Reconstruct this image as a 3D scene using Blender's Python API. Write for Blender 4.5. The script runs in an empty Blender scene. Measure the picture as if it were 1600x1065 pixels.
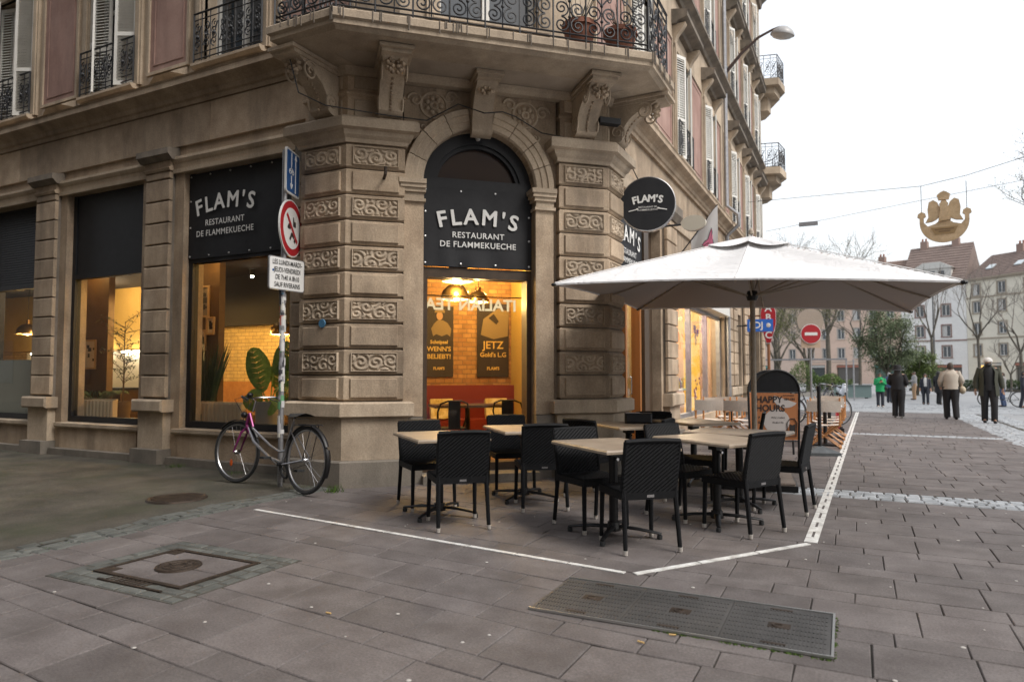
import bpy, bmesh, math, random
import numpy as np
from mathutils import Vector, Matrix
R = math.radians
random.seed(7)
rng = np.random.default_rng(11)
SC = bpy.context.scene
COL = SC.collection

# ------------------------------------------------------------------ camera
cd = bpy.data.cameras.new('camera')
cd.lens = 24; cd.sensor_width = 36; cd.clip_end = 900
cd.dof.use_dof = True; cd.dof.focus_distance = 6.6; cd.dof.aperture_fstop = 2.0
cam = bpy.data.objects.new('camera', cd); COL.objects.link(cam)
cam.location = (0, 0, 1.36)
cam.rotation_euler = (R(90 + 2.76), 0, R(26.75))
SC.camera = cam

# ------------------------------------------------------------------ overcast sky, weak veiled sun
SUN_EL, SUN_AZ = 50.0, 102.0
w = bpy.data.worlds.new('World'); SC.world = w; w.use_nodes = True
nt = w.node_tree; nt.nodes.clear()
out = nt.nodes.new('ShaderNodeOutputWorld')
sky = nt.nodes.new('ShaderNodeTexSky'); sky.sky_type = 'NISHITA'; sky.sun_disc = False
sky.sun_elevation = R(SUN_EL); sky.sun_rotation = R(SUN_AZ); sky.dust_density = 6; sky.air_density = 1.5
b1 = nt.nodes.new('ShaderNodeBackground'); b1.inputs[1].default_value = 0.05
nt.links.new(sky.outputs[0], b1.inputs[0])
tc = nt.nodes.new('ShaderNodeTexCoord')
cl = nt.nodes.new('ShaderNodeTexNoise'); cl.inputs['Scale'].default_value = 2.2; cl.inputs['Detail'].default_value = 5
mp = nt.nodes.new('ShaderNodeMapping'); mp.inputs['Scale'].default_value = (1, 1, 3)
nt.links.new(tc.outputs['Generated'], mp.inputs[0]); nt.links.new(mp.outputs[0], cl.inputs[0])
rp = nt.nodes.new('ShaderNodeValToRGB')
rp.color_ramp.elements[0].position = .3; rp.color_ramp.elements[0].color = (.80, .83, .88, 1)
rp.color_ramp.elements[1].position = .7; rp.color_ramp.elements[1].color = (.97, .98, 1.0, 1)
nt.links.new(cl.outputs[0], rp.inputs[0])
b2 = nt.nodes.new('ShaderNodeBackground'); b2.inputs[1].default_value = 0.68     # the even white cloud cover
nt.links.new(rp.outputs[0], b2.inputs[0])
ad = nt.nodes.new('ShaderNodeAddShader')
nt.links.new(b1.outputs[0], ad.inputs[0]); nt.links.new(b2.outputs[0], ad.inputs[1]); nt.links.new(ad.outputs[0], out.inputs[0])
sl = bpy.data.lights.new('sun', 'SUN'); sl.energy = 1.5; sl.angle = R(22); sl.color = (1, .98, .955)
sun = bpy.data.objects.new('sun', sl); COL.objects.link(sun)
_az = R(SUN_AZ)
sd = Vector((math.sin(_az) * math.cos(R(SUN_EL)), math.cos(_az) * math.cos(R(SUN_EL)), math.sin(R(SUN_EL))))
sun.rotation_euler = sd.to_track_quat('Z', 'Y').to_euler(); sun.location = (20, 20, 40)
vs = SC.view_settings
vs.view_transform = 'Standard'; vs.look = 'None'; vs.gamma = 1; vs.use_curve_mapping = False; vs.exposure = 0.58
SC.cycles.max_bounces = 7; SC.cycles.transparent_max_bounces = 16; SC.cycles.use_denoising = True
SC.cycles.caustics_reflective = False; SC.cycles.caustics_refractive = False
SC.cycles.sample_clamp_indirect = 4

# ------------------------------------------------------------------ mesh helpers
class Fr:                                  # a facade frame: s along the wall, d outwards, z up
    def __init__(s, O, u, n): s.O = Vector((O[0], O[1], 0)); s.u = Vector((u[0], u[1], 0)); s.n = Vector((n[0], n[1], 0))
    def P(s, a, d, z): return s.O + s.u * a + s.n * d + Vector((0, 0, z))
    def M(s, a, d, z):                     # local x along wall, local -y outwards, z up
        m = Matrix.Identity(4); x = s.u; y = -s.n
        for i in range(3): m[i][0] = x[i]; m[i][1] = y[i]; m[i][2] = (0, 0, 1)[i]
        m.translation = s.P(a, d, z); return m
WORLD = Fr((0, 0), (1, 0), (0, -1))
_ca, _sa = math.cos(R(43)), math.sin(R(43))
FC = Fr((-4.2, 7.58), (_ca, _sa), (_sa, -_ca))
FL = Fr((0, 7.0), (1, 0), (0, -1))
FR = Fr((-3.4, 0), (0, 1), (1, 0))

class MB:
    def __init__(s): s.v = []; s.f = []; s.m = []
    def add(s, vs_, fs, mi=0):
        k = len(s.v); s.v.extend([tuple(p) for p in vs_]); s.f.extend([tuple(i + k for i in f) for f in fs]); s.m.extend([mi] * len(fs)); return s
    def hexa(s, p, mi=0):                 # p: 8 points, bottom 4 then top 4 (ccw seen from above)
        return s.add(p, [(3, 2, 1, 0), (4, 5, 6, 7), (0, 1, 5, 4), (1, 2, 6, 5), (2, 3, 7, 6), (3, 0, 4, 7)], mi)
    def box(s, x0, x1, y0, y1, z0, z1, mi=0):
        return s.hexa([(x0, y0, z0), (x1, y0, z0), (x1, y1, z0), (x0, y1, z0), (x0, y0, z1), (x1, y0, z1), (x1, y1, z1), (x0, y1, z1)], mi)
    def fbox(s, F, s0, s1, d0, d1, z0, z1, mi=0):
        q = [F.P(a, d, z) for z in (z0, z1) for a, d in ((s0, d1), (s1, d1), (s1, d0), (s0, d0))]
        return s.hexa(q, mi)
    def cbox(s, F, s0, s1, d0, d1, z0, z1, c=.012, mi=0):   # box whose outer face is chamfered on its four edges
        a = [F.P(x, d0, z) for x, z in ((s0, z0), (s1, z0), (s1, z1), (s0, z1))]
        b = [F.P(x, d1 - c, z) for x, z in ((s0, z0), (s1, z0), (s1, z1), (s0, z1))]
        e = [F.P(x, d1, z) for x, z in ((s0 + c, z0 + c), (s1 - c, z0 + c), (s1 - c, z1 - c), (s0 + c, z1 - c))]
        fs = [(8, 9, 10, 11)]
        for i in range(4):
            j = (i + 1) % 4
            fs += [(i, j, 4 + j, 4 + i), (4 + i, 4 + j, 8 + j, 8 + i)]
        fs.append((3, 2, 1, 0))
        return s.add(a + b + e, fs, mi)
    def prism(s, poly, z0, z1, mi=0):
        n = len(poly); v = [(p[0], p[1], z0) for p in poly] + [(p[0], p[1], z1) for p in poly]
        f = [tuple(range(n - 1, -1, -1)), tuple(range(n, 2 * n))] + [(i, (i + 1) % n, n + (i + 1) % n, n + i) for i in range(n)]
        return s.add(v, f, mi)
    def fprism(s, F, poly, d0, d1, mi=0):  # poly in (s, z), extruded along d
        n = len(poly); v = [F.P(a, d1, z) for a, z in poly] + [F.P(a, d0, z) for a, z in poly]
        f = [tuple(range(n)), tuple(range(2 * n - 1, n - 1, -1))] + [(i, n + i, n + (i + 1) % n, (i + 1) % n) for i in range(n)]
        return s.add(v, f, mi)
    def sprof(s, F, poly, s0, s1, mi=0):   # poly in (d, z), extruded along s
        n = len(poly); v = [F.P(s0, d, z) for d, z in poly] + [F.P(s1, d, z) for d, z in poly]
        f = [tuple(range(n)), tuple(range(2 * n - 1, n - 1, -1))] + [(i, n + i, n + (i + 1) % n, (i + 1) % n) for i in range(n)]
        return s.add(v, f, mi)
    def sweep(s, path, prof, caps=True, mi=0):   # path in plan (outside on the right hand), prof (d, z) closed
        pts = [Vector((p[0], p[1])) for p in path]; n = len(pts); rows = []
        def nrm(a, b):
            t = (b - a).normalized(); return Vector((t.y, -t.x))
        for i, p in enumerate(pts):
            if i == 0: m = nrm(pts[0], pts[1])
            elif i == n - 1: m = nrm(pts[-2], pts[-1])
            else:
                a, b = nrm(pts[i - 1], p), nrm(p, pts[i + 1]); m = a + b; m = m / max(.15, m.dot(a))
            rows.append([(p.x + m.x * d, p.y + m.y * d, z) for d, z in prof])
        k = len(prof); v = [q for r in rows for q in r]; f = []
        for i in range(n - 1):
            for j in range(k):
                f.append((i * k + j, i * k + (j + 1) % k, (i + 1) * k + (j + 1) % k, (i + 1) * k + j))
        if caps: f += [tuple(range(k - 1, -1, -1)), tuple(range((n - 1) * k, n * k))]
        return s.add(v, f, mi)
    def tube(s, pts, r, n=6, mi=0, caps=True, flat=1.0):
        pts = [Vector(p) for p in pts]; m = len(pts)
        rr = r if isinstance(r, (list, tuple)) else [r] * m
        t = (pts[1] - pts[0]).normalized(); up = Vector((0, 0, 1)) if abs(t.z) < .9 else Vector((1, 0, 0))
        x = t.cross(up).normalized(); v = []; f = []
        for i, p in enumerate(pts):
            if i == 0: t = pts[1] - p
            elif i == m - 1: t = p - pts[i - 1]
            else: t = pts[i + 1] - pts[i - 1]
            if t.length < 1e-9: t = Vector((0, 0, 1))
            t.normalize(); x = x - t * x.dot(t)
            if x.length < 1e-6: x = t.orthogonal()
            x.normalize(); y = t.cross(x)
            for k in range(n):
                a = 2 * math.pi * k / n; v.append(p + (x * math.cos(a) + y * math.sin(a) * flat) * rr[i])
        for i in range(m - 1):
            for k in range(n):
                f.append((i * n + k, i * n + (k + 1) % n, (i + 1) * n + (k + 1) % n, (i + 1) * n + k))
        if caps: f += [tuple(range(n - 1, -1, -1)), tuple(range((m - 1) * n, m * n))]
        return s.add(v, f, mi)
    def ring(s, c, ax, rad, r, n=40, k=8, mi=0, squash=1.0):   # torus round axis ax
        ax = Vector(ax).normalized(); x = ax.orthogonal().normalized(); y = ax.cross(x); c = Vector(c); v = []; f = []
        for i in range(n):
            a = 2 * math.pi * i / n; e = x * math.cos(a) + y * math.sin(a)
            for j in range(k):
                b = 2 * math.pi * j / k; v.append(c + e * (rad + r * math.cos(b)) + ax * (r * squash * math.sin(b)))
        for i in range(n):
            for j in range(k):
                f.append((i * k + j, ((i + 1) % n) * k + j, ((i + 1) % n) * k + (j + 1) % k, i * k + (j + 1) % k))
        return s.add(v, f, mi)
    def lathe(s, prof, n=20, c=(0, 0, 0), ax=(0, 0, 1), mi=0):   # prof (r, h)
        ax = Vector(ax).normalized(); x = ax.orthogonal().normalized(); y = ax.cross(x); c = Vector(c); v = []; f = []
        k = len(prof)
        for i in range(n):
            a = 2 * math.pi * i / n; e = x * math.cos(a) + y * math.sin(a)
            for r, h in prof: v.append(c + e * r + ax * h)
        for i in range(n):
            for j in range(k - 1):
                f.append((i * k + j, ((i + 1) % n) * k + j, ((i + 1) % n) * k + j + 1, i * k + j + 1))
        return s.add(v, f, mi)
    def grid(s, fn, nu, nv, mi=0):
        v = [fn(i / nu, j / nv) for j in range(nv + 1) for i in range(nu + 1)]
        f = [(j * (nu + 1) + i, j * (nu + 1) + i + 1, (j + 1) * (nu + 1) + i + 1, (j + 1) * (nu + 1) + i) for j in range(nv) for i in range(nu)]
        return s.add(v, f, mi)
    def ball(s, c, rx, ry=None, rz=None, nu=12, nv=8, mi=0):
        ry = ry or rx; rz = rz or rx; c = Vector(c); v = []; f = []
        for j in range(nv + 1):
            b = math.pi * j / nv - math.pi / 2
            for i in range(nu):
                a = 2 * math.pi * i / nu
                v.append((c.x + rx * math.cos(a) * math.cos(b), c.y + ry * math.sin(a) * math.cos(b), c.z + rz * math.sin(b)))
        for j in range(nv):
            for i in range(nu): f.append((j * nu + i, j * nu + (i + 1) % nu, (j + 1) * nu + (i + 1) % nu, (j + 1) * nu + i))
        return s.add(v, f, mi)
    def xf(s, M):
        s.v = [tuple(M @ Vector(p)) for p in s.v]; return s
    def mesh(s, name, mats, smooth=False):
        me = bpy.data.meshes.new(name); me.from_pydata(s.v, [], s.f)
        for m in (mats if isinstance(mats, (list, tuple)) else [mats]): me.materials.append(m)
        if max(s.m, default=0) > 0: me.polygons.foreach_set('material_index', s.m)
        if smooth: me.polygons.foreach_set('use_smooth', [True] * len(me.polygons))
        me.update()
        if smooth:
            try: me.set_sharp_from_angle(angle=R(42))
            except Exception: pass
        return me
    def build(s, name, mats, parent=None, smooth=False, M=None):
        return put(name, s.mesh(name, mats, smooth), parent, M)

def put(name, me, parent=None, M=None):
    o = bpy.data.objects.new(name, me); COL.objects.link(o)
    if parent is not None: o.parent = parent
    if M is not None: o.matrix_local = M
    return o
def tag(o, label=None, cat=None, group=None, kind=None):
    if label: o['label'] = label
    if cat: o['category'] = cat
    if group: o['group'] = group
    if kind: o['kind'] = kind
    return o
def thing(name, label, cat, loc=(0, 0, 0), rz=0, group=None):
    o = bpy.data.objects.new(name, None); COL.objects.link(o); o.location = loc; o.rotation_euler = (0, 0, rz)
    o.empty_display_size = .1
    return tag(o, label, cat, group)
def dup(root, loc, rz, label, group=None):
    kids = [(c, list(c.children)) for c in root.children]
    r = root.copy(); COL.objects.link(r); r.location = loc; r.rotation_euler = (0, 0, rz); tag(r, label, None, group)
    for ch, gs in kids:
        c = ch.copy(); COL.objects.link(c); c.parent = r
        for g in gs:
            d = g.copy(); COL.objects.link(d); d.parent = c
    return r

FONT = None
_TC = {}
def text_mesh(body, size, bold=0.0, spacing=1.0, align='CENTER', depth=0.0):
    key_ = (body, size, bold, spacing, align)
    if key_ in _TC: return _TC[key_]
    cu = bpy.data.curves.new('t', 'FONT'); cu.body = body; cu.size = size; cu.align_x = align; cu.align_y = 'CENTER'
    cu.offset = bold; cu.space_character = spacing; cu.extrude = depth; cu.resolution_u = 3
    if FONT: cu.font = FONT
    o = bpy.data.objects.new('t', cu); COL.objects.link(o)
    dg = bpy.context.evaluated_depsgraph_get(); dg.update()
    me = o.evaluated_get(dg).to_mesh()
    v = [tuple(p.co) for p in me.vertices]; f = [tuple(p.vertices) for p in me.polygons]
    bpy.data.objects.remove(o); bpy.data.curves.remove(cu)
    _TC[key_] = (v, f)
    return v, f
def text_on(mb, F_or_M, body, size, bold=.0, spacing=1.0, dy=0, dx=0, sx=1.0, align='CENTER', rot=0, mi=0, lift=.004):
    v, f = text_mesh(body, size, bold, spacing, align)
    c, s_ = math.cos(rot), math.sin(rot); q = []
    for x, y, z in v:
        x *= sx; X = x * c - y * s_ + dx; Y = x * s_ + y * c + dy
        q.append(F_or_M @ Vector((X, -lift, Y)))
    mb.add(q, f, mi)
def arc_text(mb, M, body, size, width, rise, y0, bold, mi=0, lift=.004, droop=0):
    """letters one by one along a shallow arch"""
    adv = []
    wid = {'F': .58, 'L': .54, 'A': .72, 'M': .86, "'": .28, 'S': .62}
    for ch in body: adv.append(wid.get(ch, .65))
    tot = sum(adv); x = 0
    for ch, a in zip(body, adv):
        t = (x + a / 2) / tot * 2 - 1; x += a
        yy = y0 + rise * (1 - t * t); sl = math.atan2(-2 * rise * t, width / 2)
        for q, (ox, oy) in enumerate(((0, 0), (bold, 0), (-bold, 0), (0, bold), (0, -bold), (bold * .7, bold * .7), (-bold * .7, bold * .7), (bold * .7, -bold * .7), (-bold * .7, -bold * .7))):
            text_on(mb, M, ch, size, 0, dx=t * width / 2 + ox, dy=yy + oy, rot=sl, mi=mi, lift=lift + q * .0004)
# ------------------------------------------------------------------ materials
def nodes(name):
    m = bpy.data.materials.new(name); m.use_nodes = True
    return m, m.node_tree, m.node_tree.nodes['Principled BSDF']
def N(t, k, **kw):
    n = t.nodes.new(k)
    for a, b in kw.items():
        if a in n.inputs: n.inputs[a].default_value = b
        else: setattr(n, a, b)
    return n
def rgb(c): return (c[0], c[1], c[2], 1)
def plain(name, c, rough=.6, metal=0, spec=.5, emit=None, es=0):
    m, t, b = nodes(name); b.inputs['Base Color'].default_value = rgb(c); b.inputs['Roughness'].default_value = rough
    b.inputs['Metallic'].default_value = metal; b.inputs['Specular IOR Level'].default_value = spec
    if emit: b.inputs['Emission Color'].default_value = rgb(emit); b.inputs['Emission Strength'].default_value = es
    return m
def mottled(name, c1, c2, scale=3, rough=.8, bump=.3, bscale=40, vary=.0, stain=None, sstr=0, sscale=(1.2, 1.2, .25), metal=0, spec=.4, bdist=.01, detail=6, fine=.12, grime=None):
    """two-tone noise, fine grain, optional vertical streak stains, optional per-piece variation"""
    m, t, b = nodes(name); L = t.links.new
    tc = N(t, 'ShaderNodeTexCoord'); geo = N(t, 'ShaderNodeNewGeometry')
    n1 = N(t, 'ShaderNodeTexNoise', Scale=scale, Detail=detail, Roughness=.6)
    pos = geo.outputs['Position']; L(pos, n1.inputs['Vector'])
    r1 = N(t, 'ShaderNodeValToRGB'); r1.color_ramp.elements[0].position = .32; r1.color_ramp.elements[1].position = .68
    r1.color_ramp.elements[0].color = rgb(c1); r1.color_ramp.elements[1].color = rgb(c2)
    L(n1.outputs[0], r1.inputs[0]); col = r1.outputs[0]
    n2 = N(t, 'ShaderNodeTexNoise', Scale=bscale, Detail=4, Roughness=.7); L(pos, n2.inputs['Vector'])
    if fine:
        mr = N(t, 'ShaderNodeMapRange'); mr.inputs[1].default_value = .25; mr.inputs[2].default_value = .75
        mr.inputs[3].default_value = 1 - fine * 1.6; mr.inputs[4].default_value = 1 + fine * 1.6; L(n2.outputs[0], mr.inputs[0])
        mx = N(t, 'ShaderNodeVectorMath', operation='SCALE'); L(col, mx.inputs[0]); L(mr.outputs[0], mx.inputs['Scale']); col = mx.outputs[0]
    if stain:
        mp_ = N(t, 'ShaderNodeMapping'); mp_.inputs['Scale'].default_value = sscale; L(pos, mp_.inputs[0])
        n3 = N(t, 'ShaderNodeTexNoise', Scale=1.6, Detail=7, Roughness=.65); L(mp_.outputs[0], n3.inputs['Vector'])
        r3 = N(t, 'ShaderNodeValToRGB'); r3.color_ramp.elements[0].position = .46; r3.color_ramp.elements[1].position = .72
        r3.color_ramp.elements[0].color = (0, 0, 0, 1); r3.color_ramp.elements[1].color = (sstr, sstr, sstr, 1); L(n3.outputs[0], r3.inputs[0])
        mx = N(t, 'ShaderNodeMix', data_type='RGBA'); L(r3.outputs[0], mx.inputs[0]); L(col, mx.inputs[6]); mx.inputs[7].default_value = rgb(stain); col = mx.outputs[2]
    if vary:
        oi = N(t, 'ShaderNodeObjectInfo'); ad_ = N(t, 'ShaderNodeMath', operation='ADD'); L(oi.outputs['Random'], ad_.inputs[0]); L(geo.outputs['Random Per Island'], ad_.inputs[1])
        fr = N(t, 'ShaderNodeMath', operation='FRACT'); L(ad_.outputs[0], fr.inputs[0])
        mr = N(t, 'ShaderNodeMapRange'); mr.inputs[3].default_value = 1 - vary; mr.inputs[4].default_value = 1 + vary; L(fr.outputs[0], mr.inputs[0])
        mx = N(t, 'ShaderNodeVectorMath', operation='SCALE'); L(col, mx.inputs[0]); L(mr.outputs[0], mx.inputs['Scale']); col = mx.outputs[0]
    L(col, b.inputs['Base Color']); b.inputs['Roughness'].default_value = rough; b.inputs['Metallic'].default_value = metal
    b.inputs['Specular IOR Level'].default_value = spec
    if bump:
        bp = N(t, 'ShaderNodeBump', Strength=bump, Distance=bdist); L(n2.outputs[0], bp.inputs['Height']); L(bp.outputs[0], b.inputs['Normal'])
    return m
def glass_mat(name, tint=(1, 1, 1), refl=.06, rough=.0, ior=1.5):
    m = bpy.data.materials.new(name); m.use_nodes = True; t = m.node_tree; t.nodes.clear(); L = t.links.new
    o = N(t, 'ShaderNodeOutputMaterial'); tr = N(t, 'ShaderNodeBsdfTransparent'); tr.inputs[0].default_value = rgb(tint)
    gl = N(t, 'ShaderNodeBsdfGlossy'); gl.inputs['Roughness'].default_value = rough; gl.inputs[0].default_value = (.95, .97, 1, 1)
    lw = N(t, 'ShaderNodeLayerWeight', Blend=.5); mx = N(t, 'ShaderNodeMixShader')
    pw_ = N(t, 'ShaderNodeMath', operation='POWER'); L(lw.outputs['Facing'], pw_.inputs[0]); pw_.inputs[1].default_value = 4.5
    ad_ = N(t, 'ShaderNodeMath', operation='MULTIPLY_ADD'); L(pw_.outputs[0], ad_.inputs[0]); ad_.inputs[1].default_value = .55; ad_.inputs[2].default_value = refl
    L(ad_.outputs[0], mx.inputs[0]); L(tr.outputs[0], mx.inputs[1]); L(gl.outputs[0], mx.inputs[2]); L(mx.outputs[0], o.inputs[0])
    return m
def brickmat(name, c1, c2, mortar, w_, h_, rough=.5, bump=.4, mort=.012, offset=.5, vary=0, axis='xz', spec=.4):
    m, t, b = nodes(name); L = t.links.new
    tc = N(t, 'ShaderNodeTexCoord'); sp = N(t, 'ShaderNodeSeparateXYZ'); L(tc.outputs['Object'], sp.inputs[0])
    cb = N(t, 'ShaderNodeCombineXYZ')
    if axis == 'xz':
        ad_ = N(t, 'ShaderNodeMath', operation='ADD'); L(sp.outputs[0], ad_.inputs[0]); L(sp.outputs[1], ad_.inputs[1]); L(ad_.outputs[0], cb.inputs[0]); L(sp.outputs[2], cb.inputs[1])
    else: L(sp.outputs[0], cb.inputs[0]); L(sp.outputs[1], cb.inputs[1])
    bk = N(t, 'ShaderNodeTexBrick'); bk.offset = offset; bk.inputs['Scale'].default_value = 1; bk.inputs['Brick Width'].default_value = w_; bk.inputs['Row Height'].default_value = h_
    bk.inputs['Mortar Size'].default_value = mort; bk.inputs['Color1'].default_value = rgb(c1); bk.inputs['Color2'].default_value = rgb(c2); bk.inputs['Mortar'].default_value = rgb(mortar)
    bk.inputs['Mortar Smooth'].default_value = .2
    L(cb.outputs[0], bk.inputs['Vector'])
    ns = N(t, 'ShaderNodeTexNoise', Scale=9, Detail=5); L(tc.outputs['Object'], ns.inputs['Vector'])
    mr = N(t, 'ShaderNodeMapRange'); mr.inputs[3].default_value = .55; mr.inputs[4].default_value = 1.4; L(ns.outputs[0], mr.inputs[0])
    mx = N(t, 'ShaderNodeVectorMath', operation='SCALE'); L(bk.outputs['Color'], mx.inputs[0]); L(mr.outputs[0], mx.inputs['Scale'])
    L(mx.outputs[0], b.inputs['Base Color']); b.inputs['Roughness'].default_value = rough; b.inputs['Specular IOR Level'].default_value = spec
    iv = N(t, 'ShaderNodeMath', operation='SUBTRACT'); iv.inputs[0].default_value = 1; L(bk.outputs['Fac'], iv.inputs[1])
    bp = N(t, 'ShaderNodeBump', Strength=bump, Distance=.008); L(iv.outputs[0], bp.inputs['Height']); L(bp.outputs[0], b.inputs['Normal'])
    return m
def emis(name, c, s):
    return plain(name, (0, 0, 0), .5, emit=c, es=s)

STONE = mottled('sandstone', (.295, .22, .152), (.48, .378, .272), 2.1, .85, .5, 48, vary=.2, stain=(.085, .068, .052), sstr=.6, fine=.16)
STONE2 = mottled('sandstone_pale', (.36, .285, .208), (.50, .408, .305), 1.9, .85, .4, 50, vary=.14, stain=(.12, .098, .078), sstr=.55, fine=.13)
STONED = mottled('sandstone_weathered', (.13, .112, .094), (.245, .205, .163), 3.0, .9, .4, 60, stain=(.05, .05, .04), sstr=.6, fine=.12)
PLINTH = mottled('plinth_stone', (.15, .135, .115), (.235, .205, .17), 2.2, .85, .4, 60, vary=.08, stain=(.07, .065, .05), sstr=.5)
RENDERED = mottled('pink_render', (.29, .175, .145), (.40, .265, .222), 1.3, .9, .25, 45, stain=(.13, .08, .07), sstr=.6, fine=.06)
SOFFIT = mottled('soffit_stone', (.30, .25, .195), (.37, .305, .24), 2, .85, .15, 40, stain=(.14, .11, .09), sstr=.4, fine=.05)
IRON = mottled('wrought_iron', (.012, .013, .016), (.028, .029, .033), 20, .5, .2, 120, spec=.5)
WHITEW = mottled('white_shutter', (.62, .61, .57), (.72, .71, .67), 4, .6, .1, 60, fine=.05)
GLASSD = plain('upper_glass', (.035, .045, .055), .06, spec=.8)
CURTAIN = mottled('curtain', (.45, .44, .42), (.6, .59, .57), 5, .9, .2, 20)
GLASS = glass_mat('shop_glass', (.97, .97, .96), .018)
GLASS2 = glass_mat('shop_glass_clear', (.97, .98, .98), .12)
BLACKF = mottled('black_frame', (.006, .007, .009), (.011, .012, .015), 9, .55, .05, 80)
BROWNF = mottled('brown_frame', (.05, .034, .022), (.075, .05, .032), 9, .4, .05, 80)
BANNER = mottled('black_banner', (.009, .0095, .012), (.017, .018, .021), 2.5, .6, .1, 3.2, bdist=.05, fine=.06, spec=.35)
PRINTW = plain('white_print', (.72, .72, .70), .6)
STUD = plain('stud', (.7, .7, .7), .3, .6)
SLAB = mottled('paving_slab', (.102, .088, .084), (.154, .137, .131), 3.2, .75, .7, 75, vary=.13, stain=(.068, .058, .053), sstr=.6, sscale=(1.3, 1.3, 1.3), bdist=.004, fine=.24, spec=.3)
JOINT = mottled('joint_sand', (.05, .046, .038), (.085, .078, .065), 8, .95, .5, 90)
ASPHALT = mottled('worn_asphalt', (.038, .034, .027), (.095, .084, .066), 1.6, .9, 1.0, 70, stain=(.035, .042, .02), sstr=.75, sscale=(.8, .8, .8), bdist=.008, fine=.42)
COBBLE = mottled('pale_cobble', (.23, .245, .26), (.36, .38, .40), 5, .6, .4, 60, vary=.22, bdist=.006)
COBBLED = mottled('dark_cobble', (.062, .066, .060), (.115, .118, .107), 4, .75, .5, 60, vary=.2, bdist=.008)
PLAZA = mottled('plaza_cobbles', (.20, .205, .21), (.28, .285, .29), .35, .6, .4, 14, fine=.1)
CASTIRON = mottled('cast_iron', (.035, .026, .02), (.075, .055, .042), 12, .6, .5, 90, metal=.5)
HATCHM = mottled('hatch_steel', (.075, .073, .070), (.125, .12, .115), 2, .5, .3, 90, metal=.45)
ALU = plain('aluminium_frame', (.45, .45, .44), .35, .8)
TAPE = mottled('white_tape', (.50, .49, .46), (.72, .72, .70), 14, .6, .25, 60, stain=(.28, .26, .24), sstr=.8, sscale=(5, 5, 5), fine=.14)
WICKER = mottled('wicker', (.0028, .003, .0036), (.0065, .007, .0085), 30, .6, .5, 200, spec=.2, bdist=.004)
BLACKM = mottled('black_metal', (.005, .005, .006), (.012, .012, .013), 20, .42, .1, 100)
FERRULE = plain('leg_cap', (.5, .47, .43), .4, .3)
TOPW = mottled('table_laminate', (.25, .195, .145), (.36, .295, .225), 5, .38, .12, 30, vary=.06, fine=.06, spec=.5)
CANVASW = mottled('parasol_canvas', (.70, .69, .68), (.78, .77, .76), 1.2, .85, .25, 18, fine=.03, bdist=.01)
POLEM = mottled('parasol_pole', (.30, .25, .19), (.40, .34, .27), 8, .5, .05, 60)
WOODB = mottled('varnished_beech', (.38, .17, .06), (.52, .25, .09), 6, .45, .1, 40)
CREAM = mottled('cream_canvas', (.52, .46, .40), (.62, .56, .49), 4, .85, .2, 60)
RUBBER = mottled('rubber', (.016, .017, .018), (.034, .035, .036), 12, .75, .3, 80)
CHROME = plain('chrome', (.55, .55, .56), .22, 1)
GREYM = mottled('galvanised', (.24, .24, .25), (.34, .34, .35), 10, .45, .1, 60, metal=.6)
# ------------------------------------------------------------------ ground
def gz(y):                                   # the square lies a little lower than the street
    return -.24 * min(1, max(0, (y - 28.2) / 6.5))
def sheet(x0, x1, ys, z):
    m = MB(); v = [(x, y, z + gz(y)) for y in ys for x in (x0, x1)]
    return m.add(v, [(2 * i, 2 * i + 1, 2 * i + 3, 2 * i + 2) for i in range(len(ys) - 1)])
g = sheet(-160, 220, (-60, 28.2, 34.7, 260), -.014)
tag(g.build('ground', JOINT), kind='structure')
pav = bpy.data.objects.new('pavement', None); COL.objects.link(pav); tag(pav, kind='structure')

def warp(x, y):
    k = max(0.0, -1.2 - x); return x, y + .105 * k - .004 * k * k
HOLES = []
def in_hole(x0, x1, y0, y1):
    for a, b, c, d in HOLES:
        if x0 > a - .02 and x1 < b + .02 and y0 > c - .02 and y1 < d + .02: return True
    return False
def slab(mb, x0, x1, y0, y1, z, b=.005, gap=.003, wf=warp, thick=.03, jit=.003):
    c = []
    for (x, y, sx, sy) in ((x0, y0, 1, 1), (x1, y0, -1, 1), (x1, y1, -1, -1), (x0, y1, 1, -1)):
        X, Y = wf(x, y); c.append((X + sx * gap + random.uniform(-jit, jit), Y + sy * gap + random.uniform(-jit, jit), sx, sy))
    tz = [z + random.uniform(-.0015, .0015) for _ in c]
    lo = [(p[0], p[1], z - thick) for p in c]; mid = [(p[0], p[1], t - b) for p, t in zip(c, tz)]
    top = [(p[0] + p[2] * b, p[1] + p[3] * b, t) for p, t in zip(c, tz)]
    f = [(8, 9, 10, 11)]
    for i in range(4):
        j = (i + 1) % 4; f += [(i, j, 4 + j, 4 + i), (4 + i, 4 + j, 8 + j, 8 + i)]
    mb.add(lo + mid + top, f)
slabs = []
def courses(xa, xb, ya, yb, start=0, wide=(.42, .44), narrow=(.19, .22), lw=(.42, .58), ln=(.30, .48)):
    y = ya; k = start
    while y < yb:
        h = random.uniform(*wide) if k % 2 == 0 else random.uniform(*narrow)
        h = min(h, yb - y) if yb - y - h > .08 else yb - y
        x = xa - random.uniform(0, .5)
        while x < xb:
            l = random.uniform(*(lw if k % 2 == 0 else ln)); x1 = x + l
            if xb - x1 < .15: x1 = xb
            slabs.append((max(x, xa), min(x1, xb), y, y + h)); x = x1
        y += h; k += 1
XE = -5.80                                  # edge of the asphalt
courses(XE + .16, 4.2, 1.0, 8.42)
courses(-3.4, 4.2, 9.02, 17.3, wide=(.36, .4), narrow=(.3, .36), lw=(.42, .52), ln=(.4, .5))
courses(-3.4, 2.75, 17.75, 27.6, wide=(.36, .4), narrow=(.3, .36), lw=(.42, .52), ln=(.4, .5))
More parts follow.
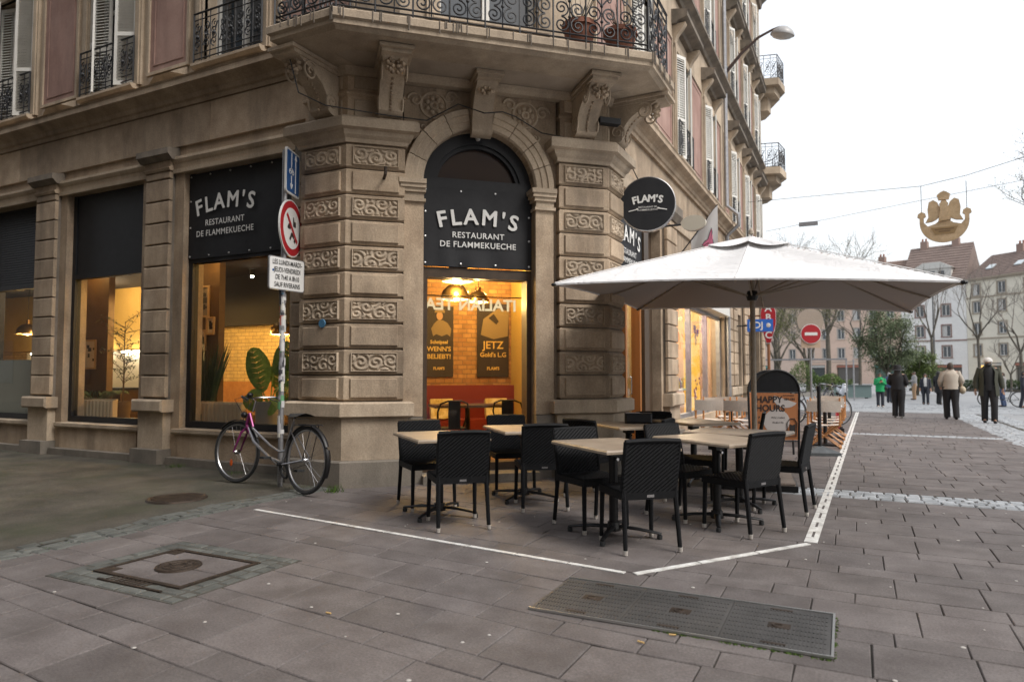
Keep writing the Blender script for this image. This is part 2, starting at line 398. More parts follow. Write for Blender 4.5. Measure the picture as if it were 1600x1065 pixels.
from_cam = lambda q: (((q[0] + q[1]) / 2) ** 2 + ((q[2] + q[3]) / 2) ** 2)
def in_view(q):
    x = (q[0] + q[1]) / 2; y = (q[2] + q[3]) / 2; a = math.degrees(math.atan2(-x, y)) - 26.75
    return abs(a) < 42 and math.hypot(x, y) > 1.9
def blocked(q):                              # inside the building
    x, y = (q[0] + q[1]) / 2, (q[2] + q[3]) / 2
    return (x - y < -12.35 and y < 9.2) or (y > 6.6 and x < -5.0) or (x < -3.3 and y > 8.6)
slabs = [q for q in slabs if not blocked(q)]
slabs.sort(key=lambda q: (not in_view(q), from_cam(q)))
rest = MB()
for i, q in enumerate(slabs):
    z = random.uniform(-.0025, .0015)
    if i < 290:
        mb = MB(); slab(mb, *q, z); mb.build('paving_slab', SLAB, pav)
    else: slab(rest, *q, z)
tag(rest.build('paving_field', SLAB, pav), kind='stuff')

# pale cobble bands across the paving
def flat(x, y): return x, y
def cobbles(xa, xb, ya, yb, cw, wf=flat, n_obj=0, parent=None, mat=COBBLE, jit=.008, z=.003, gap=.0035):
    far = MB(); cnt = 0
    y = ya
    while y < yb - .02:
        x = xa - random.uniform(0, cw)
        while x < xb:
            x1 = x + cw * random.uniform(.8, 1.25)
            tgt = far
            if cnt < n_obj: tgt = MB()
            slab(tgt, x, min(x1, xb + .03), y, min(y + cw, yb), z + random.uniform(-.003, .003), b=.012, gap=gap, wf=wf, jit=jit)
            if cnt < n_obj: tgt.build('cobble', mat, parent)
            cnt += 1; x = x1
        y += cw
    if far.v: tag(far.build('cobble_field', mat, parent), kind='stuff')
    return cnt
band = bpy.data.objects.new('cobble_band', None); COL.objects.link(band); tag(band, kind='structure')
cobbles(-1.5, 3.2, 8.46, 8.99, .13, n_obj=140, parent=band)
band2 = bpy.data.objects.new('cobble_band', None); COL.objects.link(band2); tag(band2, kind='structure')
cobbles(-.4, 2.7, 17.34, 17.72, .13, parent=band2)
band3 = bpy.data.objects.new('cobble_band', None); COL.objects.link(band3); tag(band3, kind='structure')
cobbles(2.8, 3.5, 9.1, 28, .14, parent=band3)
cobbles(3.75, 4.2, 17.4, 28, .14, parent=band3)
pz = sheet(4.22, 190, (-40, 28.2, 34.7, 240), 0.0); q_ = sheet(-60, 4.22, (27.7, 28.2, 34.7, 240), -.004); pz.add(q_.v, q_.f)
tag(pz.build('plaza_paving', PLAZA), kind='structure')
fz = MB()
y = 27.7
while y < 42:
    x = -3.0
    while x < 22:
        x1 = x + random.uniform(.3, .42); slab(fz, x, x1, y, y + .3, .008 + gz(y + .15) + random.uniform(0, .006), b=.02, gap=.008, wf=flat, jit=.012); x = x1
    y += .3
fo = fz.build('plaza_cobble_field', mottled('plaza_stone', (.20, .208, .215), (.29, .30, .31), 2, .55, .3, 30, vary=.2)); tag(fo, kind='stuff', label='pale grey cobbles of the square beyond the paving')

# worn asphalt on the left with its rim of dark setts
def asp(u_, v_):
    x = -30 + (24.2 + 0) * u_; x = min(x, XE); y = -12 + 18.95 * v_
    return (x, y, .004 + .006 * math.sin(x * 1.7) * math.sin(y * 1.3) * (1 if x < -6 else 0))
tag(MB().grid(asp, 80, 60).build('asphalt_street', ASPHALT, smooth=True), kind='structure')
rim = bpy.data.objects.new('sett_rim', None); COL.objects.link(rim); tag(rim, kind='structure')
def rimwf(x, y): return x + .05 * math.sin(y * 2.3) + .02 * math.sin(y * 7), y
for c in range(3):
    y = 1.2 - .06 * c
    while y < 6.3:
        l = random.uniform(.12, .26); x0 = XE - .16 + c * .12
        mb = MB(); slab(mb, x0, x0 + .12, y, y + l, .009 + random.uniform(-.004, .004), b=.014, gap=.004, wf=rimwf, jit=.014)
        mb.build('sett', COBBLED, rim); y += l

# manhole with infilled frame in the foreground
HX0, HX1, HY0, HY1 = -4.72, -3.84, 2.96, 3.62
mh = thing('manhole', 'square cast iron manhole filled with paving, small round lid in its centre', 'manhole', (0, 0, 0))
base = MB().box(HX0 - .2, HX1 + .2, HY0 - .2, HY1 + .2, -.01, .003); base.build('bedding', JOINT, mh)
def ringset(x0, x1, y0, y1, rows):
    for r_ in range(rows):
        q_ = .098; a, b, c, d = x0 - r_ * q_, x1 + r_ * q_, y0 - r_ * q_, y1 + r_ * q_
        for (sx, ex, yy) in ((a - q_, b + q_, d), (a - q_, b + q_, c - q_)):
            x = sx
            while x < ex - .03:
                l = min(random.uniform(.1, .22), ex - x); mb = MB(); slab(mb, x, x + l, yy, yy + q_, .008 + random.uniform(-.003, .003), b=.01, gap=.005, wf=flat, jit=.006); mb.build('sett', COBBLED, mh); x += l
        for (xx, sy, ey) in ((a - q_, c, d), (b, c, d)):
            y = sy
            while y < ey - .03:
                l = min(random.uniform(.1, .2), ey - y); mb = MB(); slab(mb, xx, xx + q_, y, y + l, .008 + random.uniform(-.003, .003), b=.01, gap=.005, wf=flat, jit=.006); mb.build('sett', COBBLED, mh); y += l
ringset(HX0, HX1, HY0, HY1, 2)
fm = MB()
for a, b, c, d in ((HX0, HX1, HY0, HY0 + .035), (HX0, HX1, HY1 - .035, HY1), (HX0, HX0 + .035, HY0 + .035, HY1 - .035), (HX1 - .035, HX1, HY0 + .035, HY1 - .035)): fm.box(a, b, c, d, -.005, .014)
for a, b in ((HX0 + .036, HY0 + .036), (HX0 + .036, HY1 - .13)): fm.box(a, a + .1, b, b + .09, -.005, .012)
for k in range(9): fm.box(HX1 - .62 + k * .045, HX1 - .6 + k * .045, HY0 - .075, HY0 - .008, 0, .013)
fm.box(HX1 - .68, HX1 - .05, HY0 - .1, HY0 - .08, 0, .013)
fm.build('iron_frame', CASTIRON, mh)
mx_, my_ = (HX0 + HX1) / 2, (HY0 + HY1) / 2
for a, b, c, d in ((HX0 + .036, mx_, HY0 + .036, my_), (mx_, HX1 - .036, HY0 + .036, my_), (HX0 + .036, mx_, my_, HY1 - .036), (mx_, HX1 - .036, my_, HY1 - .036)):
    mb = MB(); slab(mb, a, b, c, d, .009, wf=flat, gap=.004, jit=.001); mb.build('infill_slab', SLAB, mh)
lid = MB().lathe([(0, .017), (.13, .017), (.134, .022), (.15, .022), (.156, .0)], 32, (mx_, my_, 0))
for r_ in (.05, .1): lid.ring((mx_, my_, .018), (0, 0, 1), r_, .007, 28, 6)
for k in range(10):
    a = k * math.pi / 5; lid.tube([(mx_ + .06 * math.cos(a), my_ + .06 * math.sin(a), .018), (mx_ + .092 * math.cos(a), my_ + .092 * math.sin(a), .018)], .006, 5)
lid.build('round_lid', CASTIRON, mh, True)

# round cover sunk in the asphalt
rc = thing('round_manhole_cover', 'round rusty manhole cover sunk in the asphalt near the bicycle', 'manhole cover', (-6.62, 5.05, .012))
rl = MB().lathe([(0, .006), (.27, .006), (.275, .012), (.3, .012), (.31, -.01)], 40)
for k in range(-5, 6):
    h_ = math.sqrt(max(0, .25 ** 2 - (k * .045) ** 2))
    rl.box(k * .045 - .01, k * .045 + .01, -h_, h_, .004, .011)
rl.build('lid', CASTIRON, rc, True)

# long hatch of three ribbed steel plates
ht = thing('utility_hatch', 'long utility hatch of three ribbed steel plates in a bare metal frame', 'hatch', (-.93, 3.97, 0), R(0.8))
hl, hw = 1.60, .66
MB().box(-hl / 2, hl / 2, -hw / 2, hw / 2, -.01, .005).build('tray', JOINT, ht)
fr_ = MB()
for a, b, c, d in ((-hl / 2, hl / 2, -hw / 2, -hw / 2 + .012), (-hl / 2, hl / 2, hw / 2 - .012, hw / 2), (hl / 2 - .012, hl / 2, -hw / 2 + .012, hw / 2 - .012)): fr_.box(a, b, c, d, -.005, .017)
fr_.build('edge_frame', ALU, ht)
pw = (hl - .03) / 3
for k in range(3):
    x0 = -hl / 2 + .008 + k * (pw + .003); p = MB().box(x0, x0 + pw, -hw / 2 + .015, hw / 2 - .015, .0, .010)
    nx = 26
    for i in range(nx):
        for j in range(9):
            xx = x0 + .012 + i * (pw - .024) / nx; yy = -hw / 2 + .028 + j * (hw - .056) / 9
            if abs(xx - x0 - pw / 2) < .07 and abs(yy) < .06: continue
            p.box(xx, xx + .011, yy, yy + .058, .0098, .0135)
    pl_ = p.build('plate', HATCHM, ht)
    q = MB().box(x0 + pw / 2 - .05, x0 + pw / 2 + .065, -.04, .045, .0105, .0125)
    q.ring((x0 + pw / 2, 0, .0125), (0, 0, 1), .025, .006, 16, 5)
    q.build('maker_plate', CASTIRON, pl_)
    for yy in (-hw / 2 + .05, hw / 2 - .075):
        MB().box(x0 + pw / 2 - .06, x0 + pw / 2 + .06, yy, yy + .022, .010, .0145).build('lifting_slot', CASTIRON, pl_)

# white boundary tape
def strip(name, a, b, wd, lab, n_seg, holes=False):
    a, b = Vector(a), Vector(b); t = (b - a).normalized(); p = Vector((-t.y, t.x)); L_ = (b - a).length; m = MB(); x = 0
    o = thing(name, lab, 'tape line')
    for k in range(n_seg):
        l0 = L_ * k / n_seg + .006; l1 = L_ * (k + 1) / n_seg - .006; m = MB()
        def q(s0, s1, w0, w1):
            c = [a + t * s_ + p * w_ for s_, w_ in ((s0, w0), (s1, w0), (s1, w1), (s0, w1))]
            m.hexa([(v.x, v.y, 0) for v in c] + [(v.x, v.y, .0062) for v in c])
        if not holes: q(l0, l1, -wd / 2, wd / 2)
        else:
            q(l0, l1, -wd / 2, -wd * .11); q(l0, l1, wd * .11, wd / 2)
            d = l0
            while d < l1 - .05:
                q(d, min(d + .2, l1), -wd * .11, wd * .11); d += .42
        m.build('strip', TAPE, o)
strip('tape_line', (-5.42, 5.02), (-1.44, 4.58), .045, 'narrow white line along the near side of the terrace', 9)
strip('tape_line', (-1.38, 4.58), (-.37, 6.02), .05, 'short white slanting line joining the two long terrace lines', 3)
strip('tape_line', (-.36, 6.06), (.0, 27.2), .10, 'long white slotted line running away beside the terrace', 16, True)
# cigarette ends, gum and scraps lying about
lit = MB()
for k in range(110):
    a = R(random.uniform(-38, 40)) + R(26.75); r_ = 2.2 + 11 * random.random() ** 1.3; x, y = -math.sin(a) * r_, math.cos(a) * r_
    if x - y < -12 or x < -8: continue
    s_ = random.uniform(.006, .014)
    lit.lathe([(0, .0048), (s_ * .8, .0045), (s_, .002)], 6, (x, y, 0))
tag(lit.build('gum_spots', plain('gum', (.42, .40, .37), .8)), 'pale chewing gum spots and scraps dotted over the paving', 'litter', kind='stuff')
for k, (x, y) in enumerate(((-1.02, 3.44), (-2.72, 3.05), (-.9, 3.6))):
    mb = MB().tube([(x, y, .009), (x + .035, y + .008 * (k - 1), .009)], .0045, 6)
    o = mb.build('cigarette_end', plain('filter', (.55, .36, .14), .8)); tag(o, ['cigarette end lying at the near edge of the steel hatch', 'cigarette end on the paving between round lid and hatch', 'cigarette end lying beside the middle plate of the hatch'][k], 'cigarette end')
# weeds and moss in joints
moss = MB()
def blades(x, y, n, h_, sp):
    for _ in range(n):
        a = random.uniform(0, 6.28); px_, py_ = x + random.gauss(0, sp), y + random.gauss(0, sp); hh = h_ * random.uniform(.4, 1); w_ = .004
        tx, ty = px_ + math.cos(a) * hh * .6, py_ + math.sin(a) * hh * .6
        moss.add([(px_ - w_, py_, 0), (px_ + w_, py_, 0), (tx, ty, hh)], [(0, 1, 2)])
for k in range(60): blades(random.uniform(-1.0, -.12), 3.637 + random.uniform(-.006, .004), 6, .010, .005)
for k in range(25): blades(-.128 + random.uniform(-.004, .006), random.uniform(3.65, 4.3), 6, .010, .005)
blades(-5.42, 6.18, 90, .10, .045); blades(-8.9, 6.75, 60, .08, .06); blades(-7.6, 6.7, 50, .05, .08); blades(-6.0, 6.2, 60, .03, .12)
for k in range(60): blades(XE + random.uniform(-.12, .16), random.uniform(2.5, 6.3), 4, .014, .02)
tag(moss.build('weeds', mottled('weed', (.05, .10, .015), (.11, .19, .03), 30, .8, 0)), 'small green weeds and moss in paving joints', 'weeds', kind='stuff')
# ------------------------------------------------------------------ the corner building
BLD = thing('corner_building', 'large sandstone corner building with arched restaurant entrance and curved iron balconies', 'building', (0, 0, 0))
def part(name, mb, mat, parent=None, smooth=False): return mb.build(name, mat, parent or BLD, smooth)
ROW0, ROWH = 4.20, .318
WX = -25.0                                      # left end of the built facade

def wall_open(mb, F, s0, s1, z0, z1, d0, d1, ops):
    """solid wall with rectangular openings, split into columns"""
    xs = sorted({s0, s1, *[o[0] for o in ops], *[o[1] for o in ops]}); xs = [x for x in xs if s0 <= x <= s1]
    for a, b in zip(xs[:-1], xs[1:]):
        m = (a + b) / 2; oo = sorted([o for o in ops if o[0] < m < o[1]], key=lambda o: o[2]); z = z0
        for o in oo:
            if o[2] > z: mb.fbox(F, a, b, d0, d1, z, o[2])
            z = o[3]
        if z < z1: mb.fbox(F, a, b, d0, d1, z, z1)

# --- carved (vermiculated) panel: a real relief
def relief_mesh(name, w_, h_, centers, seed, amp=.025, nx=84, nz=42):
    X, Z = np.meshgrid(np.linspace(-w_ / 2, w_ / 2, nx), np.linspace(-h_ / 2, h_ / 2, nz))
    best = np.full(X.shape, 1e9); ph = np.zeros(X.shape)
    for cx, cz, sg, ph0 in centers:
        dx, dz = X - cx, (Z - cz) * 1.15; r = np.hypot(dx, dz); th = np.arctan2(dz, dx)
        k = r < best; best[k] = r[k]; ph[k] = (r * 2 * math.pi / .066 + sg * th + ph0)[k]
    hgt = np.clip(np.cos(ph) * 1.6 + .35, -1, 1) * .5 + .5
    for _ in range(1):
        hgt = (hgt + np.roll(hgt, 1, 0) + np.roll(hgt, -1, 0) + np.roll(hgt, 1, 1) + np.roll(hgt, -1, 1)) / 5
    edge = np.minimum(np.minimum(X + w_ / 2, w_ / 2 - X), np.minimum(Z + h_ / 2, h_ / 2 - Z))
    fr_ = edge < .014; hgt[fr_] = 1.0
    hgt[(edge >= .014) & (edge < .024)] *= .3
    hh = hgt * amp
    rim_ = edge < 1e-6; hh[rim_] = -.012
    v = [(float(X[j, i]), -float(hh[j, i]), float(Z[j, i])) for j in range(nz) for i in range(nx)]
    f = [(j * nx + i, j * nx + i + 1, (j + 1) * nx + i + 1, (j + 1) * nx + i) for j in range(nz - 1) for i in range(nx - 1)]
    return MB().add(v, f).mesh(name, STONE2, True)
CARV = [relief_mesh('carved_panel', .57, .235, c, 1) for c in (
    [(-.19, .03, 1, 0), (.0, -.02, -1, 1.2), (.19, .03, 1, 2), (-.28, -.1, -1, .5), (.28, -.1, -1, 3), (-.1, .11, 1, 2), (.1, .11, -1, 0)],
    [(-.2, -.03, -1, 1), (-.06, .04, 1, 0), (.1, -.04, -1, 2.2), (.22, .04, 1, .4), (-.28, .1, 1, 1), (.02, -.12, 1, 2)],
    [(-.22, .04, 1, 2), (-.08, -.05, -1, .3), (.07, .05, 1, 1), (.2, -.03, -1, 0), (.28, .1, 1, 2), (-.28, -.1, 1, 0)],
    [(-.16, 0, -1, 2), (.02, .0, 1, .5), (.2, .02, -1, 1), (-.28, .06, 1, 3), (.12, -.12, 1, 1)],
    [(-.24, .0, 1, 1), (-.05, -.06, 1, 2.5), (.05, .07, -1, 0), (.24, .0, 1, 2), (.14, -.12, -1, 1)])]

def pier(name, path, faces, seed, label):
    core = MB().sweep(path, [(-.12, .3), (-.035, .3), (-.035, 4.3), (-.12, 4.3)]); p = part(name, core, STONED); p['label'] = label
    # plinth, ledge, capital
    for nm, pr, mt in (('plinth_course', [(-.12, 0), (.10, 0), (.10, .30), (.085, .32), (-.12, .32)], PLINTH),
                       ('pedestal', [(-.12, .322), (.055, .322), (.055, .82), (-.12, .82)], STONE2),
                       ('ledge', [(-.12, .822), (.06, .822), (.12, .85), (.12, 1.0), (.09, 1.02), (-.12, 1.02)], STONE2),
                       ('capital', [(-.12, 4.205), (.03, 4.205), (.04, 4.25), (.08, 4.29), (.1, 4.34), (.16, 4.36), (.16, 4.47), (.13, 4.5), (-.12, 4.5)], STONE2)):
        MB().sweep(path, pr).build(nm, mt, p)
    for i in range(10):
        zt = ROW0 - i * ROWH; zb = zt - ROWH + .014; c = .018
        MB().sweep(path, [(-.12, zb), (-c, zb), (0, zb + c), (0, zt - c), (-c, zt), (-.12, zt)]).build('stone_block', STONE, p)
        for k, (F, sc, d) in enumerate(faces):
            zc = (zt + zb) / 2
            if i % 2 == 0:
                o = put('carved_panel', CARV[(i // 2 * 2 + k * 3 + seed) % 5], p); M = F.M(sc, d + .005, zc)
                if (i // 2 + k) % 2: M = M @ Matrix.Rotation(math.pi, 4, 'Y')
                o.matrix_local = M
            else:
                MB().cbox(F, sc - .285, sc + .285, d - .01, d + .026, zc - .118, zc + .118, .01).build('plain_panel', STONE, p)
    # upper continuation behind the brackets
    MB().sweep(path, [(-.12, 4.501), (-.03, 4.501), (-.03, 4.8), (-.0, 4.82), (-.0, 4.85), (-.03, 4.87), (-.03, 5.12), (-.12, 5.12)]).build('pier_frieze', STONE, p)
    for (F, sc, d) in faces:
        for z0, z1 in ((4.53, 4.76), (4.9, 5.07)):
            MB().cbox(F, sc - .27, sc + .27, d - .05, d - .012, z0, z1, .01).build('frieze_panel', STONE2, p)
    return p
Lc = FC.P(-1.74, -.1, 0); Rc = FC.P(1.76, -.1, 0)
cL = FC.P(-1.02, -.1, 0); cLi = FC.P(-1.02, -.62, 0); cR = FC.P(1.04, -.1, 0); cRi = FC.P(1.04, -.62, 0)
xy = lambda v: (v.x, v.y)
pier('corner_pier', [(-6.27, 7.1), (-6.27, Lc.y), xy(Lc), xy(cL), xy(cLi)], [(FC, -1.38, -.1), (FL, -5.905, 7 - Lc.y)], 0, 'rusticated pier left of the arched door')
pier('corner_pier', [xy(cRi), xy(cR), xy(Rc), (Rc.x, 9.47), (-3.5, 9.47)], [(FC, 1.40, -.1), (FR, 9.17, Rc.x + 3.4)], 1, 'rusticated pier right of the arched door')

# quoin strip beside each pier
for F, a, b, nm in ((FL, -6.72, -6.272, 0), (FR, 9.472, 9.85, 1)):
    q = part('quoin_strip', MB().fbox(F, a, b, -.3, .19, 0, 4.5), STONED)
    for i in range(10):
        zt = ROW0 - i * ROWH; MB().cbox(F, a - .005, b, .18, .225, zt - ROWH + .014, zt, .014).build('stone_block', STONE, q)
    MB().fbox(F, a - .04, b, .19, .28, .83, 1.01).build('ledge', STONE2, q)
    MB().fbox(F, a - .05, b, .19, .29, 0, .31).build('plinth_course', PLINTH, q)

# --- doorway wall and arch on the chamfer
DC, RA, SPR = -.02, .75, 3.82
w_ = MB()
for a, b in ((-1.02, DC - RA), (DC + RA, 1.04)): w_.fbox(FC, a, b, -.62, -.22, 0, 5.13)
nseg = 28
for i in range(nseg):
    a0, a1 = math.pi * i / nseg, math.pi * (i + 1) / nseg
    x0, z0 = DC - RA * math.cos(a0), SPR + RA * math.sin(a0); x1, z1 = DC - RA * math.cos(a1), SPR + RA * math.sin(a1)
    q = [FC.P(x0, -.22, z0), FC.P(x1, -.22, z1), FC.P(x1, -.62, z1), FC.P(x0, -.62, z0)] + [FC.P(x, d, 5.13) for x, d in ((x0, -.22), (x1, -.22), (x1, -.62), (x0, -.62))]
    w_.hexa(q)
dw = part('doorway_wall', w_, STONE)
NV = 9
aprof = [(.75, -.6), (.75, -.2), (.77, -.17), (.84, -.17), (.85, -.155), (.92, -.155), (.93, -.135), (1.0, -.135), (1.01, -.15), (1.01, -.222)]
for k in range(NV):
    m = MB(); v = []; f = []; ns = 5; e = .006
    for j in range(ns + 1):
        a = math.pi * (k + j / ns) / NV
        if j == 0: a += e
        if j == ns: a -= e
        for r_, d in aprof: v.append(FC.P(DC - r_ * math.cos(a), d, SPR + .05 + (r_) * math.sin(a) - .05))
    n_ = len(aprof)
    for j in range(ns):
        for i in range(n_ - 1): f.append((j * n_ + i, (j + 1) * n_ + i, (j + 1) * n_ + i + 1, j * n_ + i + 1))
    f += [tuple(range(n_)), tuple(range(ns * n_ + n_ - 1, ns * n_ - 1, -1))]
    m.add(v, f); m.build('voussoir', STONE2, dw)
for sg in (-1, 1):
    a, b = (DC + sg * RA, DC + sg * (RA + .25)); a, b = min(a, b), max(a, b)
    MB().fbox(FC, a, b, -.3, -.16, .83, 3.54).build('jamb', STONE, dw)
    MB().fbox(FC, a, b, -.3, -.14, 0, .82).build('jamb_base', PLINTH, dw)
    im = MB()
    for z0, z1, e in ((3.54, 3.58, .02), (3.58, 3.66, .0), (3.66, 3.71, .03), (3.71, 3.76, .055), (3.76, 3.82, .075)): im.fbox(FC, a - e, b + min(e, .02), -.4, -.14 + e, z0, z1)
    im.build('impost', STONE2, dw)
# rosettes and scrolls in the spandrels
def spiral(cx, cz, r0, r1, t0, turns, n=30):
    return [(cx + (r0 + (r1 - r0) * i / n) * math.cos(t0 + turns * 2 * math.pi * i / n), cz + (r0 + (r1 - r0) * i / n) * math.sin(t0 + turns * 2 * math.pi * i / n)) for i in range(n + 1)]
for sg in (-1, 1):
    m = MB()
    cx, cz = DC + sg * .62, 4.83
    m.ring(FC.P(cx, -.22, cz), FC.n, .17, .02, 28, 6); m.ring(FC.P(cx, -.22, cz), FC.n, .045, .022, 14, 6)
    for k in range(7):
        a = k * 2 * math.pi / 7; m.ball(FC.P(cx + .095 * math.cos(a), -.22, cz + .095 * math.sin(a)), .034, .034, .034, 8, 6)
    for (ox, oz, r_, t0, tn) in ((.24, .05, .10, 0, 1.4), (-.22, .12, .09, 3, -1.3), (-.02, -.27, .08, 1.5, 1.2), (.14, -.3, .06, .4, -1.1)):
        pts = [FC.P(x, -.215, z) for x, z in spiral(cx + sg * ox, cz + oz, r_, .015, t0 if sg > 0 else math.pi - t0, tn * sg)]
        m.tube(pts, [.018] * 15 + [.014] * 16, 5)
    tag(m.build('spandrel_ornament', STONE2, dw, True), kind='stuff')

# door infill
ent = part('entrance_frame', MB().fbox(FC, DC - .75, DC - .665, -.6, -.36, .1, 2.75).fbox(FC, DC + .685, DC + .75, -.6, -.36, .1, 2.75).fbox(FC, DC - .665, DC + .685, -.6, -.36, 2.62, 2.75).fbox(FC, DC - .665, DC + .685, -.6, -.36, .1, .2), BROWNF)
MB().fbox(FC, DC - .665, DC + .685, -.47, -.462, .2, 2.62).build('pane', GLASS, ent)
MB().fbox(FC, DC - .76, DC + .76, -.62, .0, 0, .1).build('threshold', PLINTH, ent)
fan = MB(); n_ = 26
for i in range(n_):
    a0, a1 = math.pi * i / n_, math.pi * (i + 1) / n_
    for (ra, rb, d) in ((.60, .76, -.36), (.55, .60, -.39)):
        q = []
        for dd in (-.5, d):
            for r_, a in ((ra, a0), (rb, a0), (rb, a1), (ra, a1)): q.append(FC.P(DC - r_ * math.cos(a), dd, SPR + r_ * math.sin(a)))
        fan.hexa([q[3], q[2], q[1], q[0], q[7], q[6], q[5], q[4]])
fan.fbox(FC, DC - .74, DC + .74, -.5, -.34, 3.76, 3.93)
fl_ = part('fanlight', fan, BLACKF)
MB().fprism(FC, [(DC - .6 * math.cos(math.pi * i / 20), SPR + .1 + max(0, .6 * math.sin(math.pi * i / 20) - .1)) for i in range(21)], -.46, -.455).build('pane', plain('fanlight_glass', (.035, .022, .018), .08, spec=.7), fl_)
MB().lathe([(0, .05), (.03, .045), (.035, 0)], 10, FC.P(DC, -.36, SPR + .68), FC.n).build('spot_lamp', plain('lamp_white', (.6, .6, .6), .4), fl_)

# --- banners with lettering
def banner(F, s0, s1, d, z0, z1, label, studs_x=4, tsize=.29, tw=1.16, off=0):
    o = thing('restaurant_banner', label, 'banner', group='black restaurant banners')
    def fn(u, v):
        k = .006 * math.sin(u * 9 + v * 3) * math.sin(v * 5) + .009 * math.sin(u * 27 + 1.5 * v + 2 * math.sin(u * 5)) * (1 - v) ** 2
        return F.P(s0 + (s1 - s0) * u, d + .012 + k * (4 * u * (1 - u)), z0 + (z1 - z0) * v)
    sh = MB().grid(fn, 40, 24); sh.fbox(F, s0, s1, d - .03, d, z0, z1); sh.build('sheet', BANNER, o, True)
    M = F.M((s0 + s1) / 2 + off, d + .03, 0); H = z1 - z0
    t = MB(); arc_text(t, M, "FLAM'S", tsize, tw, tsize * .26, z0 + H * .56, .008); t.build('name_lettering', PRINTW, o); t = MB()
    k = tsize / .30
    text_on(t, M, 'RESTAURANT', .112 * k, .0010, 1.08, dy=z0 + H * .40); t.build('lettering', PRINTW, o); t = MB(); text_on(t, M, 'DE FLAMMEKUECHE', .112 * k, .0010, 1.08, dy=z0 + H * .28)
    t.build('lettering', PRINTW, o)
    for i in range(studs_x):
        for zz in (z0 + .04, z1 - .04):
            s_ = s0 + .04 + (s1 - s0 - .08) * i / (studs_x - 1); MB().lathe([(0, .018), (.012, .014), (.014, 0)], 8, F.P(s_, d + .01, zz), F.n).build('stud', STUD, o)
    for zz in (z0 + H * .37, z0 + H * .68):
        for s_ in (s0 + .04, s1 - .04): MB().lathe([(0, .018), (.012, .014), (.014, 0)], 8, F.P(s_, d + .01, zz), F.n).build('stud', STUD, o)
banner(FC, DC - .745, DC + .745, -.34, 2.76, 3.80, 'black banner with white lettering above the glazed entrance in the arch')
banner(FL, -9.19, -6.98, -.12, 3.12, 4.44, 'black banner with white lettering above the window right of the stone pilasters', 6, .34, 1.32, -.30)
banner(FR, 10.3, 12.4, -.1, 2.95, 4.2, 'black banner seen edge-on behind the round hanging sign', 5, .38, 1.5)

# --- left street front, ground floor
OPS_L = [(-9.2, -6.98), (-12.2, -10.17), (-15.3, -13.15), (-18.4, -16.3), (-21.5, -19.4)]
wl = MB()
wall_open(wl, FL, WX, -6.3, .0, 5.5, -.4, -.02, [(a, b, .5, 4.46) for a, b in OPS_L])
part('street_wall', wl, STONE)
for (s0, s1) in ((-9.97, -9.4), (-12.95, -12.38), (-16.1, -15.5), (-19.2, -18.6), (-22.3, -21.7)):
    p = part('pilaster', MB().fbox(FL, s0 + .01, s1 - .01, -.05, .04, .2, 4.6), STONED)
    z = .985; k = 0
    while z < 4.4:
        z1 = min(z + .338, 4.5); MB().cbox(FL, s0, s1, .03, .085, z + .02, z1, .012).build('stone_block', STONE, p); z += .338
    MB().fbox(FL, s0 - .03, s1 + .03, -.04, .22, 0, .22).build('base_block', PLINTH, p)
    MB().fbox(FL, s0 - .005, s1 + .005, -.04, .11, .221, .78).build('pedestal', STONE2, p)
    MB().cbox(FL, s0 - .07, s1 + .07, -.04, .2, .781, .97, .025).build('ledge', STONE2, p)
    MB().sprof(FL, [(-.02, 4.5), (.10, 4.5), (.12, 4.54), (.09, 4.56), (.09, 4.66), (-.02, 4.66)], s0 - .02, s1 + .02).build('capital_neck', STONE, p)
    MB().sprof(FL, [(-.02, 4.661), (.12, 4.661), (.18, 4.72), (.2, 4.73), (.2, 4.82), (-.02, 4.86)], s0 - .09, s1 + .09).build('capital', STONED, p)
for a, b in OPS_L:
    ap = part('window_apron', MB().fbox(FL, a, b, -.3, .0, .0, .45), STONE)
    MB().sprof(FL, [(-.3, .452), (.03, .452), (.05, .48), (.05, .53), (-.3, .55)], a - .1, b + .1).build('sill', STONE2, ap)
    MB().fbox(FL, a - .1, b + .1, -.02, .13, 0, .11).build('step', PLINTH, ap)
for a, b in ((-12.38, -9.97), (-15.5, -12.95), (-9.4, -6.3), (-18.6, -16.1), (-21.7, -19.2), (WX, -22.3)):
    part('lintel_moulding', MB().sprof(FL, [(-.02, 4.46), (.03, 4.46), (.04, 4.52), (.015, 4.53), (.03, 4.6), (.05, 4.62), (.07, 4.66), (.07, 4.7), (-.02, 4.72)], a, b), STONE2)
for s_ in (-8.2, -11.2, -14.2):                 # joints of the frieze slabs
    pass
fz_ = [(-7.9), (-10.9), (-13.9)]
x = -6.5
while x > WX:
    x1 = max(x - random.uniform(2.1, 2.7), WX)
    part('frieze_slab', MB().cbox(FL, x1 + .003, x - .003, -.02, .02, 4.87, 5.47, .004), STONE); x = x1
CORN = [(-.1, 5.48), (.04, 5.48), (.05, 5.54), (.08, 5.56), (.1, 5.62), (.15, 5.66), (.22, 5.70), (.25, 5.72), (.25, 5.80), (.27, 5.83), (.02, 5.90), (-.1, 5.90)]
part('cornice', MB().sweep([(WX, 7.0), (-5.9, 7.0)], CORN), STONE)
part('cornice', MB().sweep([(-3.4, 9.25), (-3.4, 30.2)], CORN), STONE)

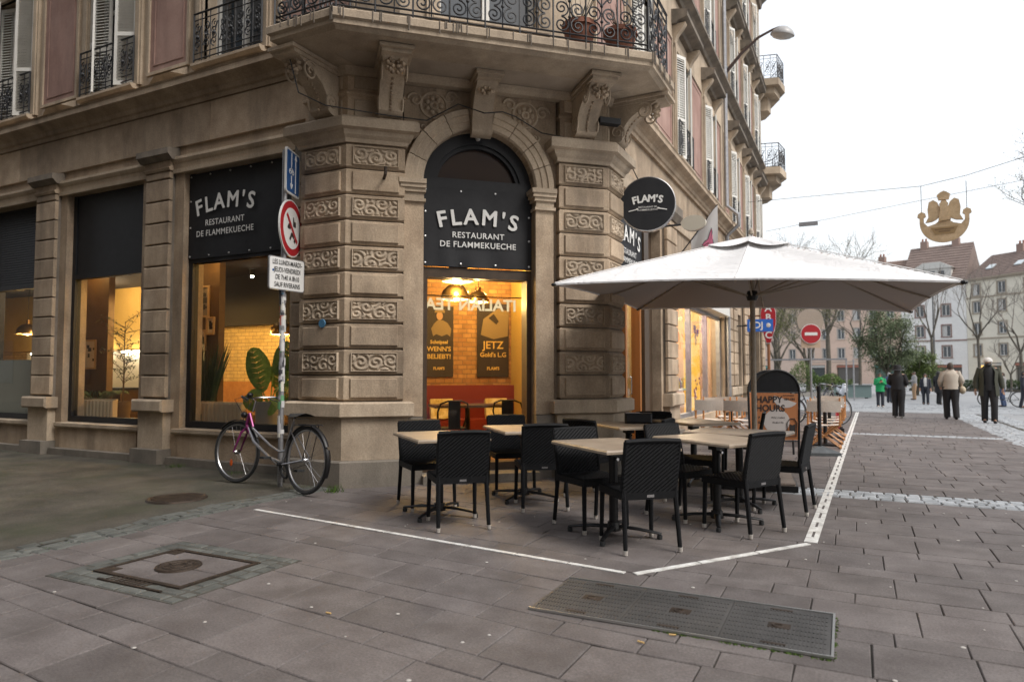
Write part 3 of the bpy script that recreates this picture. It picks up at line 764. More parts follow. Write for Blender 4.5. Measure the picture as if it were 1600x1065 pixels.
# shop windows on the left
def shop_window(F, a, b, d, z0, z1, top, frost=None, mullion=False):
    f = MB().fbox(F, a, a + .09, d - .06, d + .05, z0, top).fbox(F, b - .09, b, d - .06, d + .05, z0, top).fbox(F, a + .09, b - .09, d - .06, d + .05, z0, z0 + .09).fbox(F, a + .09, b - .09, d - .06, d + .05, z1, z1 + .08)
    o = part('shop_window', f, BLACKF)
    MB().fbox(F, a + .09, b - .09, d - .005, d + .003, z0 + .09, z1).build('pane', GLASS, o)
    return o
swA = shop_window(FL, -9.2, -6.98, -.18, .55, 3.06, 4.46)
swB = shop_window(FL, -12.2, -10.17, -.18, .55, 3.0, 4.46)
swC = shop_window(FL, -15.3, -13.15, -.18, .55, 2.92, 4.46)
MB().fbox(FL, -12.1, -10.27, -.2, -.15, 3.08, 4.46).build('blind_panel', BLACKF, swB)
for k in range(32): MB().sprof(FL, [(-.2, 3.0 + k * .045), (-.185, 3.0 + k * .045), (-.195, 3.04 + k * .045), (-.2, 3.042 + k * .045)], -15.2, -13.25).build('louvre', BLACKF, swC)
MB().fbox(FL, -15.2, -13.25, -.26, -.205, 2.92, 4.46).build('blind_panel', BLACKF, swC)
MB().fbox(FL, -9.1, -7.08, -.26, -.15, 3.06, 3.13).build('transom', BLACKF, swA)
for a_, b_ in ((-18.4, -16.3), (-21.5, -19.4)):
    q_ = shop_window(FL, a_, b_, -.18, .55, 2.95, 4.46); MB().fbox(FL, a_ + .09, b_ - .09, -.2, -.15, 3.03, 4.46).build('blind_panel', BLACKF, q_)
FROST = plain('frosted_glass', (.30, .31, .27), .9)
MB().fbox(FL, -15.2, -13.25, -.2, -.19, .64, 1.62).build('frosted_strip', FROST, swC)

# --- right street front, ground floor
RW_OPS = [(9.95, 13.3, .1, 4.2), (14.45, 20.55, .35, 3.55), (22.55, 23.85, .02, 3.3), (25.2, 28.6, .5, 3.4)]
wr = MB(); wall_open(wr, FR, 9.5, 30.3, 0, 5.5, -.4, -.02, RW_OPS); part('side_wall', wr, STONE)
for (a, b) in ((13.45, 14.3), (20.7, 21.5), (21.75, 22.45), (24.0, 24.8), (28.8, 29.6)):
    p = part('pilaster', MB().fbox(FR, a + .01, b - .01, -.05, .04, .2, 4.6), STONED)
    z = .985
    while z < 4.4:
        MB().cbox(FR, a, b, .03, .09, z + .02, min(z + .338, 4.5), .012).build('stone_block', STONE, p); z += .338
    MB().fbox(FR, a - .03, b + .03, -.04, .2, 0, .22).build('base_block', PLINTH, p)
    MB().fbox(FR, a, b, -.04, .11, .221, .72).build('pedestal', STONE2, p)
    MB().cbox(FR, a - .06, b + .06, -.04, .2, .721, .97, .025).build('ledge', STONE2, p)
    MB().sprof(FR, [(-.02, 4.5), (.12, 4.5), (.18, 4.6), (.2, 4.63), (.2, 4.8), (-.02, 4.84)], a - .08, b + .08).build('capital', STONED, p)
part('lintel_moulding', MB().sprof(FR, [(-.02, 4.46), (.03, 4.46), (.04, 4.52), (.05, 4.62), (.07, 4.7), (-.02, 4.72)], 9.9, 30.2), STONE2)
sw = shop_window(FR, 9.95, 11.2, -.2, .1, 2.9, 4.2)
f = MB().fbox(FR, 11.25, 11.33, -.26, -.1, .1, 2.9).fbox(FR, 12.1, 12.2, -.26, -.1, .1, 2.9).fbox(FR, 11.33, 12.1, -.26, -.1, 2.8, 2.9)
dR = part('side_door', f, plain('orange_timber', (.30, .12, .035), .45)); MB().fbox(FR, 11.33, 12.1, -.2, -.192, .1, 2.8).build('pane', GLASS, dR)
MB().fbox(FR, 12.25, 12.55, -.3, -.05, 0, 4.2).build('door_pier', BROWNF, dR); MB().fbox(FR, 12.55, 13.3, -.3, -.2, 0, 4.2).build('side_panel', BROWNF, dR)
MB().tube([FR.P(11.42, -.09, 1.0), FR.P(11.42, -.06, 1.02), FR.P(11.42, -.06, 1.3), FR.P(11.42, -.09, 1.32)], .012, 6).build('handle', CHROME, dR)
sh2 = MB()
for a in (14.45, 16.5, 18.5, 20.47): sh2.fbox(FR, a, a + .08, -.26, -.14, .35, 3.0)
sh2.fbox(FR, 14.45, 20.55, -.26, -.14, 2.92, 3.0).fbox(FR, 14.45, 20.55, -.26, -.14, .35, .45)
so = part('shop_window', sh2, GREYM); so['label'] = 'brightly lit shop window with yellow column'
for a, b in ((14.53, 16.5), (16.58, 18.5), (18.58, 20.47)): MB().fbox(FR, a, b, -.2, -.192, .45, 2.92).build('pane', GLASS2, so)
MB().fbox(FR, 14.4, 20.6, -.3, .14, 3.02, 3.62).build('fascia_board', plain('fascia_white', (.62, .61, .58), .5), so)
gd = part('street_door', MB().fbox(FR, 22.55, 23.85, -.4, -.3, 0.02, 3.3), plain('dark_door', (.03, .028, .026), .5))
MB().fbox(FR, 22.7, 23.15, -.3, -.27, .3, 2.2).build('door_panel', BLACKF, gd); MB().fbox(FR, 23.25, 23.7, -.3, -.27, .3, 2.2).build('door_panel', BLACKF, gd)
s3 = shop_window(FR, 25.2, 28.6, -.2, .5, 3.0, 3.4)

# --- iron scroll work
def ironwork(w_, h_, pitch=.2, thick=.0125, seed=0):
    m = MB(); rn = random.Random(seed)
    n_ = max(2, round(w_ / pitch)); p = w_ / n_
    for z, r_ in ((.03, thick), (h_ * .16, thick * .8), (h_ * .86, thick * .8), (h_, thick * 1.5)): m.tube([(-w_ / 2, 0, z), (w_ / 2, 0, z)], r_, 4)
    for i in range(n_ + 1): m.tube([(-w_ / 2 + i * p, 0, 0), (-w_ / 2 + i * p, 0, h_)], thick * (1.4 if i in (0, n_) else .8), 4)
    for i in range(n_):
        cx = -w_ / 2 + (i + .5) * p
        for sg, cz, r_ in ((1, h_ * .33, p * .42), (-1, h_ * .33 + p * .5, p * .36), (-1, h_ * .68, p * .42), (1, h_ * .68 - p * .5, p * .34)):
            pts = spiral(cx - sg * p * .04, cz, r_, r_ * .16, -math.pi / 2 if sg > 0 else math.pi / 2, 1.35 * (1 if i % 2 else -1) * sg, 16)
            m.tube([(x, 0, z) for x, z in pts], thick * .75, 4)
        m.tube([(cx - p * .4, 0, h_ * .3), (cx, 0, h_ * .5), (cx + p * .4, 0, h_ * .72)], thick * .7, 4)
        m.ball((cx, 0, h_ * .5), thick * 2.2, nu=6, nv=4)
    return m
GUARD_L = ironwork(1.42, .74, .17).mesh('guard_rail', IRON)
GUARD_R = ironwork(1.36, .76, .19).mesh('guard_rail', IRON)
# --- upper storeys
Lw, Rw = (-5.144, 7.0), (-3.4, 8.628)
FU = Fr(((Lw[0] + Rw[0]) / 2, (Lw[1] + Rw[1]) / 2), ((Rw[0] - Lw[0]) / math.dist(Lw, Rw), (Rw[1] - Lw[1]) / math.dist(Lw, Rw)), ((Rw[1] - Lw[1]) / math.dist(Lw, Rw), -(Rw[0] - Lw[0]) / math.dist(Lw, Rw)))
hwU = math.dist(Lw, Rw) / 2
LWIN = [-8.18, -11.03, -13.95, -16.85, -19.75, -22.65]; RWIN = [11.9, 15.25, 18.4, 22.5, 25.4, 28.3]
FLOORS = [(5.9, 6.06, 2.35, 9.75), (9.75, 10.05, 2.2, 13.4), (13.4, 13.7, 2.0, 17.0)]     # z0, window foot, height, z1
def shutter_mesh(w_, h_):
    m = MB()
    for a, b, c, d in ((0, .045, 0, h_), (w_ - .045, w_, 0, h_), (.045, w_ - .045, 0, .07), (.045, w_ - .045, h_ - .07, h_), (.045, w_ - .045, h_ * .36, h_ * .36 + .06)): m.box(a, b, -.016, .016, c, d)
    z = .09
    while z < h_ - .09:
        m.hexa([(.04, -.016, z), (w_ - .04, -.016, z), (w_ - .04, -.010, z), (.04, -.010, z), (.04, .010, z + .034), (w_ - .04, .010, z + .034), (w_ - .04, .016, z + .034), (.04, .016, z + .034)]); z += .052
    return m.mesh('shutter', WHITEW)
SHUT = shutter_mesh(.36, 2.28)
ORANGE = plain('orange_curtain', (.36, .11, .02), .8)
def hood_mesh(w_):
    m = MB().sprof(WORLD, [(0, 0), (.1, .0), (.14, .05), (.3, .1), (.34, .12), (.34, .22), (.38, .25), (.0, .33)], -w_ / 2, w_ / 2); return m.mesh('hood', STONED)
def console(w_, h_, pr, n=12, big=False):                # S-shaped bracket, local: -y outwards
    prof = []
    for i in range(n + 1):
        t = i / n; d = pr * (t ** 1.5 * .62 + .30 * (0.5 - 0.5 * math.cos(math.pi * t)) + .08 * t + .04 * math.sin(t * 9))
        if big:
            d = pr / .7 * float(np.interp(t, (0, .04, .1, .17, .3, .45, .6, .72, .8, .88, .95, 1), (.05, .13, .17, .155, .17, .21, .28, .38, .5, .6, .66, .7)))
        prof.append((max(.02, d), t * h_))
    return MB().sprof(WORLD, [(-.02, 0)] + prof + [(-.02, h_)], -w_ / 2, w_ / 2)
HOOD = hood_mesh(1.75); CONS = console(.16, .5, .28).mesh('console', STONE2, True)
def window(F, sc, zf, h_, w_=1.24, guard=GUARD_R, hood=True, shut=True, orange=False, rot=0, shutl=1):
    f = MB()
    f.fbox(F, sc - w_ / 2, sc - w_ / 2 + .06, -.3, -.22, zf, zf + h_).fbox(F, sc + w_ / 2 - .06, sc + w_ / 2, -.3, -.22, zf, zf + h_).fbox(F, sc - .05, sc + .05, -.3, -.215, zf, zf + h_)
    f.fbox(F, sc - w_ / 2 + .06, sc + w_ / 2 - .06, -.3, -.22, zf + h_ - .08, zf + h_).fbox(F, sc - w_ / 2 + .06, sc + w_ / 2 - .06, -.3, -.22, zf, zf + .1).fbox(F, sc - w_ / 2 + .06, sc + w_ / 2 - .06, -.3, -.225, zf + h_ * .66, zf + h_ * .66 + .05)
    o = part('window', f, WHITEW)
    MB().fbox(F, sc - w_ / 2, sc + w_ / 2, -.34, -.27, zf, zf + h_).build('pane', GLASSD, o)
    if orange: MB().fbox(F, sc - .02, sc + .1, -.26, -.2, zf, zf + h_).build('curtain', ORANGE, o)
    if shut:
        for sg in (-1, 1):
            for k in range(2):
                M = F.M(sc + sg * (w_ / 2 - .01), .0 - .045 * k, zf + .01) @ Matrix.Rotation(R((180 if sg > 0 else 0) + (-sg if k else sg) * (26 - 12 * k)), 4, 'Z')
                put('shutter', SHUT, o, M)
    c = MB()
    for sg in (-1, 1):
        a = sc + sg * w_ / 2; b = a + sg * .17; a, b = min(a, b), max(a, b)
        c.fbox(F, a, b, -.05, .045, zf - .02, zf + h_ + .18); c.fbox(F, a + .04, b - .04, -.05, .065, zf - .02, zf + h_ + .1)
    c.fbox(F, sc - w_ / 2 - .17, sc + w_ / 2 + .17, -.05, .05, zf + h_, zf + h_ + .18)
    c.build('surround', STONE2, o)
    MB().sprof(F, [(-.28, zf - .06), (.12, zf - .1), (.16, zf - .06), (.16, zf - .02), (-.28, zf)], sc - w_ / 2 - .1, sc + w_ / 2 + .1).build('sill', STONE2, o)
    if hood:
        put('hood', HOOD, o, F.M(sc, .0, zf + h_ + .48))
        for sg in (-1, 1): put('console', CONS, o, F.M(sc + sg * .72, .0, zf + h_ + .0))
    if guard: put('guard_rail', guard, o, F.M(sc, .11, zf + .02))
    return o
for fi, (z0, zf, h_, z1) in enumerate(FLOORS):
    nl = LWIN if fi == 0 else LWIN
    m = MB(); wall_open(m, FL, WX, Lw[0], z0, z1, -.35, 0, [(s_ - .62, s_ + .62, zf, zf + h_) for s_ in LWIN]); part('upper_wall', m, STONE2)
    m = MB(); wall_open(m, FR, Rw[1], 30.3, z0, z1, -.35, 0, [(s_ - .62, s_ + .62, zf, zf + h_) for s_ in RWIN]); part('upper_wall', m, STONE2)
    m = MB(); wall_open(m, FU, -hwU, hwU, z0 if fi else 5.2, z1, -.35, 0, [(-.7, .7, zf - .1, zf + h_)]); part('upper_wall', m, STONE2)
    for k, s_ in enumerate(LWIN):
        if fi < 2: window(FL, s_, zf, h_, guard=GUARD_L, hood=True, shut=(k != 0), orange=(fi == 0 and k == 1))
    for k, s_ in enumerate(RWIN): window(FR, s_, zf, h_, guard=GUARD_R, hood=(fi < 2), shut=True)
    window(FU, 0, zf - .08, h_, w_=1.36, guard=None, hood=False, shut=False)
    # pink recessed panels between windows
    def panel(F, a, b):
        zt = zf + h_ + .1
        p = part('render_panel', MB().fbox(F, a, b, -.02, .012, zf + .12, zt), RENDERED)
        bd = MB()
        for q in ((a - .05, a, zf + .07, zt + .05), (b, b + .05, zf + .07, zt + .05)): bd.fbox(F, q[0], q[1], -.02, .04, q[2], q[3])
        bd.fbox(F, a, b, -.02, .04, zf + .07, zf + .12).fbox(F, a, b, -.02, .04, zt, zt + .05); bd.build('panel_moulding', STONE2, p)
        bd = MB()
        for ia in (.09,):
            for q in ((a + ia, a + ia + .03, zf + .22, zt - .1), (b - ia - .03, b - ia, zf + .22, zt - .1)): bd.fbox(F, q[0], q[1], .0, .022, q[2], q[3])
            bd.fbox(F, a + ia + .03, b - ia - .03, .0, .022, zf + .22, zf + .25); bd.fbox(F, a + ia + .03, b - ia - .03, .0, .022, zt - .13, zt - .1)
        bd.build('inner_moulding', RENDERED, p)
        if fi == 0:
            c = (a + b) / 2; dp = MB(); A_ = [F.P(x, .02, z) for x, z in ((a - .02, 5.975), (b + .02, 5.975), (b + .02, zf + .05), (a - .02, zf + .05))]
            dp.add(A_ + [F.P(a + .25, .12, (5.975 + zf + .05) / 2), F.P(b - .25, .12, (5.975 + zf + .05) / 2)], [(0, 1, 5, 4), (1, 2, 5), (2, 3, 4, 5), (3, 0, 4)]); dp.build('diamond_block', STONE2, p)
    for a, b in zip(LWIN[1:], LWIN[:-1]): panel(FL, a + .98, b - .98)
    panel(FL, LWIN[0] + 1.0, -5.9)
    for a, b in zip(RWIN[:-1], RWIN[1:]):
        if b - a > 3.6: panel(FR, a + .98, a + 1.7); panel(FR, b - 1.7, b - .98)
        else: panel(FR, a + .98, b - .98)
    panel(FR, 9.5, RWIN[0] - 1.0)
    # string course
    if fi < 2:
        SP = [(-.1, z1 - .12), (.06, z1 - .12), (.1, z1 - .05), (.22, z1 + .02), (.26, z1 + .04), (.26, z1 + .12), (.02, z1 + .2), (-.1, z1 + .2)]
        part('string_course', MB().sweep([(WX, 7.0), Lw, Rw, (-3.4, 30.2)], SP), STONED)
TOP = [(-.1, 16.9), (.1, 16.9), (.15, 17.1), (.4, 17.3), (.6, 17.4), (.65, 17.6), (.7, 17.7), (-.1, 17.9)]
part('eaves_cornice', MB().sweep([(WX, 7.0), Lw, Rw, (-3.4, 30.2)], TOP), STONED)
part('roof', MB().sweep([(WX, 7.0), Lw, Rw, (-3.4, 30.2)], [(-.05, 17.8), (-1.6, 20.6), (-4.8, 21.2), (-4.8, 17.8)]), plain('slate', (.07, .075, .085), .6))
# far end: bay with balconies
FE = Fr((-3.4, 30.2), (math.cos(R(135)), math.sin(R(135))), (math.sin(R(135)), -math.cos(R(135))))
m = MB().fbox(FE, 0, 2.4, -.6, .0, 0, 17.3); part('end_wall', m, STONE2)
for zb in (9.55, 13.25):
    ps = [(-3.4, 29.3), (-2.6, 29.5), (-2.45, 30.6), (-3.1, 31.9), (-4.3, 32.6), (-4.6, 31.6), (-3.4, 30.3)]
    b = part('end_balcony', MB().prism(ps, zb, zb + .28), STONE2)
    MB().prism([(p[0] * .8 + -3.5 * .2, p[1] * .8 + 30.6 * .2) for p in ps], zb - .25, zb - .002).build('balcony_moulding', STONE2, b)
    MB().prism([(p[0] * .45 + -3.5 * .55, p[1] * .45 + 30.6 * .55) for p in ps], zb - .8, zb - .252).build('balcony_bracket', STONE2, b)
    rail = MB()
    for (p0, p1) in zip(ps[:5][:-1], ps[1:5]):
        a = Vector((p0[0] + (-3.5 - p0[0]) * .06, p0[1] + (30.6 - p0[1]) * .06, zb + .28)); c = Vector((p1[0] + (-3.5 - p1[0]) * .06, p1[1] + (30.6 - p1[1]) * .06, zb + .28)); L_ = (c - a).length
        iw = ironwork(L_, 1.0, .28, .012); t = (c - a).normalized(); M = Matrix.Identity(4)
        for i in range(3): M[i][0] = t[i]; M[i][1] = (-t.y, t.x, 0)[i]
        M.translation = (a + c) / 2; iw.xf(M); rail.add(iw.v, iw.f)
    rail.build('railing', IRON, b)
# drain pipe
part('drain_pipe', MB().tube([FR.P(20.6, .09, 0), FR.P(20.6, .09, 5.4), FR.P(20.6, .42, 5.7), FR.P(20.6, .42, 6.0), FR.P(20.6, .1, 6.3), FR.P(20.6, .1, 17.0)], .06, 8), GREYM, smooth=True)

# --- corner balcony
BP = [(-5.97, 7.1), (-5.97, 5.57), (-4.985, 5.57), (-2.15, 8.21), (-2.15, 9.22), (-3.5, 9.22)]
bal = part('corner_balcony', MB().sweep(BP, [(-.55, 5.14), (-.10, 5.14), (-.06, 5.17), (-.03, 5.18), (-.03, 5.23), (.0, 5.25), (.0, 5.33), (-.02, 5.35), (-.55, 5.35)]), STONE2)
bal['label'] = 'corner balcony with scroll iron railing over the door'
MB().prism([(-5.5, 7.1), (-5.5, 6.05), (-5.15, 6.05), (-2.62, 8.4), (-2.62, 8.8), (-3.5, 8.8), (-3.5, 8.6), (-5.1, 7.1)], 5.145, 5.345).build('soffit_slab', SOFFIT, bal)
MB().sweep([(-6.27, 7.1), (-6.27, Lc.y), xy(Lc), xy(Rc), (Rc.x, 9.47), (-3.5, 9.47)], [(-.1, 5.05), (.02, 5.05), (.06, 5.09), (.08, 5.138), (-.1, 5.138)]).build('soffit_moulding', STONE2, bal)
# drip stains on the slab edge are runs of dark lichen
drip = MB()
for (p0, p1) in zip(BP[1:4], BP[2:5]):
    a, c = Vector(p0), Vector(p1); t = (c - a).normalized(); nn = Vector((t.y, -t.x)); L_ = (c - a).length; k = 0
    while k < L_:
        k += random.choice((.015, .02, .05, .12, .25)) * random.uniform(.5, 1.6); q = a + t * min(k, L_) + nn * .003; h_ = random.uniform(.05, .16)
        drip.box(q.x - .005, q.x + .005, q.y - .005, q.y + .005, 5.345 - h_, 5.352)
tag(drip.build('lichen_streaks', STONED, bal), kind='stuff')
def corbel(w_):
    m = console(w_, .56, .72, 28, True)
    for sg in (-1, 1):                         # volute on each cheek, beaded face
        pts = [(sg * (w_ / 2), -d, z) for d, z in spiral(.10, .16, .11, .02, -1.0, 1.6, 26)]; m.tube(pts, .014, 5)
        pts = [(sg * (w_ / 2), -d, z) for d, z in spiral(.48, .40, .12, .02, 2.2, -1.6, 26)]; m.tube(pts, .014, 5)
    return m
CORB = corbel(.29)
leaf = MB()
for i in range(9):
    for sg in (-1, 1):
        leaf.ball((sg * .03 * (1 + i % 3), -.60 - .02 * (i % 2), .36 + .02 * i), .03, .035, .028, 7, 5)
for i in range(9):
    t = .12 + .07 * i; leaf.ball((0, -(.72 / .7 * float(np.interp(t, (0, .04, .1, .17, .3, .45, .6, .72, .8, .88, .95, 1), (.05, .13, .17, .155, .17, .21, .28, .38, .5, .6, .66, .7)))) - .006, t * .56), .02, nu=7, nv=5)
for i in range(5): leaf.ball((-.1 + i * .05, -.05, -.02 - .01 * (i % 2)), .035, .03, .04, 7, 5)
CORB_ME = CORB.mesh('corbel', STONE2, True); LEAF_ME = leaf.mesh('acanthus', STONE, True)
ABAC = MB().box(-.2, .2, -.82, .02, .56, .60).box(-.17, .17, -.77, .02, .52, .56).mesh('abacus', STONE2)
for F, s_, d in ((FL, -5.83, 7 - Lc.y), (FC, -1.22, -.1), (FC, 1.38, -.1), (FR, 9.1, Rc.x + 3.4)):
    c = put('corbel', CORB_ME, bal, F.M(s_, d, 4.53)); tag(put('acanthus', LEAF_ME, c), kind='stuff'); put('abacus', ABAC, c)
key = console(.27, .66, .45, 24, True)
key.xf(Matrix.Scale(1, 4)); kk = put('keystone', key.mesh('keystone', STONE2, True), bal, FC.M(DC, -.2, 4.46))
tag(put('acanthus', LEAF_ME, kk, Matrix.Translation((0, .27, .12)) @ Matrix.Diagonal((1, .95, 1, 1))), kind='stuff')
put('abacus', ABAC, kk, Matrix.Translation((0, .2, .08)) @ Matrix.Diagonal((.9, .9, 1, 1)))
# scroll railing
def rail_panel(w_, h_=.95):
    m = MB(); th = .013
    for z in (.06, .12, h_ - .12, h_): m.tube([(-w_ / 2, 0, z), (w_ / 2, 0, z)], th if z < h_ else .02, 4)
    m.tube([(-w_ / 2, 0, 0), (-w_ / 2, 0, h_)], .012, 5); m.tube([(w_ / 2, 0, 0), (w_ / 2, 0, h_)], .012, 5); m.tube([(0, 0, .06), (0, 0, h_)], .008, 4)
    r_ = w_ * .235
    for sg in (-1, 1):
        for cz, t0, tn in ((.12 + r_ * 1.05, math.pi / 2, 1.7), (.12 + r_ * 3.1, -math.pi / 2, -1.7)):
            m.tube([(sg * (w_ / 4) + (x if sg > 0 else -x), 0, z) for x, z in spiral(0, cz, r_, r_ * .14, t0, tn, 26)], th * .8, 5)
        m.tube([(0, 0, .12 + r_ * 4.1), (sg * w_ * .16, 0, .12 + r_ * 4.9), (sg * w_ * .34, 0, .12 + r_ * 5.3), (sg * w_ * .44, 0, h_ - .14)], th * .8, 5)
        m.tube([(sg * w_ * x, 0, z) for x, z in spiral(.26, h_ - .3, .11, .03, 0, 1.4, 18)], th * .7, 5)
    for z in (.12 + r_ * 2.1, .12 + r_ * 4.1): m.ball((0, 0, z), .022, nu=7, nv=5)
    return m
sides = [(Vector(BP[1]), Vector(BP[2])), (Vector(BP[2]), Vector(BP[3])), (Vector(BP[3]), Vector(BP[4])), (Vector((-5.97, 6.95)), Vector(BP[1]))]
cache = {}
for a, c in sides:
    t = (c - a).normalized(); nn = Vector((-t.y, t.x)); L_ = (c - a).length; a2 = a + nn * .09 + t * .04; L2 = L_ - .08; k = max(1, round(L2 / .44)); pw_ = L2 / k
    key_ = round(pw_, 3)
    if key_ not in cache: cache[key_] = rail_panel(pw_).mesh('railing_panel', IRON)
    for i in range(k):
        q = a2 + t * (pw_ * (i + .5)); M = Matrix.Identity(4)
        for r_ in range(2): M[r_][0] = t[r_]; M[r_][1] = nn[r_]
        M.translation = (q.x, q.y, 5.35); put('railing_panel', cache[key_], bal, M)
# flower pots on the balcony
for k, (s_, d) in enumerate(((1.05, .62), (1.62, .60))):
    P_ = FC.P(s_, d, 5.36); po = thing('flower_pot', ['terracotta pot with bare twigs behind the balcony railing', 'terracotta pot at the right end of the corner balcony'][k], 'flower pot', P_)
    MB().lathe([(0, 0), (.14, 0), (.2, .3), (.22, .3), (.22, .36), (.18, .36), (.17, .28), (0, .28)], 18).build('pot', plain('terracotta', (.22, .085, .05), .8), po, True)
    tw = MB()
    for i in range(22):
        a = random.uniform(0, 6.28); tw.tube([(0, 0, .27), (.08 * math.cos(a), .08 * math.sin(a), .45), (.2 * math.cos(a) * random.uniform(.5, 1.3), .2 * math.sin(a), .5 + random.uniform(0, .3))], [.008, .005, .002], 4)
    tw.build('twigs', plain('twig', (.05, .05, .03), .9), po)
# cable slung across the arch and down to the hanging sign
pts = [FC.P(-2.4, .25, 5.0), FC.P(-2.3, .3, 4.6), FC.P(-2.0, .18, 4.53), FC.P(-1.2, .06, 4.53), FC.P(-.75, -.1, 4.58), FC.P(-.35, -.06, 4.82), FC.P(-.05, .14, 4.66), FC.P(.2, .1, 4.72), FC.P(.42, -.06, 4.74), FC.P(.8, -.12, 4.58), FC.P(1.1, -.06, 4.53)]
part('cable', MB().tube(pts, .008, 5), RUBBER, smooth=True)
part('cable', MB().tube([FR.P(9.3, .45, 4.75), FR.P(9.45, .5, 4.5), FR.P(9.9, .52, 4.3), FR.P(10.3, .55, 4.2)], .008, 5), RUBBER)
part('metal_peg', MB().tube([FC.P(-1.28, -.1, 3.78), FC.P(-1.28, .1, 3.8), FC.P(-1.28, .1, 3.88)], .02, 8), CASTIRON)
part('spot_lamp', MB().fbox(FC, 1.55, 1.85, .0, .12, 4.72, 4.80), BLACKF)
part('blue_disc', MB().lathe([(0, .012), (.05, .012), (.055, 0)], 18, FL.P(-5.86, 7 - Lc.y + .03, 1.98), FL.n), plain('blue_enamel', (.05, .16, .28), .4))
# ------------------------------------------------------------------ inside the restaurant
WARM = (1.0, .62, .21)
YELLOWW = mottled('ochre_wall', (.50, .33, .08), (.56, .38, .11), 2, .8, .1, 30, fine=.03)
BROWNW = mottled('brown_panel', (.075, .04, .014), (.11, .06, .022), 3, .6, .1, 30, fine=.04)
DARKC = plain('dark_ceiling', (.016, .013, .011), .8)
TILE = brickmat('glazed_brick', (.60, .43, .17), (.67, .50, .22), (.28, .19, .08), .22, .075, .3, .5, .006, spec=.6)
REDBRICK = brickmat('old_brick', (.36, .18, .065), (.55, .31, .11), (.28, .17, .08), .24, .085, .8, .6, .01)
FLOORW = mottled('timber_floor', (.16, .08, .035), (.24, .13, .06), 4, .5, .1, 30)
rm = bpy.data.objects.new('restaurant_room', None); COL.objects.link(rm); tag(rm, kind='structure')
MB().prism([(-23, 7.42), (-5.6, 7.42), (-5.0, 7.5), (-4.3, 8.1), (-3.85, 8.9), (-3.85, 13.2), (-23, 13.2)], .06, .10).build('floor', FLOORW, rm)
MB().prism([(-23, 7.38), (-5.6, 7.38), (-5.0, 7.5), (-4.3, 8.1), (-3.85, 8.9), (-3.85, 13.2), (-23, 13.2)], 3.42, 3.5).build('ceiling', DARKC, rm)
MB().box(-23, -9.0, 10.5, 10.6, .1, 3.42).build('tiled_wall', TILE, rm)
MB().box(-23, -13.2, 10.42, 10.49, 1.95, 3.42).build('ochre_upper_wall', YELLOWW, rm)
MB().box(-23.1, -23, 7.3, 13.2, .1, 3.42).build('end_wall', YELLOWW, rm)
MB().box(-10.4, -9.55, 8.0, 8.12, .1, 3.42).build('partition', BROWNW, rm)
MB().box(-13.85, -12.52, 8.0, 8.12, .1, 3.42).build('partition', BROWNW, rm)
MB().box(-17.4, -16.6, 8.0, 8.3, .1, 3.42).build('partition', BLACKF, rm)
MB().box(-13.15, -9.2, 10.2, 10.49, 2.38, 3.42).build('dark_soffit', DARKC, rm)
MB().fbox(FC, -1.2, 1.62, -4.4, -4.2, .1, 3.42).build('brick_wall', REDBRICK, rm)
MB().fbox(FC, 1.56, 1.66, -4.2, -.7, .1, 3.42).build('ochre_side_wall', YELLOWW, rm)
MB().box(-9.05, -8.95, 10.0, 13, .1, 3.42).build('back_partition', YELLOWW, rm)
# kitchen counter, bright shelves behind
KW = plain('kitchen_white', (.75, .72, .62), .4)
MB().box(-19.5, -14.2, 10.3, 10.48, .95, 1.9).build('kitchen_back_panel', KW, rm)
ctr = thing('counter', 'dark serving counter in front of the bright kitchen wall', 'counter', (-16.6, 9.9, .1))
MB().box(-2, 2, -.25, .25, 0, .9).build('body', BROWNW, ctr); MB().box(-2.05, 2.05, -.3, .3, .9, .95).build('worktop', BLACKF, ctr)
EMW = emis('kitchen_tube', (1, .86, .62), 22)
for x in (-18.6, -16.4, -14.9):
    o = MB().box(x - .5, x + .5, 10.18, 10.24, 1.86, 1.9).build('light_tube', EMW); tag(o, {-18.6: 'left-hand kitchen light tube seen through the louvred bay', -16.4: 'middle kitchen light tube behind the counter', -14.9: 'kitchen light tube behind the potted olive tree'}[x], 'light', 'kitchen light tubes')
def lamp_light(p, e, c=WARM, r=.06):
    l = bpy.data.lights.new('lamp_light', 'POINT'); l.energy = e * 1.5; l.color = c; l.shadow_soft_size = r
    o = bpy.data.objects.new('lamp_light', l); COL.objects.link(o); o.location = p; return o
BRASS = plain('brass', (.42, .27, .10), .28, .9); GLOW = emis('lamp_glow', (1, .74, .38), 14)
INNERW = plain('lamp_enamel', (.8, .7, .5), .5)
def pendant(P_, label, r=.2, e=55, drop=.6):
    o = thing('pendant_lamp', label, 'lamp', P_, group='brass pendant lamps')
    MB().lathe([(r, 0), (r * .99, r * .25), (r * .86, r * .6), (r * .55, r * .92), (r * .2, r * 1.05), (.05, r * 1.1), (.045, r * 1.4), (0, r * 1.42)], 24).build('shade', BRASS, o, True)
    MB().lathe([(r * .96, .012), (r * .8, r * .5), (r * .4, r * .85), (0, r * .9)], 20).build('inner_layer', INNERW, o, True)
    MB().ball((0, 0, r * .22), r * .34, r * .34, r * .3, 12, 8).build('bulb', GLOW, o, True)
    MB().tube([(0, 0, r * 1.4), (0, 0, r * 1.4 + drop)], .006, 5).build('cord', BLACKF, o)
    l = lamp_light((0, 0, -.03), e); l.parent = o; l.name = 'lamp_light'
    return o
pendant(FC.P(.0, -1.9, 2.50), 'brass dome pendant seen through the arched entrance, left of two', .23, 42, .6)
pendant(FC.P(.36, -1.9, 2.47), 'brass bell pendant hanging right of the dome lamp in the entrance', .17, 30, .65)
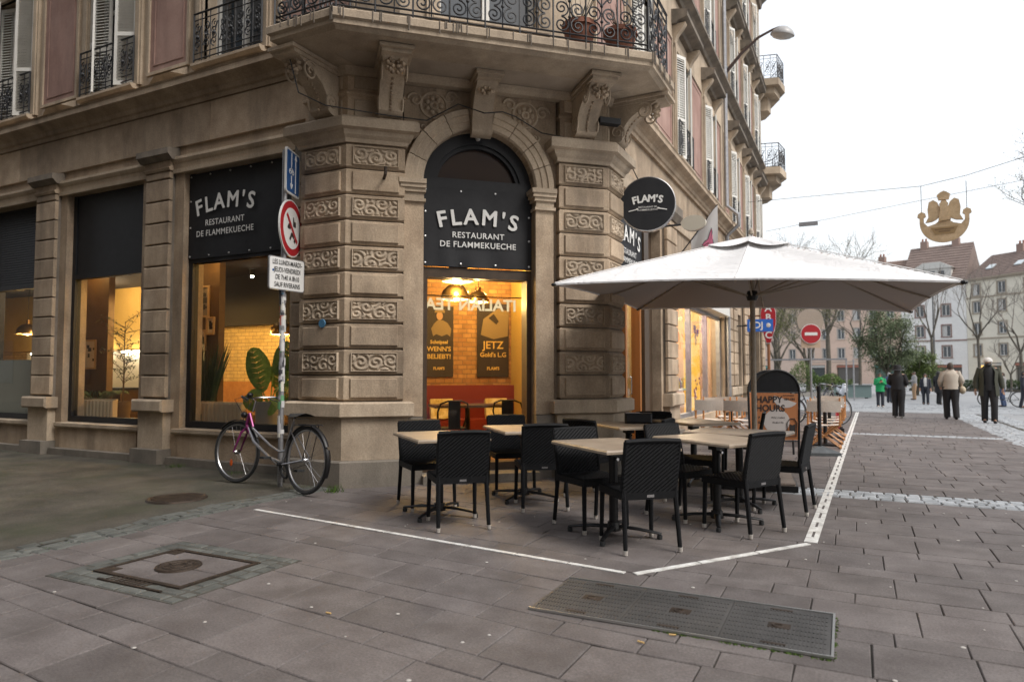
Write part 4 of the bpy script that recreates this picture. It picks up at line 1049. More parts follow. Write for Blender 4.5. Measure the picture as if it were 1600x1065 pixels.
pendant(FC.P(-.05, -1.5, 2.72), 'wide flat pendant lamp hanging highest behind the entrance glass', .24, 42, .35)
pendant((-11.75, 8.75, 2.62), 'brass dome pendant hanging above the potted olive tree', .26, 80, .55)
pendant((-9.7, 9.55, 2.1), 'brass dome pendant in front of the glazed brick wall', .22, 110, 1.1)
pendant((-17.6, 9.3, 2.3), 'brass pendant above the serving counter by the louvred bay', .24, 45, .85)
lamp_light(FC.P(.6, -3.6, 3.25), 30)
lamp_light((-5.4, 10.6, 3.2), 30); lamp_light((-4.6, 12.0, 3.0), 40)
lamp_light((-15.2, 9.4, 3.2), 40, (1, .7, .4))
for k, (x_, y_, lab_) in enumerate(((-9.6, 7.62, 'added ceiling spot brightening the framed prints behind the lettered window'), (-12.9, 7.62, 'added ceiling spot brightening the framed prints in the middle bay'), (-11.2, 7.7, 'added ceiling spot brightening the potted olive tree'), (-8.3, 7.65, 'added ceiling spot brightening the large split-leaf plant'))):  # spots added to brighten prints and plants behind the windows
    cs = thing('ceiling_spot', lab_, 'lamp', (x_, y_, 3.36)); MB().lathe([(.04, 0), (.045, .06), (0, .06)], 12).build('housing', BLACKF, cs, True); MB().ball((0, 0, .01), .03).build('bulb', GLOW, cs); l = lamp_light((0, 0, -.06), 7); l.parent = cs
sp_ = thing('ceiling_spot', 'small bright ceiling spot above the glazed brick wall', 'lamp', (-10.55, 9.6, 3.3))
MB().lathe([(0, -.02), (.04, -.02), (.05, .1)], 12).build('housing', BLACKF, sp_, True); MB().ball((0, 0, -.03), .03).build('bulb', emis('spot_glow', (1, .9, .7), 40), sp_)
# posters on the brick wall, framed pictures on partitions
DARKP = plain('poster_black', (.03, .02, .012), .6); YEL = plain('poster_yellow', (.65, .45, .12), .6)
def poster(s0, s1, z0, z1, label, lines, fig):
    o = thing('poster', label, 'poster')
    MB().fbox(FC, s0, s1, -4.19, -4.16, z0, z1).build('sheet', DARKP, o)
    M = FC.M((s0 + s1) / 2, -4.155, 0); t = MB()
    for body, size, z in lines: t = MB(); text_on(t, M, body, size, .003, dy=z); t.build('lettering', YEL, o)
    fig(o)
c_ = plain('poster_cloth', (.26, .19, .09), .7); sk_ = plain('poster_skin', (.5, .3, .16), .7)
def fig1(o):
    m = MB().fprism(FC, [(.04, 2.06), (.1, 2.1), (.2, 2.06), (.3, 2.1), (.36, 2.06), (.38, 2.2), (.31, 2.31), (.22, 2.36), (.12, 2.36), (.06, 2.3), (.0, 2.2)], -4.16, -4.155).fprism(FC, [(.08, 2.56), (.24, 2.56), (.26, 2.5), (.06, 2.5)], -4.16, -4.15); m.build('cook_shirt', c_, o)
    m = MB().fprism(FC, [(.16 + .06 * math.cos(a * .5236), 2.44 + .08 * math.sin(a * .5236)) for a in range(12)], -4.16, -4.152); m.build('cook_head', sk_, o)
def fig2(o):
    MB().fprism(FC, [(.95, 2.1), (1.2, 2.02), (1.48, 2.08), (1.5, 2.55), (1.3, 2.62), (1.0, 2.4)], -4.16, -4.155).build('printed_landscape', c_, o)
    MB().fprism(FC, [(1.1, 2.42), (1.25, 2.3), (1.3, 2.36), (1.2, 2.5)], -4.155, -4.15).build('printed_leaf', DARKP, o)
poster(-.12, .42, 1.3, 2.62, 'dark poster with yellow lettering on the left of the brick wall', (('Schnipsel', .09, 1.95), ("WENN'S", .12, 1.82), ('BELIEBT!', .12, 1.68), ("FLAM'S", .07, 1.46)), fig1)
poster(.88, 1.5, 1.3, 2.7, 'dark poster with yellow lettering on the right of the brick wall', (('JETZ', .2, 1.9), ("Gold's L.G", .12, 1.72), ("FLAM'S", .08, 1.46)), fig2)
# sign reflected in the glass, imitated by glowing reversed letters on an added rail
ls = thing('reflected_letters', 'reversed glowing letters imitating a sign reflected in the entrance glass', 'sign')
t = MB(); M = FC.M(.14, -1.4, 0) @ Matrix.Rotation(math.pi, 4, 'Z'); text_on(t, M, 'ITALIAN TEA', .24, .006, dy=2.37); t.build('lettering', emis('reflection_glow', (1, .82, .5), .6), ls)
MB().tube([FC.P(-.75, -1.4, 2.5), FC.P(1.0, -1.4, 2.5)], .008, 5).build('added_rail', BLACKF, ls)
def picture(P0, w_, h_, label, inner, mark):
    o = thing('framed_picture', label, 'picture', group='small framed pictures on the brown partitions'); x, z = P0; f = MB()
    Y = 7.99
    for a, b, c, d in ((x, x + w_, z, z + .03), (x, x + w_, z + h_ - .03, z + h_), (x, x + .03, z + .03, z + h_ - .03), (x + w_ - .03, x + w_, z + .03, z + h_ - .03)): f.box(a, b, Y - .03, Y, c, d)
    f.build('frame', plain('frame_wood', (.45, .30, .16), .6), o); MB().box(x + .02, x + w_ - .02, Y - .012, Y, z + .02, z + h_ - .02).build('print', inner, o)
    m = MB()
    for k in range(5):
        a = x + .06 + random.random() * (w_ - .16); b = z + .08 + random.random() * (h_ - .2); m.box(a, a + random.uniform(.03, .12), Y - .016, Y - .011, b, b + random.uniform(.02, .1))
    m.build('image', mark, o)
DK = plain('ink', (.04, .035, .03), .6); PAP = plain('paper', (.55, .47, .38), .7); GR = plain('photo_grey', (.22, .18, .15), .6)
picture((-10.12, 2.32), .36, .54, 'largest framed print on the brown wall behind the lettered window', GR, DK)
picture((-9.82, 2.02), .2, .30, 'small framed print right of the large one behind the lettered window', PAP, DK)
picture((-10.08, 1.75), .26, .36, 'lowest framed print on the brown wall behind the lettered window', PAP, DK)
picture((-13.55, 2.12), .38, .54, 'dark framed photograph on the brown wall in the middle bay', GR, DK)
picture((-13.2, 1.45), .38, .56, 'framed print of a small tree on the brown wall in the middle bay', PAP, DK)
# radiators, benches, plants behind the windows
RAD = plain('radiator_cream', (.5, .42, .3), .5)
def radiator(x0, x1, y, label):
    o = thing('radiator', label, 'radiator', (x0, y, .1)); m = MB(); x = 0
    while x < x1 - x0 - .05: m.cbox(WORLD, x, x + .085, -.05, .05, .05, .80, .015); x += .1
    m.build('fins', RAD, o); MB().box(0, x1 - x0, -.02, .02, .80, .82).build('top_rail', RAD, o)
    MB().box(.05, .09, -.03, .03, 0, .06).box(x1 - x0 - .12, x1 - x0 - .08, -.03, .03, 0, .06).build('feet', RAD, o)
radiator(-9.6, -8.5, 7.62, 'cream ribbed radiator below the lettered window')
radiator(-12.45, -11.5, 7.55, 'cream ribbed radiator behind the middle bay window')
def pot(o, r, h_, c): MB().lathe([(0, 0), (r * .75, 0), (r, h_), (r * .9, h_), (r * .85, h_ * .9), (0, h_ * .88)], 16).build('pot', c, o, True)
LEAFG = mottled('leaf_green', (.09, .18, .02), (.19, .30, .045), 12, .5, 0); LEAFD = mottled('leaf_dark', (.012, .03, .008), (.03, .06, .015), 12, .5, 0)
POTB = plain('pot_brown', (.12, .08, .05), .6); POTG = plain('pot_grey', (.25, .25, .24), .6); WOODT = plain('stem', (.08, .05, .03), .8)
def leafquad(m, p, d, l, w_, droop=.3):
    d = Vector(d).normalized(); s_ = d.cross(Vector((0, 0, 1))); s_ = s_.normalized() if s_.length > 1e-3 else Vector((1, 0, 0)); p = Vector(p)
    a = p + d * l * .5 + Vector((0, 0, -.0)); e = p + d * l + Vector((0, 0, -l * droop))
    m.add([p, a + s_ * w_ / 2, e, a - s_ * w_ / 2], [(0, 1, 2, 3)])
# olive tree
o = thing('potted_olive_tree', 'slim potted olive tree standing behind the middle bay window', 'plant', (-11.88, 7.9, .56)); pot(o, .16, .3, POTB)
tk = MB(); lf = MB(); tk.tube([(0, 0, .28), (.02, 0, .7), (-.02, .02, 1.2), (.02, 0, 1.75)], [.016, .014, .01, .005], 6)
for k in range(46):
    z = random.uniform(.6, 1.75); a = random.uniform(0, 6.28); l = random.uniform(.15, .42); e = Vector((math.cos(a) * l, math.sin(a) * l, random.uniform(.05, .3))); s_ = Vector((0, 0, z)); tk.tube([s_, s_ + e], [.006, .002], 4)
    for j in range(11): t_ = random.uniform(.25, 1.05); leafquad(lf, s_ + e * t_, (random.uniform(-1, 1), random.uniform(-1, 1), random.uniform(-.2, .8)), .085, .022)
tk.build('stem', WOODT, o); tag(lf.build('foliage', LEAFD, o), kind='stuff')
MB().box(-12.1, -11.6, 7.7, 8.1, .1, .56).build('plant_box', BROWNW, rm)
def palm(P_, label, n, l, lg):
    o = thing('potted_palm', label, 'plant', P_); pot(o, .14, .26, POTB); m = MB()
    for k in range(n):
        a = k * 2.4; pts = [Vector((math.cos(a) * l * t_ * .75, math.sin(a) * l * t_ * .75, .25 + l * (1.2 * t_ - .75 * t_ * t_))) for t_ in (0, .25, .5, .75, 1)]; m.tube(pts, .005, 4)
        for j in range(14):
            t_ = .2 + .8 * j / 13; p = Vector((math.cos(a) * l * t_ * .75, math.sin(a) * l * t_ * .75, .25 + l * (1.2 * t_ - .75 * t_ * t_)))
            for sg in (-1, 1): leafquad(m, p, (math.cos(a + sg * .9), math.sin(a + sg * .9), .1), .15, .02, .5)
    m.build('fronds', lg, o)
MB().box(-12.75, -12.3, 7.6, 8.0, .1, .5).build('plant_box', BROWNW, rm)
palm((-12.52, 7.8, .5), 'small dark palm in a pot left of the olive tree', 12, .62, LEAFD)
# tall grass and monstera behind window A
o = thing('potted_grass', 'tall dark ornamental grass in a grey pot behind the lettered window', 'plant', (-9.55, 7.75, .1)); MB().box(-.17, .17, -.17, .17, 0, .62).build('pot', POTG, o); m = MB()
for k in range(150):
    a = random.uniform(0, 6.28); sp2 = random.uniform(.02, .42); h_ = random.uniform(.9, 1.35); w2 = .005
    b = (.12 * math.cos(a) * random.random(), .12 * math.sin(a) * random.random(), .6); tp = (math.cos(a) * sp2, math.sin(a) * sp2, .6 + h_)
    m.add([(b[0] - w2, b[1], b[2]), (b[0] + w2, b[1], b[2]), ((b[0] + tp[0]) / 2 + w2, (b[1] + tp[1]) / 2, .6 + h_ * .6), (tp[0], tp[1], tp[2])], [(0, 1, 2, 3)])
m.build('blades', LEAFD, o)
o = thing('monstera_plant', 'large bright green split-leaf plant behind the bicycle', 'plant', (-8.05, 7.72, .32)); MB().lathe([(0, -.22), (.2, -.22), (.22, .62), (.2, .62), (.19, .55), (0, .55)], 18).build('pot', POTG, o, True)
def mleaf(m, base, tip, w_):
    b, t_ = Vector(base), Vector(tip); ax = (t_ - b); L_ = ax.length; ax.normalize(); sd_ = ax.cross(Vector((.35, -1, .25))).normalized(); nn = sd_.cross(ax); out_ = []
    n_ = 9
    for sg in (-1, 1):
        for k in range(n_):
            t0, t1 = k / n_, (k + .9) / n_
            wd = lambda q: w_ * math.sin(math.pi * min(1, q * .92 + .08)) ** .7
            p0 = b + ax * L_ * t0; p1 = b + ax * L_ * t1
            q0 = b + ax * L_ * min(1, t0 + .06) + sd_ * sg * wd(t0) - nn * wd(t0) * .25; q1 = b + ax * L_ * min(1, t1 + .08) + sd_ * sg * wd(t1) - nn * wd(t1) * .25
            m.add([p0, p1, q1, q0], [(0, 1, 2, 3)])
for k, (bs, tp, w2) in enumerate((((.05, 0, 1.05), (.45, -.05, 1.5), .2), ((-.1, -.05, .75), (-.3, -.1, 1.45), .2), ((.1, 0, .8), (.55, -.1, .75), .2), ((-.05, -.1, .7), (-.42, -.15, .6), .18), ((0, .1, .8), (.1, .15, 1.35), .18), ((.1, -.1, .65), (.4, -.25, .52), .17))):
    m = MB(); m.tube([(0, 0, .55), ((bs[0]) * .6, bs[1] * .6, .55 + (bs[2] - .55) * .6), bs], .01, 5); m.build('stalk', LEAFG, o); l_ = MB(); mleaf(l_, bs, tp, w2); l_.build('leaf', LEAFG, o)
# bench and table seen below the plants
be = thing('bench', 'brown timber bench and ledge along the glazed brick wall', 'bench', (-11, 10.1, .1)); MB().box(-1.6, 1.6, -.25, .3, .3, .45).build('seat', BROWNW, be); MB().box(-1.6, 1.6, .25, .32, .45, 1.1).build('backrest', WOODB, be); MB().box(-1.5, 1.5, -.2, .28, 0, .3).build('base', DARKC, be)
# banquette, table and metal chairs behind the entrance
bq = thing('banquette', 'red upholstered banquette below the brick wall', 'seat', FC.P(.6, -3.75, .1), R(43)); RED = plain('red_leather', (.20, .022, .015), .5)
MB().box(-1.3, 1.0, -.3, .25, .0, .45).build('seat', RED, bq); MB().box(-1.3, 1.0, .25, .42, .0, 1.05).build('backrest', RED, bq)
for k, s_ in enumerate((-.25, .75)):
    c = MB().box(-.2, .2, -.06, .06, 0, .36); cc = c.build('cushion', mottled('cushion%d' % k, (.5, .35, .1), (.75, .65, .4), 9, .9, 0)); cc.location = FC.P(s_ + .35, -3.55, .56); cc.rotation_euler = (R(-18), 0, R(43)); tag(cc, ['patterned cushion on the left of the red banquette', 'patterned cushion on the right of the red banquette'][k], 'cushion', 'cushions on the banquette')
tb = thing('indoor_table', 'dark table set before the red banquette', 'table', FC.P(.35, -2.6, .1), R(43)); MB().box(-.6, .6, -.35, .35, .72, .76).build('top', plain('dark_wood', (.05, .03, .02), .4), tb); MB().tube([(0, 0, 0), (0, 0, .72)], .04, 8).box(-.3, .3, -.3, .3, 0, .02).build('pedestal', BLACKM, tb)
def metal_chair(P_, rz, label):
    o = thing('metal_chair', label, 'chair', P_, rz, 'dark metal chairs inside')
    MB().box(-.19, .19, -.19, .19, .44, .46).build('seat', BLACKM, o)
    for sx in (-1, 1):
        for sy in (-1, 1): MB().tube([(sx * .17, sy * .17, .44), (sx * .21, sy * .22, 0)], .016, 5).build('leg', BLACKM, o)
    MB().tube([(-.2, -.1, .46), (-.23, .1, .7), (-.2, .18, .82), (-.1, .22, .86), (.1, .22, .86), (.2, .18, .82), (.23, .1, .7), (.2, -.1, .46)], .014, 6).build('back_hoop', BLACKM, o)
    MB().box(-.09, .09, .18, .2, .45, .86).build('backrest', BLACKM, o)
metal_chair(FC.P(-.08, -1.75, .1), R(43 + 180), 'dark metal chair left behind the entrance glass')
metal_chair(FC.P(.82, -1.8, .1), R(43 + 160), 'dark metal chair right behind the entrance glass')
# the neighbouring shop behind the right-hand window
sr = bpy.data.objects.new('shop_room', None); COL.objects.link(sr); tag(sr, kind='structure')
SHW = plain('shop_wall', (.62, .58, .52), .7)
MB().box(-8, -3.75, 13.4, 21.5, .1, .14).build('floor', plain('shop_floor', (.3, .28, .25), .4), sr); MB().box(-8, -3.75, 13.4, 21.5, 3.4, 3.45).build('ceiling', SHW, sr); MB().box(-8.1, -8, 13.4, 21.5, .1, 3.4).build('back_wall', SHW, sr); MB().box(-8, -3.75, 21.5, 21.6, .1, 3.4).build('side_wall', plain('shop_tan', (.45, .28, .16), .7), sr); MB().box(-8, -3.75, 13.3, 13.4, .1, 3.4).build('near_wall', SHW, sr)
yc = thing('yellow_display', 'glowing yellow display column with red flowers in the shop window', 'display', (-3.95, 18.6, .14)); MB().box(-.12, .12, -.45, .45, 0, 3.0).build('column', emis('yellow_panel', (1, .50, .05), 1.3), yc)
fl = MB()
for k in range(26): fl.ball((.125, random.uniform(-.35, .35), random.choice((random.uniform(.6, 1.2), random.uniform(1.9, 2.5)))), .02, random.uniform(.03, .08), random.uniform(.03, .08), 7, 5)
fl.build('flower_print', plain('flower_red', (.35, .03, .02), .7), yc)
for k in range(5):
    y_ = 15 + k * 1.3; lamp_light((-4.6, y_, 3.0), 85, (1, .78, .5) if k != 1 else (1, .6, .7))
ch = thing('glass_chandelier', 'cluster of pale glass drops hanging in the shop window', 'lamp', (-4.3, 15.9, 2.1)); m = MB()
for k in range(60): m.ball((random.gauss(0, .18), random.gauss(0, .3), random.uniform(-.5, .6)), .03, nu=6, nv=4)
m.build('drops', emis('drop_glow', (1, .72, .38), 2.6), ch); MB().tube([(0, 0, .5), (0, 0, 1.3)], .01, 5).build('rod', BLACKF, ch)
pk = thing('pink_neon', 'small pink neon glow in the shop window', 'lamp', (-4.1, 15.4, 2.0)); MB().ring((0, 0, 0), (1, 0, 0), .16, .02, 20, 6).build('tube', emis('pink', (.9, .25, .9), 12), pk, True); MB().tube([(0, 0, .16), (0, 0, 1.38)], .005, 4).build('wire', BLACKF, pk)
gs = thing('grocery_shelf', 'shelf of small goods low in the shop window', 'shelf', (-4.15, 17.3, .14)); MB().box(-.2, .2, -1.1, 1.1, 0, .04).box(-.2, .2, -1.1, 1.1, .8, .84).box(-.2, .2, -1.14, -1.1, 0, 1.3).build('boards', SHW, gs)
for k in range(16):
    MB().lathe([(0, 0), (.05, 0), (.05, .16), (.02, .22), (.02, .28), (0, .28)], 8, (0, -1.0 + .13 * k, .84)).build('jar', plain('jar%d' % (k % 5), ((.4, .1, .05), (.1, .25, .1), (.5, .35, .1), (.12, .12, .3), (.5, .5, .45))[k % 5], .4), gs)
# ------------------------------------------------------------------ terrace furniture
def weave(w_, h_, nx, nz, amp=.004):
    """woven panel, both faces, local x width, z height, y thickness"""
    m = MB(); th = .016
    for sg in (-1, 1):
        def fn(u, v):
            i, j = int(u * nx + 1e-6), int(v * nz + 1e-6)
            b = amp * (1 if (i + j) % 2 else -1)
            return ((u - .5) * w_, sg * (th + b), v * h_)
        k = len(m.v); m.grid(fn, nx, nz)
        if sg > 0: m.f = [f if f[0] < k else tuple(reversed(f)) for f in m.f]
    m.box(-w_ / 2, w_ / 2, -th, th, -.004, .004).box(-w_ / 2, w_ / 2, -th, th, h_ - .004, h_ + .004)
    return m
def chair_proto():
    t = thing('wicker_chair', 'x', 'chair')            # faces +x
    wv = weave(.45, .40, 22, 24, .004); me = wv.mesh('backrest', WICKER)
    b = put('backrest', me, t, Matrix.Translation((-.212, 0, .455)) @ Matrix.Rotation(R(90), 4, 'Z') @ Matrix.Rotation(R(-10), 4, 'X'))
    MB().tube([(-.285, -.225, .842), (-.288, -.1, .849), (-.288, .1, .849), (-.285, .225, .842)], .02, 8).build('top_rail', WICKER, t, True)
    sd_ = weave(.45, .44, 22, 22, .0035); sd_.xf(Matrix.Translation((-.22, 0, .445)) @ Matrix.Rotation(R(90), 4, 'Z') @ Matrix.Rotation(R(90), 4, 'X'))
    sd_.build('seat', WICKER, t)
    MB().box(-.235, .235, -.235, -.205, .40, .455).box(-.235, .235, .205, .235, .40, .455).box(.205, .235, -.205, .205, .40, .455).box(-.235, -.205, -.205, .205, .40, .455).build('seat_frame', WICKER, t)
    for sy in (-1, 1):
        a = MB().tube([(-.27, sy * .225, .02), (-.222, sy * .215, .42), (-.212, sy * .218, .5), (-.284, sy * .222, .842)], [.0175, .02, .02, .018], 8).build('leg', WICKER, t, True)
        MB().lathe([(0, 0), (.018, 0), (.02, .035), (0, .036)], 10, (-.271, sy * .226, 0)).build('foot_cap', FERRULE, a, True)
        a = MB().tube([(.222, sy * .222, .02), (.21, sy * .215, .42)], [.0175, .021], 8).build('leg', WICKER, t, True)
        MB().lathe([(0, 0), (.018, 0), (.02, .035), (0, .036)], 10, (.222, sy * .222, 0)).build('foot_cap', FERRULE, a, True)
    MB().box(-.2365, -.2355, -.03, .03, .415, .435).build('name_tag', CHROME, t)
    return t
CH = [(-3.26, 5.36, 134, 'wicker chair with its back to the camera at the leftmost table, nearest the white line'),
      (-3.98, 5.95, -38, 'wicker chair facing the camera behind the leftmost table, by the stone pier'),
      (-2.93, 6.46, 125, 'wicker chair with its back to the camera before the table in front of the entrance'),
      (-3.62, 7.16, -50, 'wicker chair half hidden behind the table in front of the glazed entrance'),
      (-1.58, 5.36, 131, 'frontmost wicker chair, back to the camera, at the middle table'),
      (-2.13, 5.80, -36, 'wicker chair with woven back showing on the left of the middle table'),
      (-.93, 6.31, 150, 'wicker chair with curved back at the near right table beside the white corner'),
      (-1.50, 6.62, -30, 'wicker chair between the middle table and the near right table'),
      (-.70, 7.42, 174, 'wicker chair seen from the side, rightmost of the terrace'),
      (-1.58, 7.52, 0, 'wicker chair turned away under the table before the parasol base'),
      (-2.62, 7.28, 70, 'wicker chair with its back to the camera beside the right stone pier'),
      (-1.36, 9.35, 185, 'wicker chair farthest back, half hidden behind the parasol pole'),
      (-2.30, 8.62, -70, 'wicker chair against the wall behind the table near the side door')]
cp = chair_proto()
for i, (x, y, a, lab) in enumerate(CH):
    if i == 0: cp.location = (x, y, .004); cp.rotation_euler = (0, 0, R(a)); tag(cp, lab, None, 'black wicker chairs on the terrace')
    else: dup(cp, (x, y, .004), R(a), lab, 'black wicker chairs on the terrace')
def table_proto(l=.95, wd=.70):
    t = thing('bistro_table', 'x', 'table'); c = .012
    m = MB(); z0, z1 = .735, .765; a, b = l / 2, wd / 2
    lo = [(-a, -b, z0), (a, -b, z0), (a, b, z0), (-a, b, z0)]; mi = [(-a, -b, z1 - c), (a, -b, z1 - c), (a, b, z1 - c), (-a, b, z1 - c)]; hi = [(-a + c, -b + c, z1), (a - c, -b + c, z1), (a - c, b - c, z1), (-a + c, b - c, z1)]
    m.add(lo + mi + hi, [(3, 2, 1, 0), (8, 9, 10, 11)] + [q for i in range(4) for q in ((i, (i + 1) % 4, 4 + (i + 1) % 4, 4 + i), (4 + i, 4 + (i + 1) % 4, 8 + (i + 1) % 4, 8 + i))])
    m.build('table_top', TOPW, t)
    MB().box(-.17, .17, -.17, .17, .715, .734).box(-.05, .05, -.05, .05, .66, .715).build('top_bracket', BLACKM, t)
    MB().tube([(0, 0, .06), (0, 0, .7)], .038, 10).build('column', BLACKM, t, True)
    MB().lathe([(0, .11), (.05, .11), (.06, .06), (.06, .04), (0, .04)], 12).build('hub', BLACKM, t)
    MB().tube([(.04, 0, .64), (.075, 0, .64)], .013, 8).build('knob', CHROME, t)
    for k in range(4):
        q = math.pi / 4 + k * math.pi / 2; cs, sn = math.cos(q), math.sin(q)
        f = MB().tube([(cs * .04, sn * .04, .075), (cs * .2, sn * .2, .068), (cs * .38, sn * .38, .045), (cs * .40, sn * .40, .04)], [.03, .026, .02, .016], 8, flat=.55).build('foot', BLACKM, t, True)
        MB().lathe([(0, 0), (.022, 0), (.022, .03), (0, .04)], 10, (cs * .385, sn * .385, 0)).build('glide', RUBBER, f)
    return t
TB = [(-3.64, 5.66, -40, 'pale square-edged table at the left end of the terrace'), (-3.28, 6.80, -47, 'pale table standing directly in front of the glazed entrance'),
      (-1.86, 5.60, -40, 'pale table in the front middle of the terrace'), (-1.17, 6.50, -33, 'pale table with warm reflection at the right near the white corner'),
      (-1.10, 7.40, -8, 'pale table just in front of the parasol pole'), (-2.42, 7.86, -46, 'pale table beside the right stone pier, partly hidden'), (-1.85, 8.75, -42, 'pale table farthest back near the side door')]
tp = table_proto()
for i, (x, y, a, lab) in enumerate(TB):
    if i == 0: tp.location = (x, y, .004); tp.rotation_euler = (0, 0, R(a)); tag(tp, lab, None, 'bistro tables on the terrace')
    else: dup(tp, (x, y, .004), R(a), lab, 'bistro tables on the terrace')
bg = thing('black_bag', 'black box with pale lid on the table by the right pier', 'box', (-2.36, 8.06, .77), R(20)); MB().cbox(WORLD, -.16, .16, -.1, .1, 0, .12, .02).build('body', BLACKF, bg); MB().box(-.15, .02, -.09, .09, .12, .125).build('lid', GREYM, bg)

# ------------------------------------------------------------------ parasol
um = thing('parasol', 'large square off-white parasol on a wooden-coloured pole over the terrace', 'parasol', (-1.15, 9.0, 0), R(2.5))
TX, TY = -.048, .015; HS = 1.935; ZE, ZA = 2.30, 3.08
def canopy(u, v, dz=0):
    x, y = (u - .5) * 2, (v - .5) * 2; m_ = max(abs(x), abs(y)); lo_ = min(abs(x), abs(y))
    vent = .19
    zz = ZE + (ZA - ZE) * (1 - m_) ** .97
    sag = -.075 * math.sin(math.pi * m_) * (1 - (2 * (lo_ / max(m_, 1e-6)) - 1) ** 2)
    edge = .045 * (m_ ** 8) * (1 - (lo_ / max(m_, 1e-6)) ** 2)
    return (x * HS, y * HS, zz + sag + edge + TX * x * HS + TY * y * HS + dz)
cn = MB(); cn.grid(lambda u, v: canopy(u, v), 64, 64)
for sd_ in range(4):                      # short hem
    def hem(u, v, sd_=sd_):
        a, b = ((u, 0), (1, u), (1 - u, 1), (0, 1 - u))[sd_]; p = canopy(a, b); return (p[0], p[1], p[2] - .018 * v)
    cn.grid(hem, 64, 1)
m2, t2, b2_ = nodes('parasol_cloth'); L2 = t2.links.new
b2_.inputs['Base Color'].default_value = (.74, .74, .745, 1); b2_.inputs['Roughness'].default_value = .85
n_ = N(t2, 'ShaderNodeTexNoise', Scale=3.0, Detail=5); n_.inputs['Distortion'].default_value = 1.2; g2 = N(t2, 'ShaderNodeNewGeometry'); L2(g2.outputs['Position'], n_.inputs['Vector']); bp = N(t2, 'ShaderNodeBump', Strength=.6, Distance=.06); L2(n_.outputs[0], bp.inputs['Height']); L2(bp.outputs[0], b2_.inputs['Normal'])
tl = N(t2, 'ShaderNodeBsdfTranslucent'); tl.inputs[0].default_value = (.5, .44, .40, 1); mxs = N(t2, 'ShaderNodeMixShader'); mxs.inputs[0].default_value = .07
o_ = [n for n in t2.nodes if n.type == 'OUTPUT_MATERIAL'][0]; L2(b2_.outputs[0], mxs.inputs[1]); L2(tl.outputs[0], mxs.inputs[2]); L2(mxs.outputs[0], o_.inputs[0])
CLOTH = m2
cn.build('canopy', CLOTH, um, True)
MB().grid(lambda u, v: canopy(.004 + .992 * u, .004 + .992 * v, -.006), 48, 48).build('inner_layer', plain('underside_shade', (.45, .41, .385), .9), um, True)  # added darker sheet: shade under the canopy put into its colour
for k in range(8):                      # stitched seams over the ribs
    a = k * math.pi / 4; u, v = .5 + .5 * max(-1, min(1, math.cos(a) * 1.4142)), .5 + .5 * max(-1, min(1, math.sin(a) * 1.4142)); pts = []
    for i in range(21): p = canopy(.5 + (u - .5) * (.05 + .945 * i / 20), .5 + (v - .5) * (.05 + .945 * i / 20)); pts.append((p[0], p[1], p[2] + .008))
    MB().tube(pts, .005, 4).build('seam', CANVASW, um)
vt = MB()
def ventf(u, v):
    x, y = (u - .5) * 2, (v - .5) * 2; m_ = max(abs(x), abs(y)); lo_ = min(abs(x), abs(y)) / max(m_, 1e-6)
    k = .24; p = canopy(.5 + x * .5 * k, .5 + y * .5 * k); lift = .012 + .035 * (m_ ** 4) * (1 - lo_ ** 2)
    return (p[0], p[1], p[2] + lift * m_ + .02)
vt.grid(ventf, 28, 28); vt.build('vent_cap', CLOTH, um, True)
MB().tube([(0, 0, .12), (0, 0, 3.05)], .032, 12).build('pole', POLEM, um, True)
MB().lathe([(0, .0), (.06, 0), (.075, .06), (.06, .12), (.035, .12)], 14, (0, 0, 2.28)).build('lower_hub', BLACKM, um)
MB().lathe([(0, 0), (.07, 0), (.07, .08), (.03, .12)], 14, (0, 0, 2.96)).build('upper_hub', BLACKM, um)
MB().lathe([(.035, 0), (.03, .05), (0, .09)], 12, (0, 0, 3.12)).build('finial', POLEM, um)
for k in range(8):
    a = k * math.pi / 4; u, v = .5 + .5 * max(-1, min(1, math.cos(a) * 1.4142)), .5 + .5 * max(-1, min(1, math.sin(a) * 1.4142))
    pts = []
    for t_ in (.04, .3, .6, .85, .995): p = canopy(.5 + (u - .5) * t_, .5 + (v - .5) * t_); pts.append((p[0], p[1], p[2] - .03))
    r_ = MB().tube(pts, .012, 5).build('rib', POLEM, um)
    p = canopy(.5 + (u - .5) * .5, .5 + (v - .5) * .5)
    MB().tube([(math.cos(a) * .06, math.sin(a) * .06, 2.34), (p[0], p[1], p[2] - .03)], .010, 5).build('strut', POLEM, r_)
    if k % 2: q = canopy(u, v); MB().ball((q[0], q[1], q[2] - .01), .03, .03, .02, 8, 6).build('rib_tip', BLACKM, r_)
ub = thing('ballast_slabs', 'stack of square concrete slabs in a frame under the parasol', 'ballast', (-1.15, 8.9, .004), R(8))
for sx in (-1, 1):
    for sy in (-1, 1): MB().cbox(WORLD, sx * .225 - .22, sx * .225 + .22, sy * .225 - .22, sy * .225 + .22, .03, .1, .01).build('concrete_slab', mottled('concrete%d%d' % (sx, sy), (.16, .13, .11), (.22, .18, .155), 5, .85, .3, 60), ub)
MB().box(-.47, .47, -.47, -.45, 0, .07).box(-.47, .47, .45, .47, 0, .07).box(-.47, -.45, -.45, .45, 0, .07).box(.45, .47, -.45, .45, 0, .07).box(-.45, .45, -.03, .03, 0, .03).build('steel_frame', BLACKM, ub)
MB().lathe([(.045, .1), (.045, .35), (.04, .36)], 12, (0, .1, 0)).build('pole_socket', BLACKM, ub)

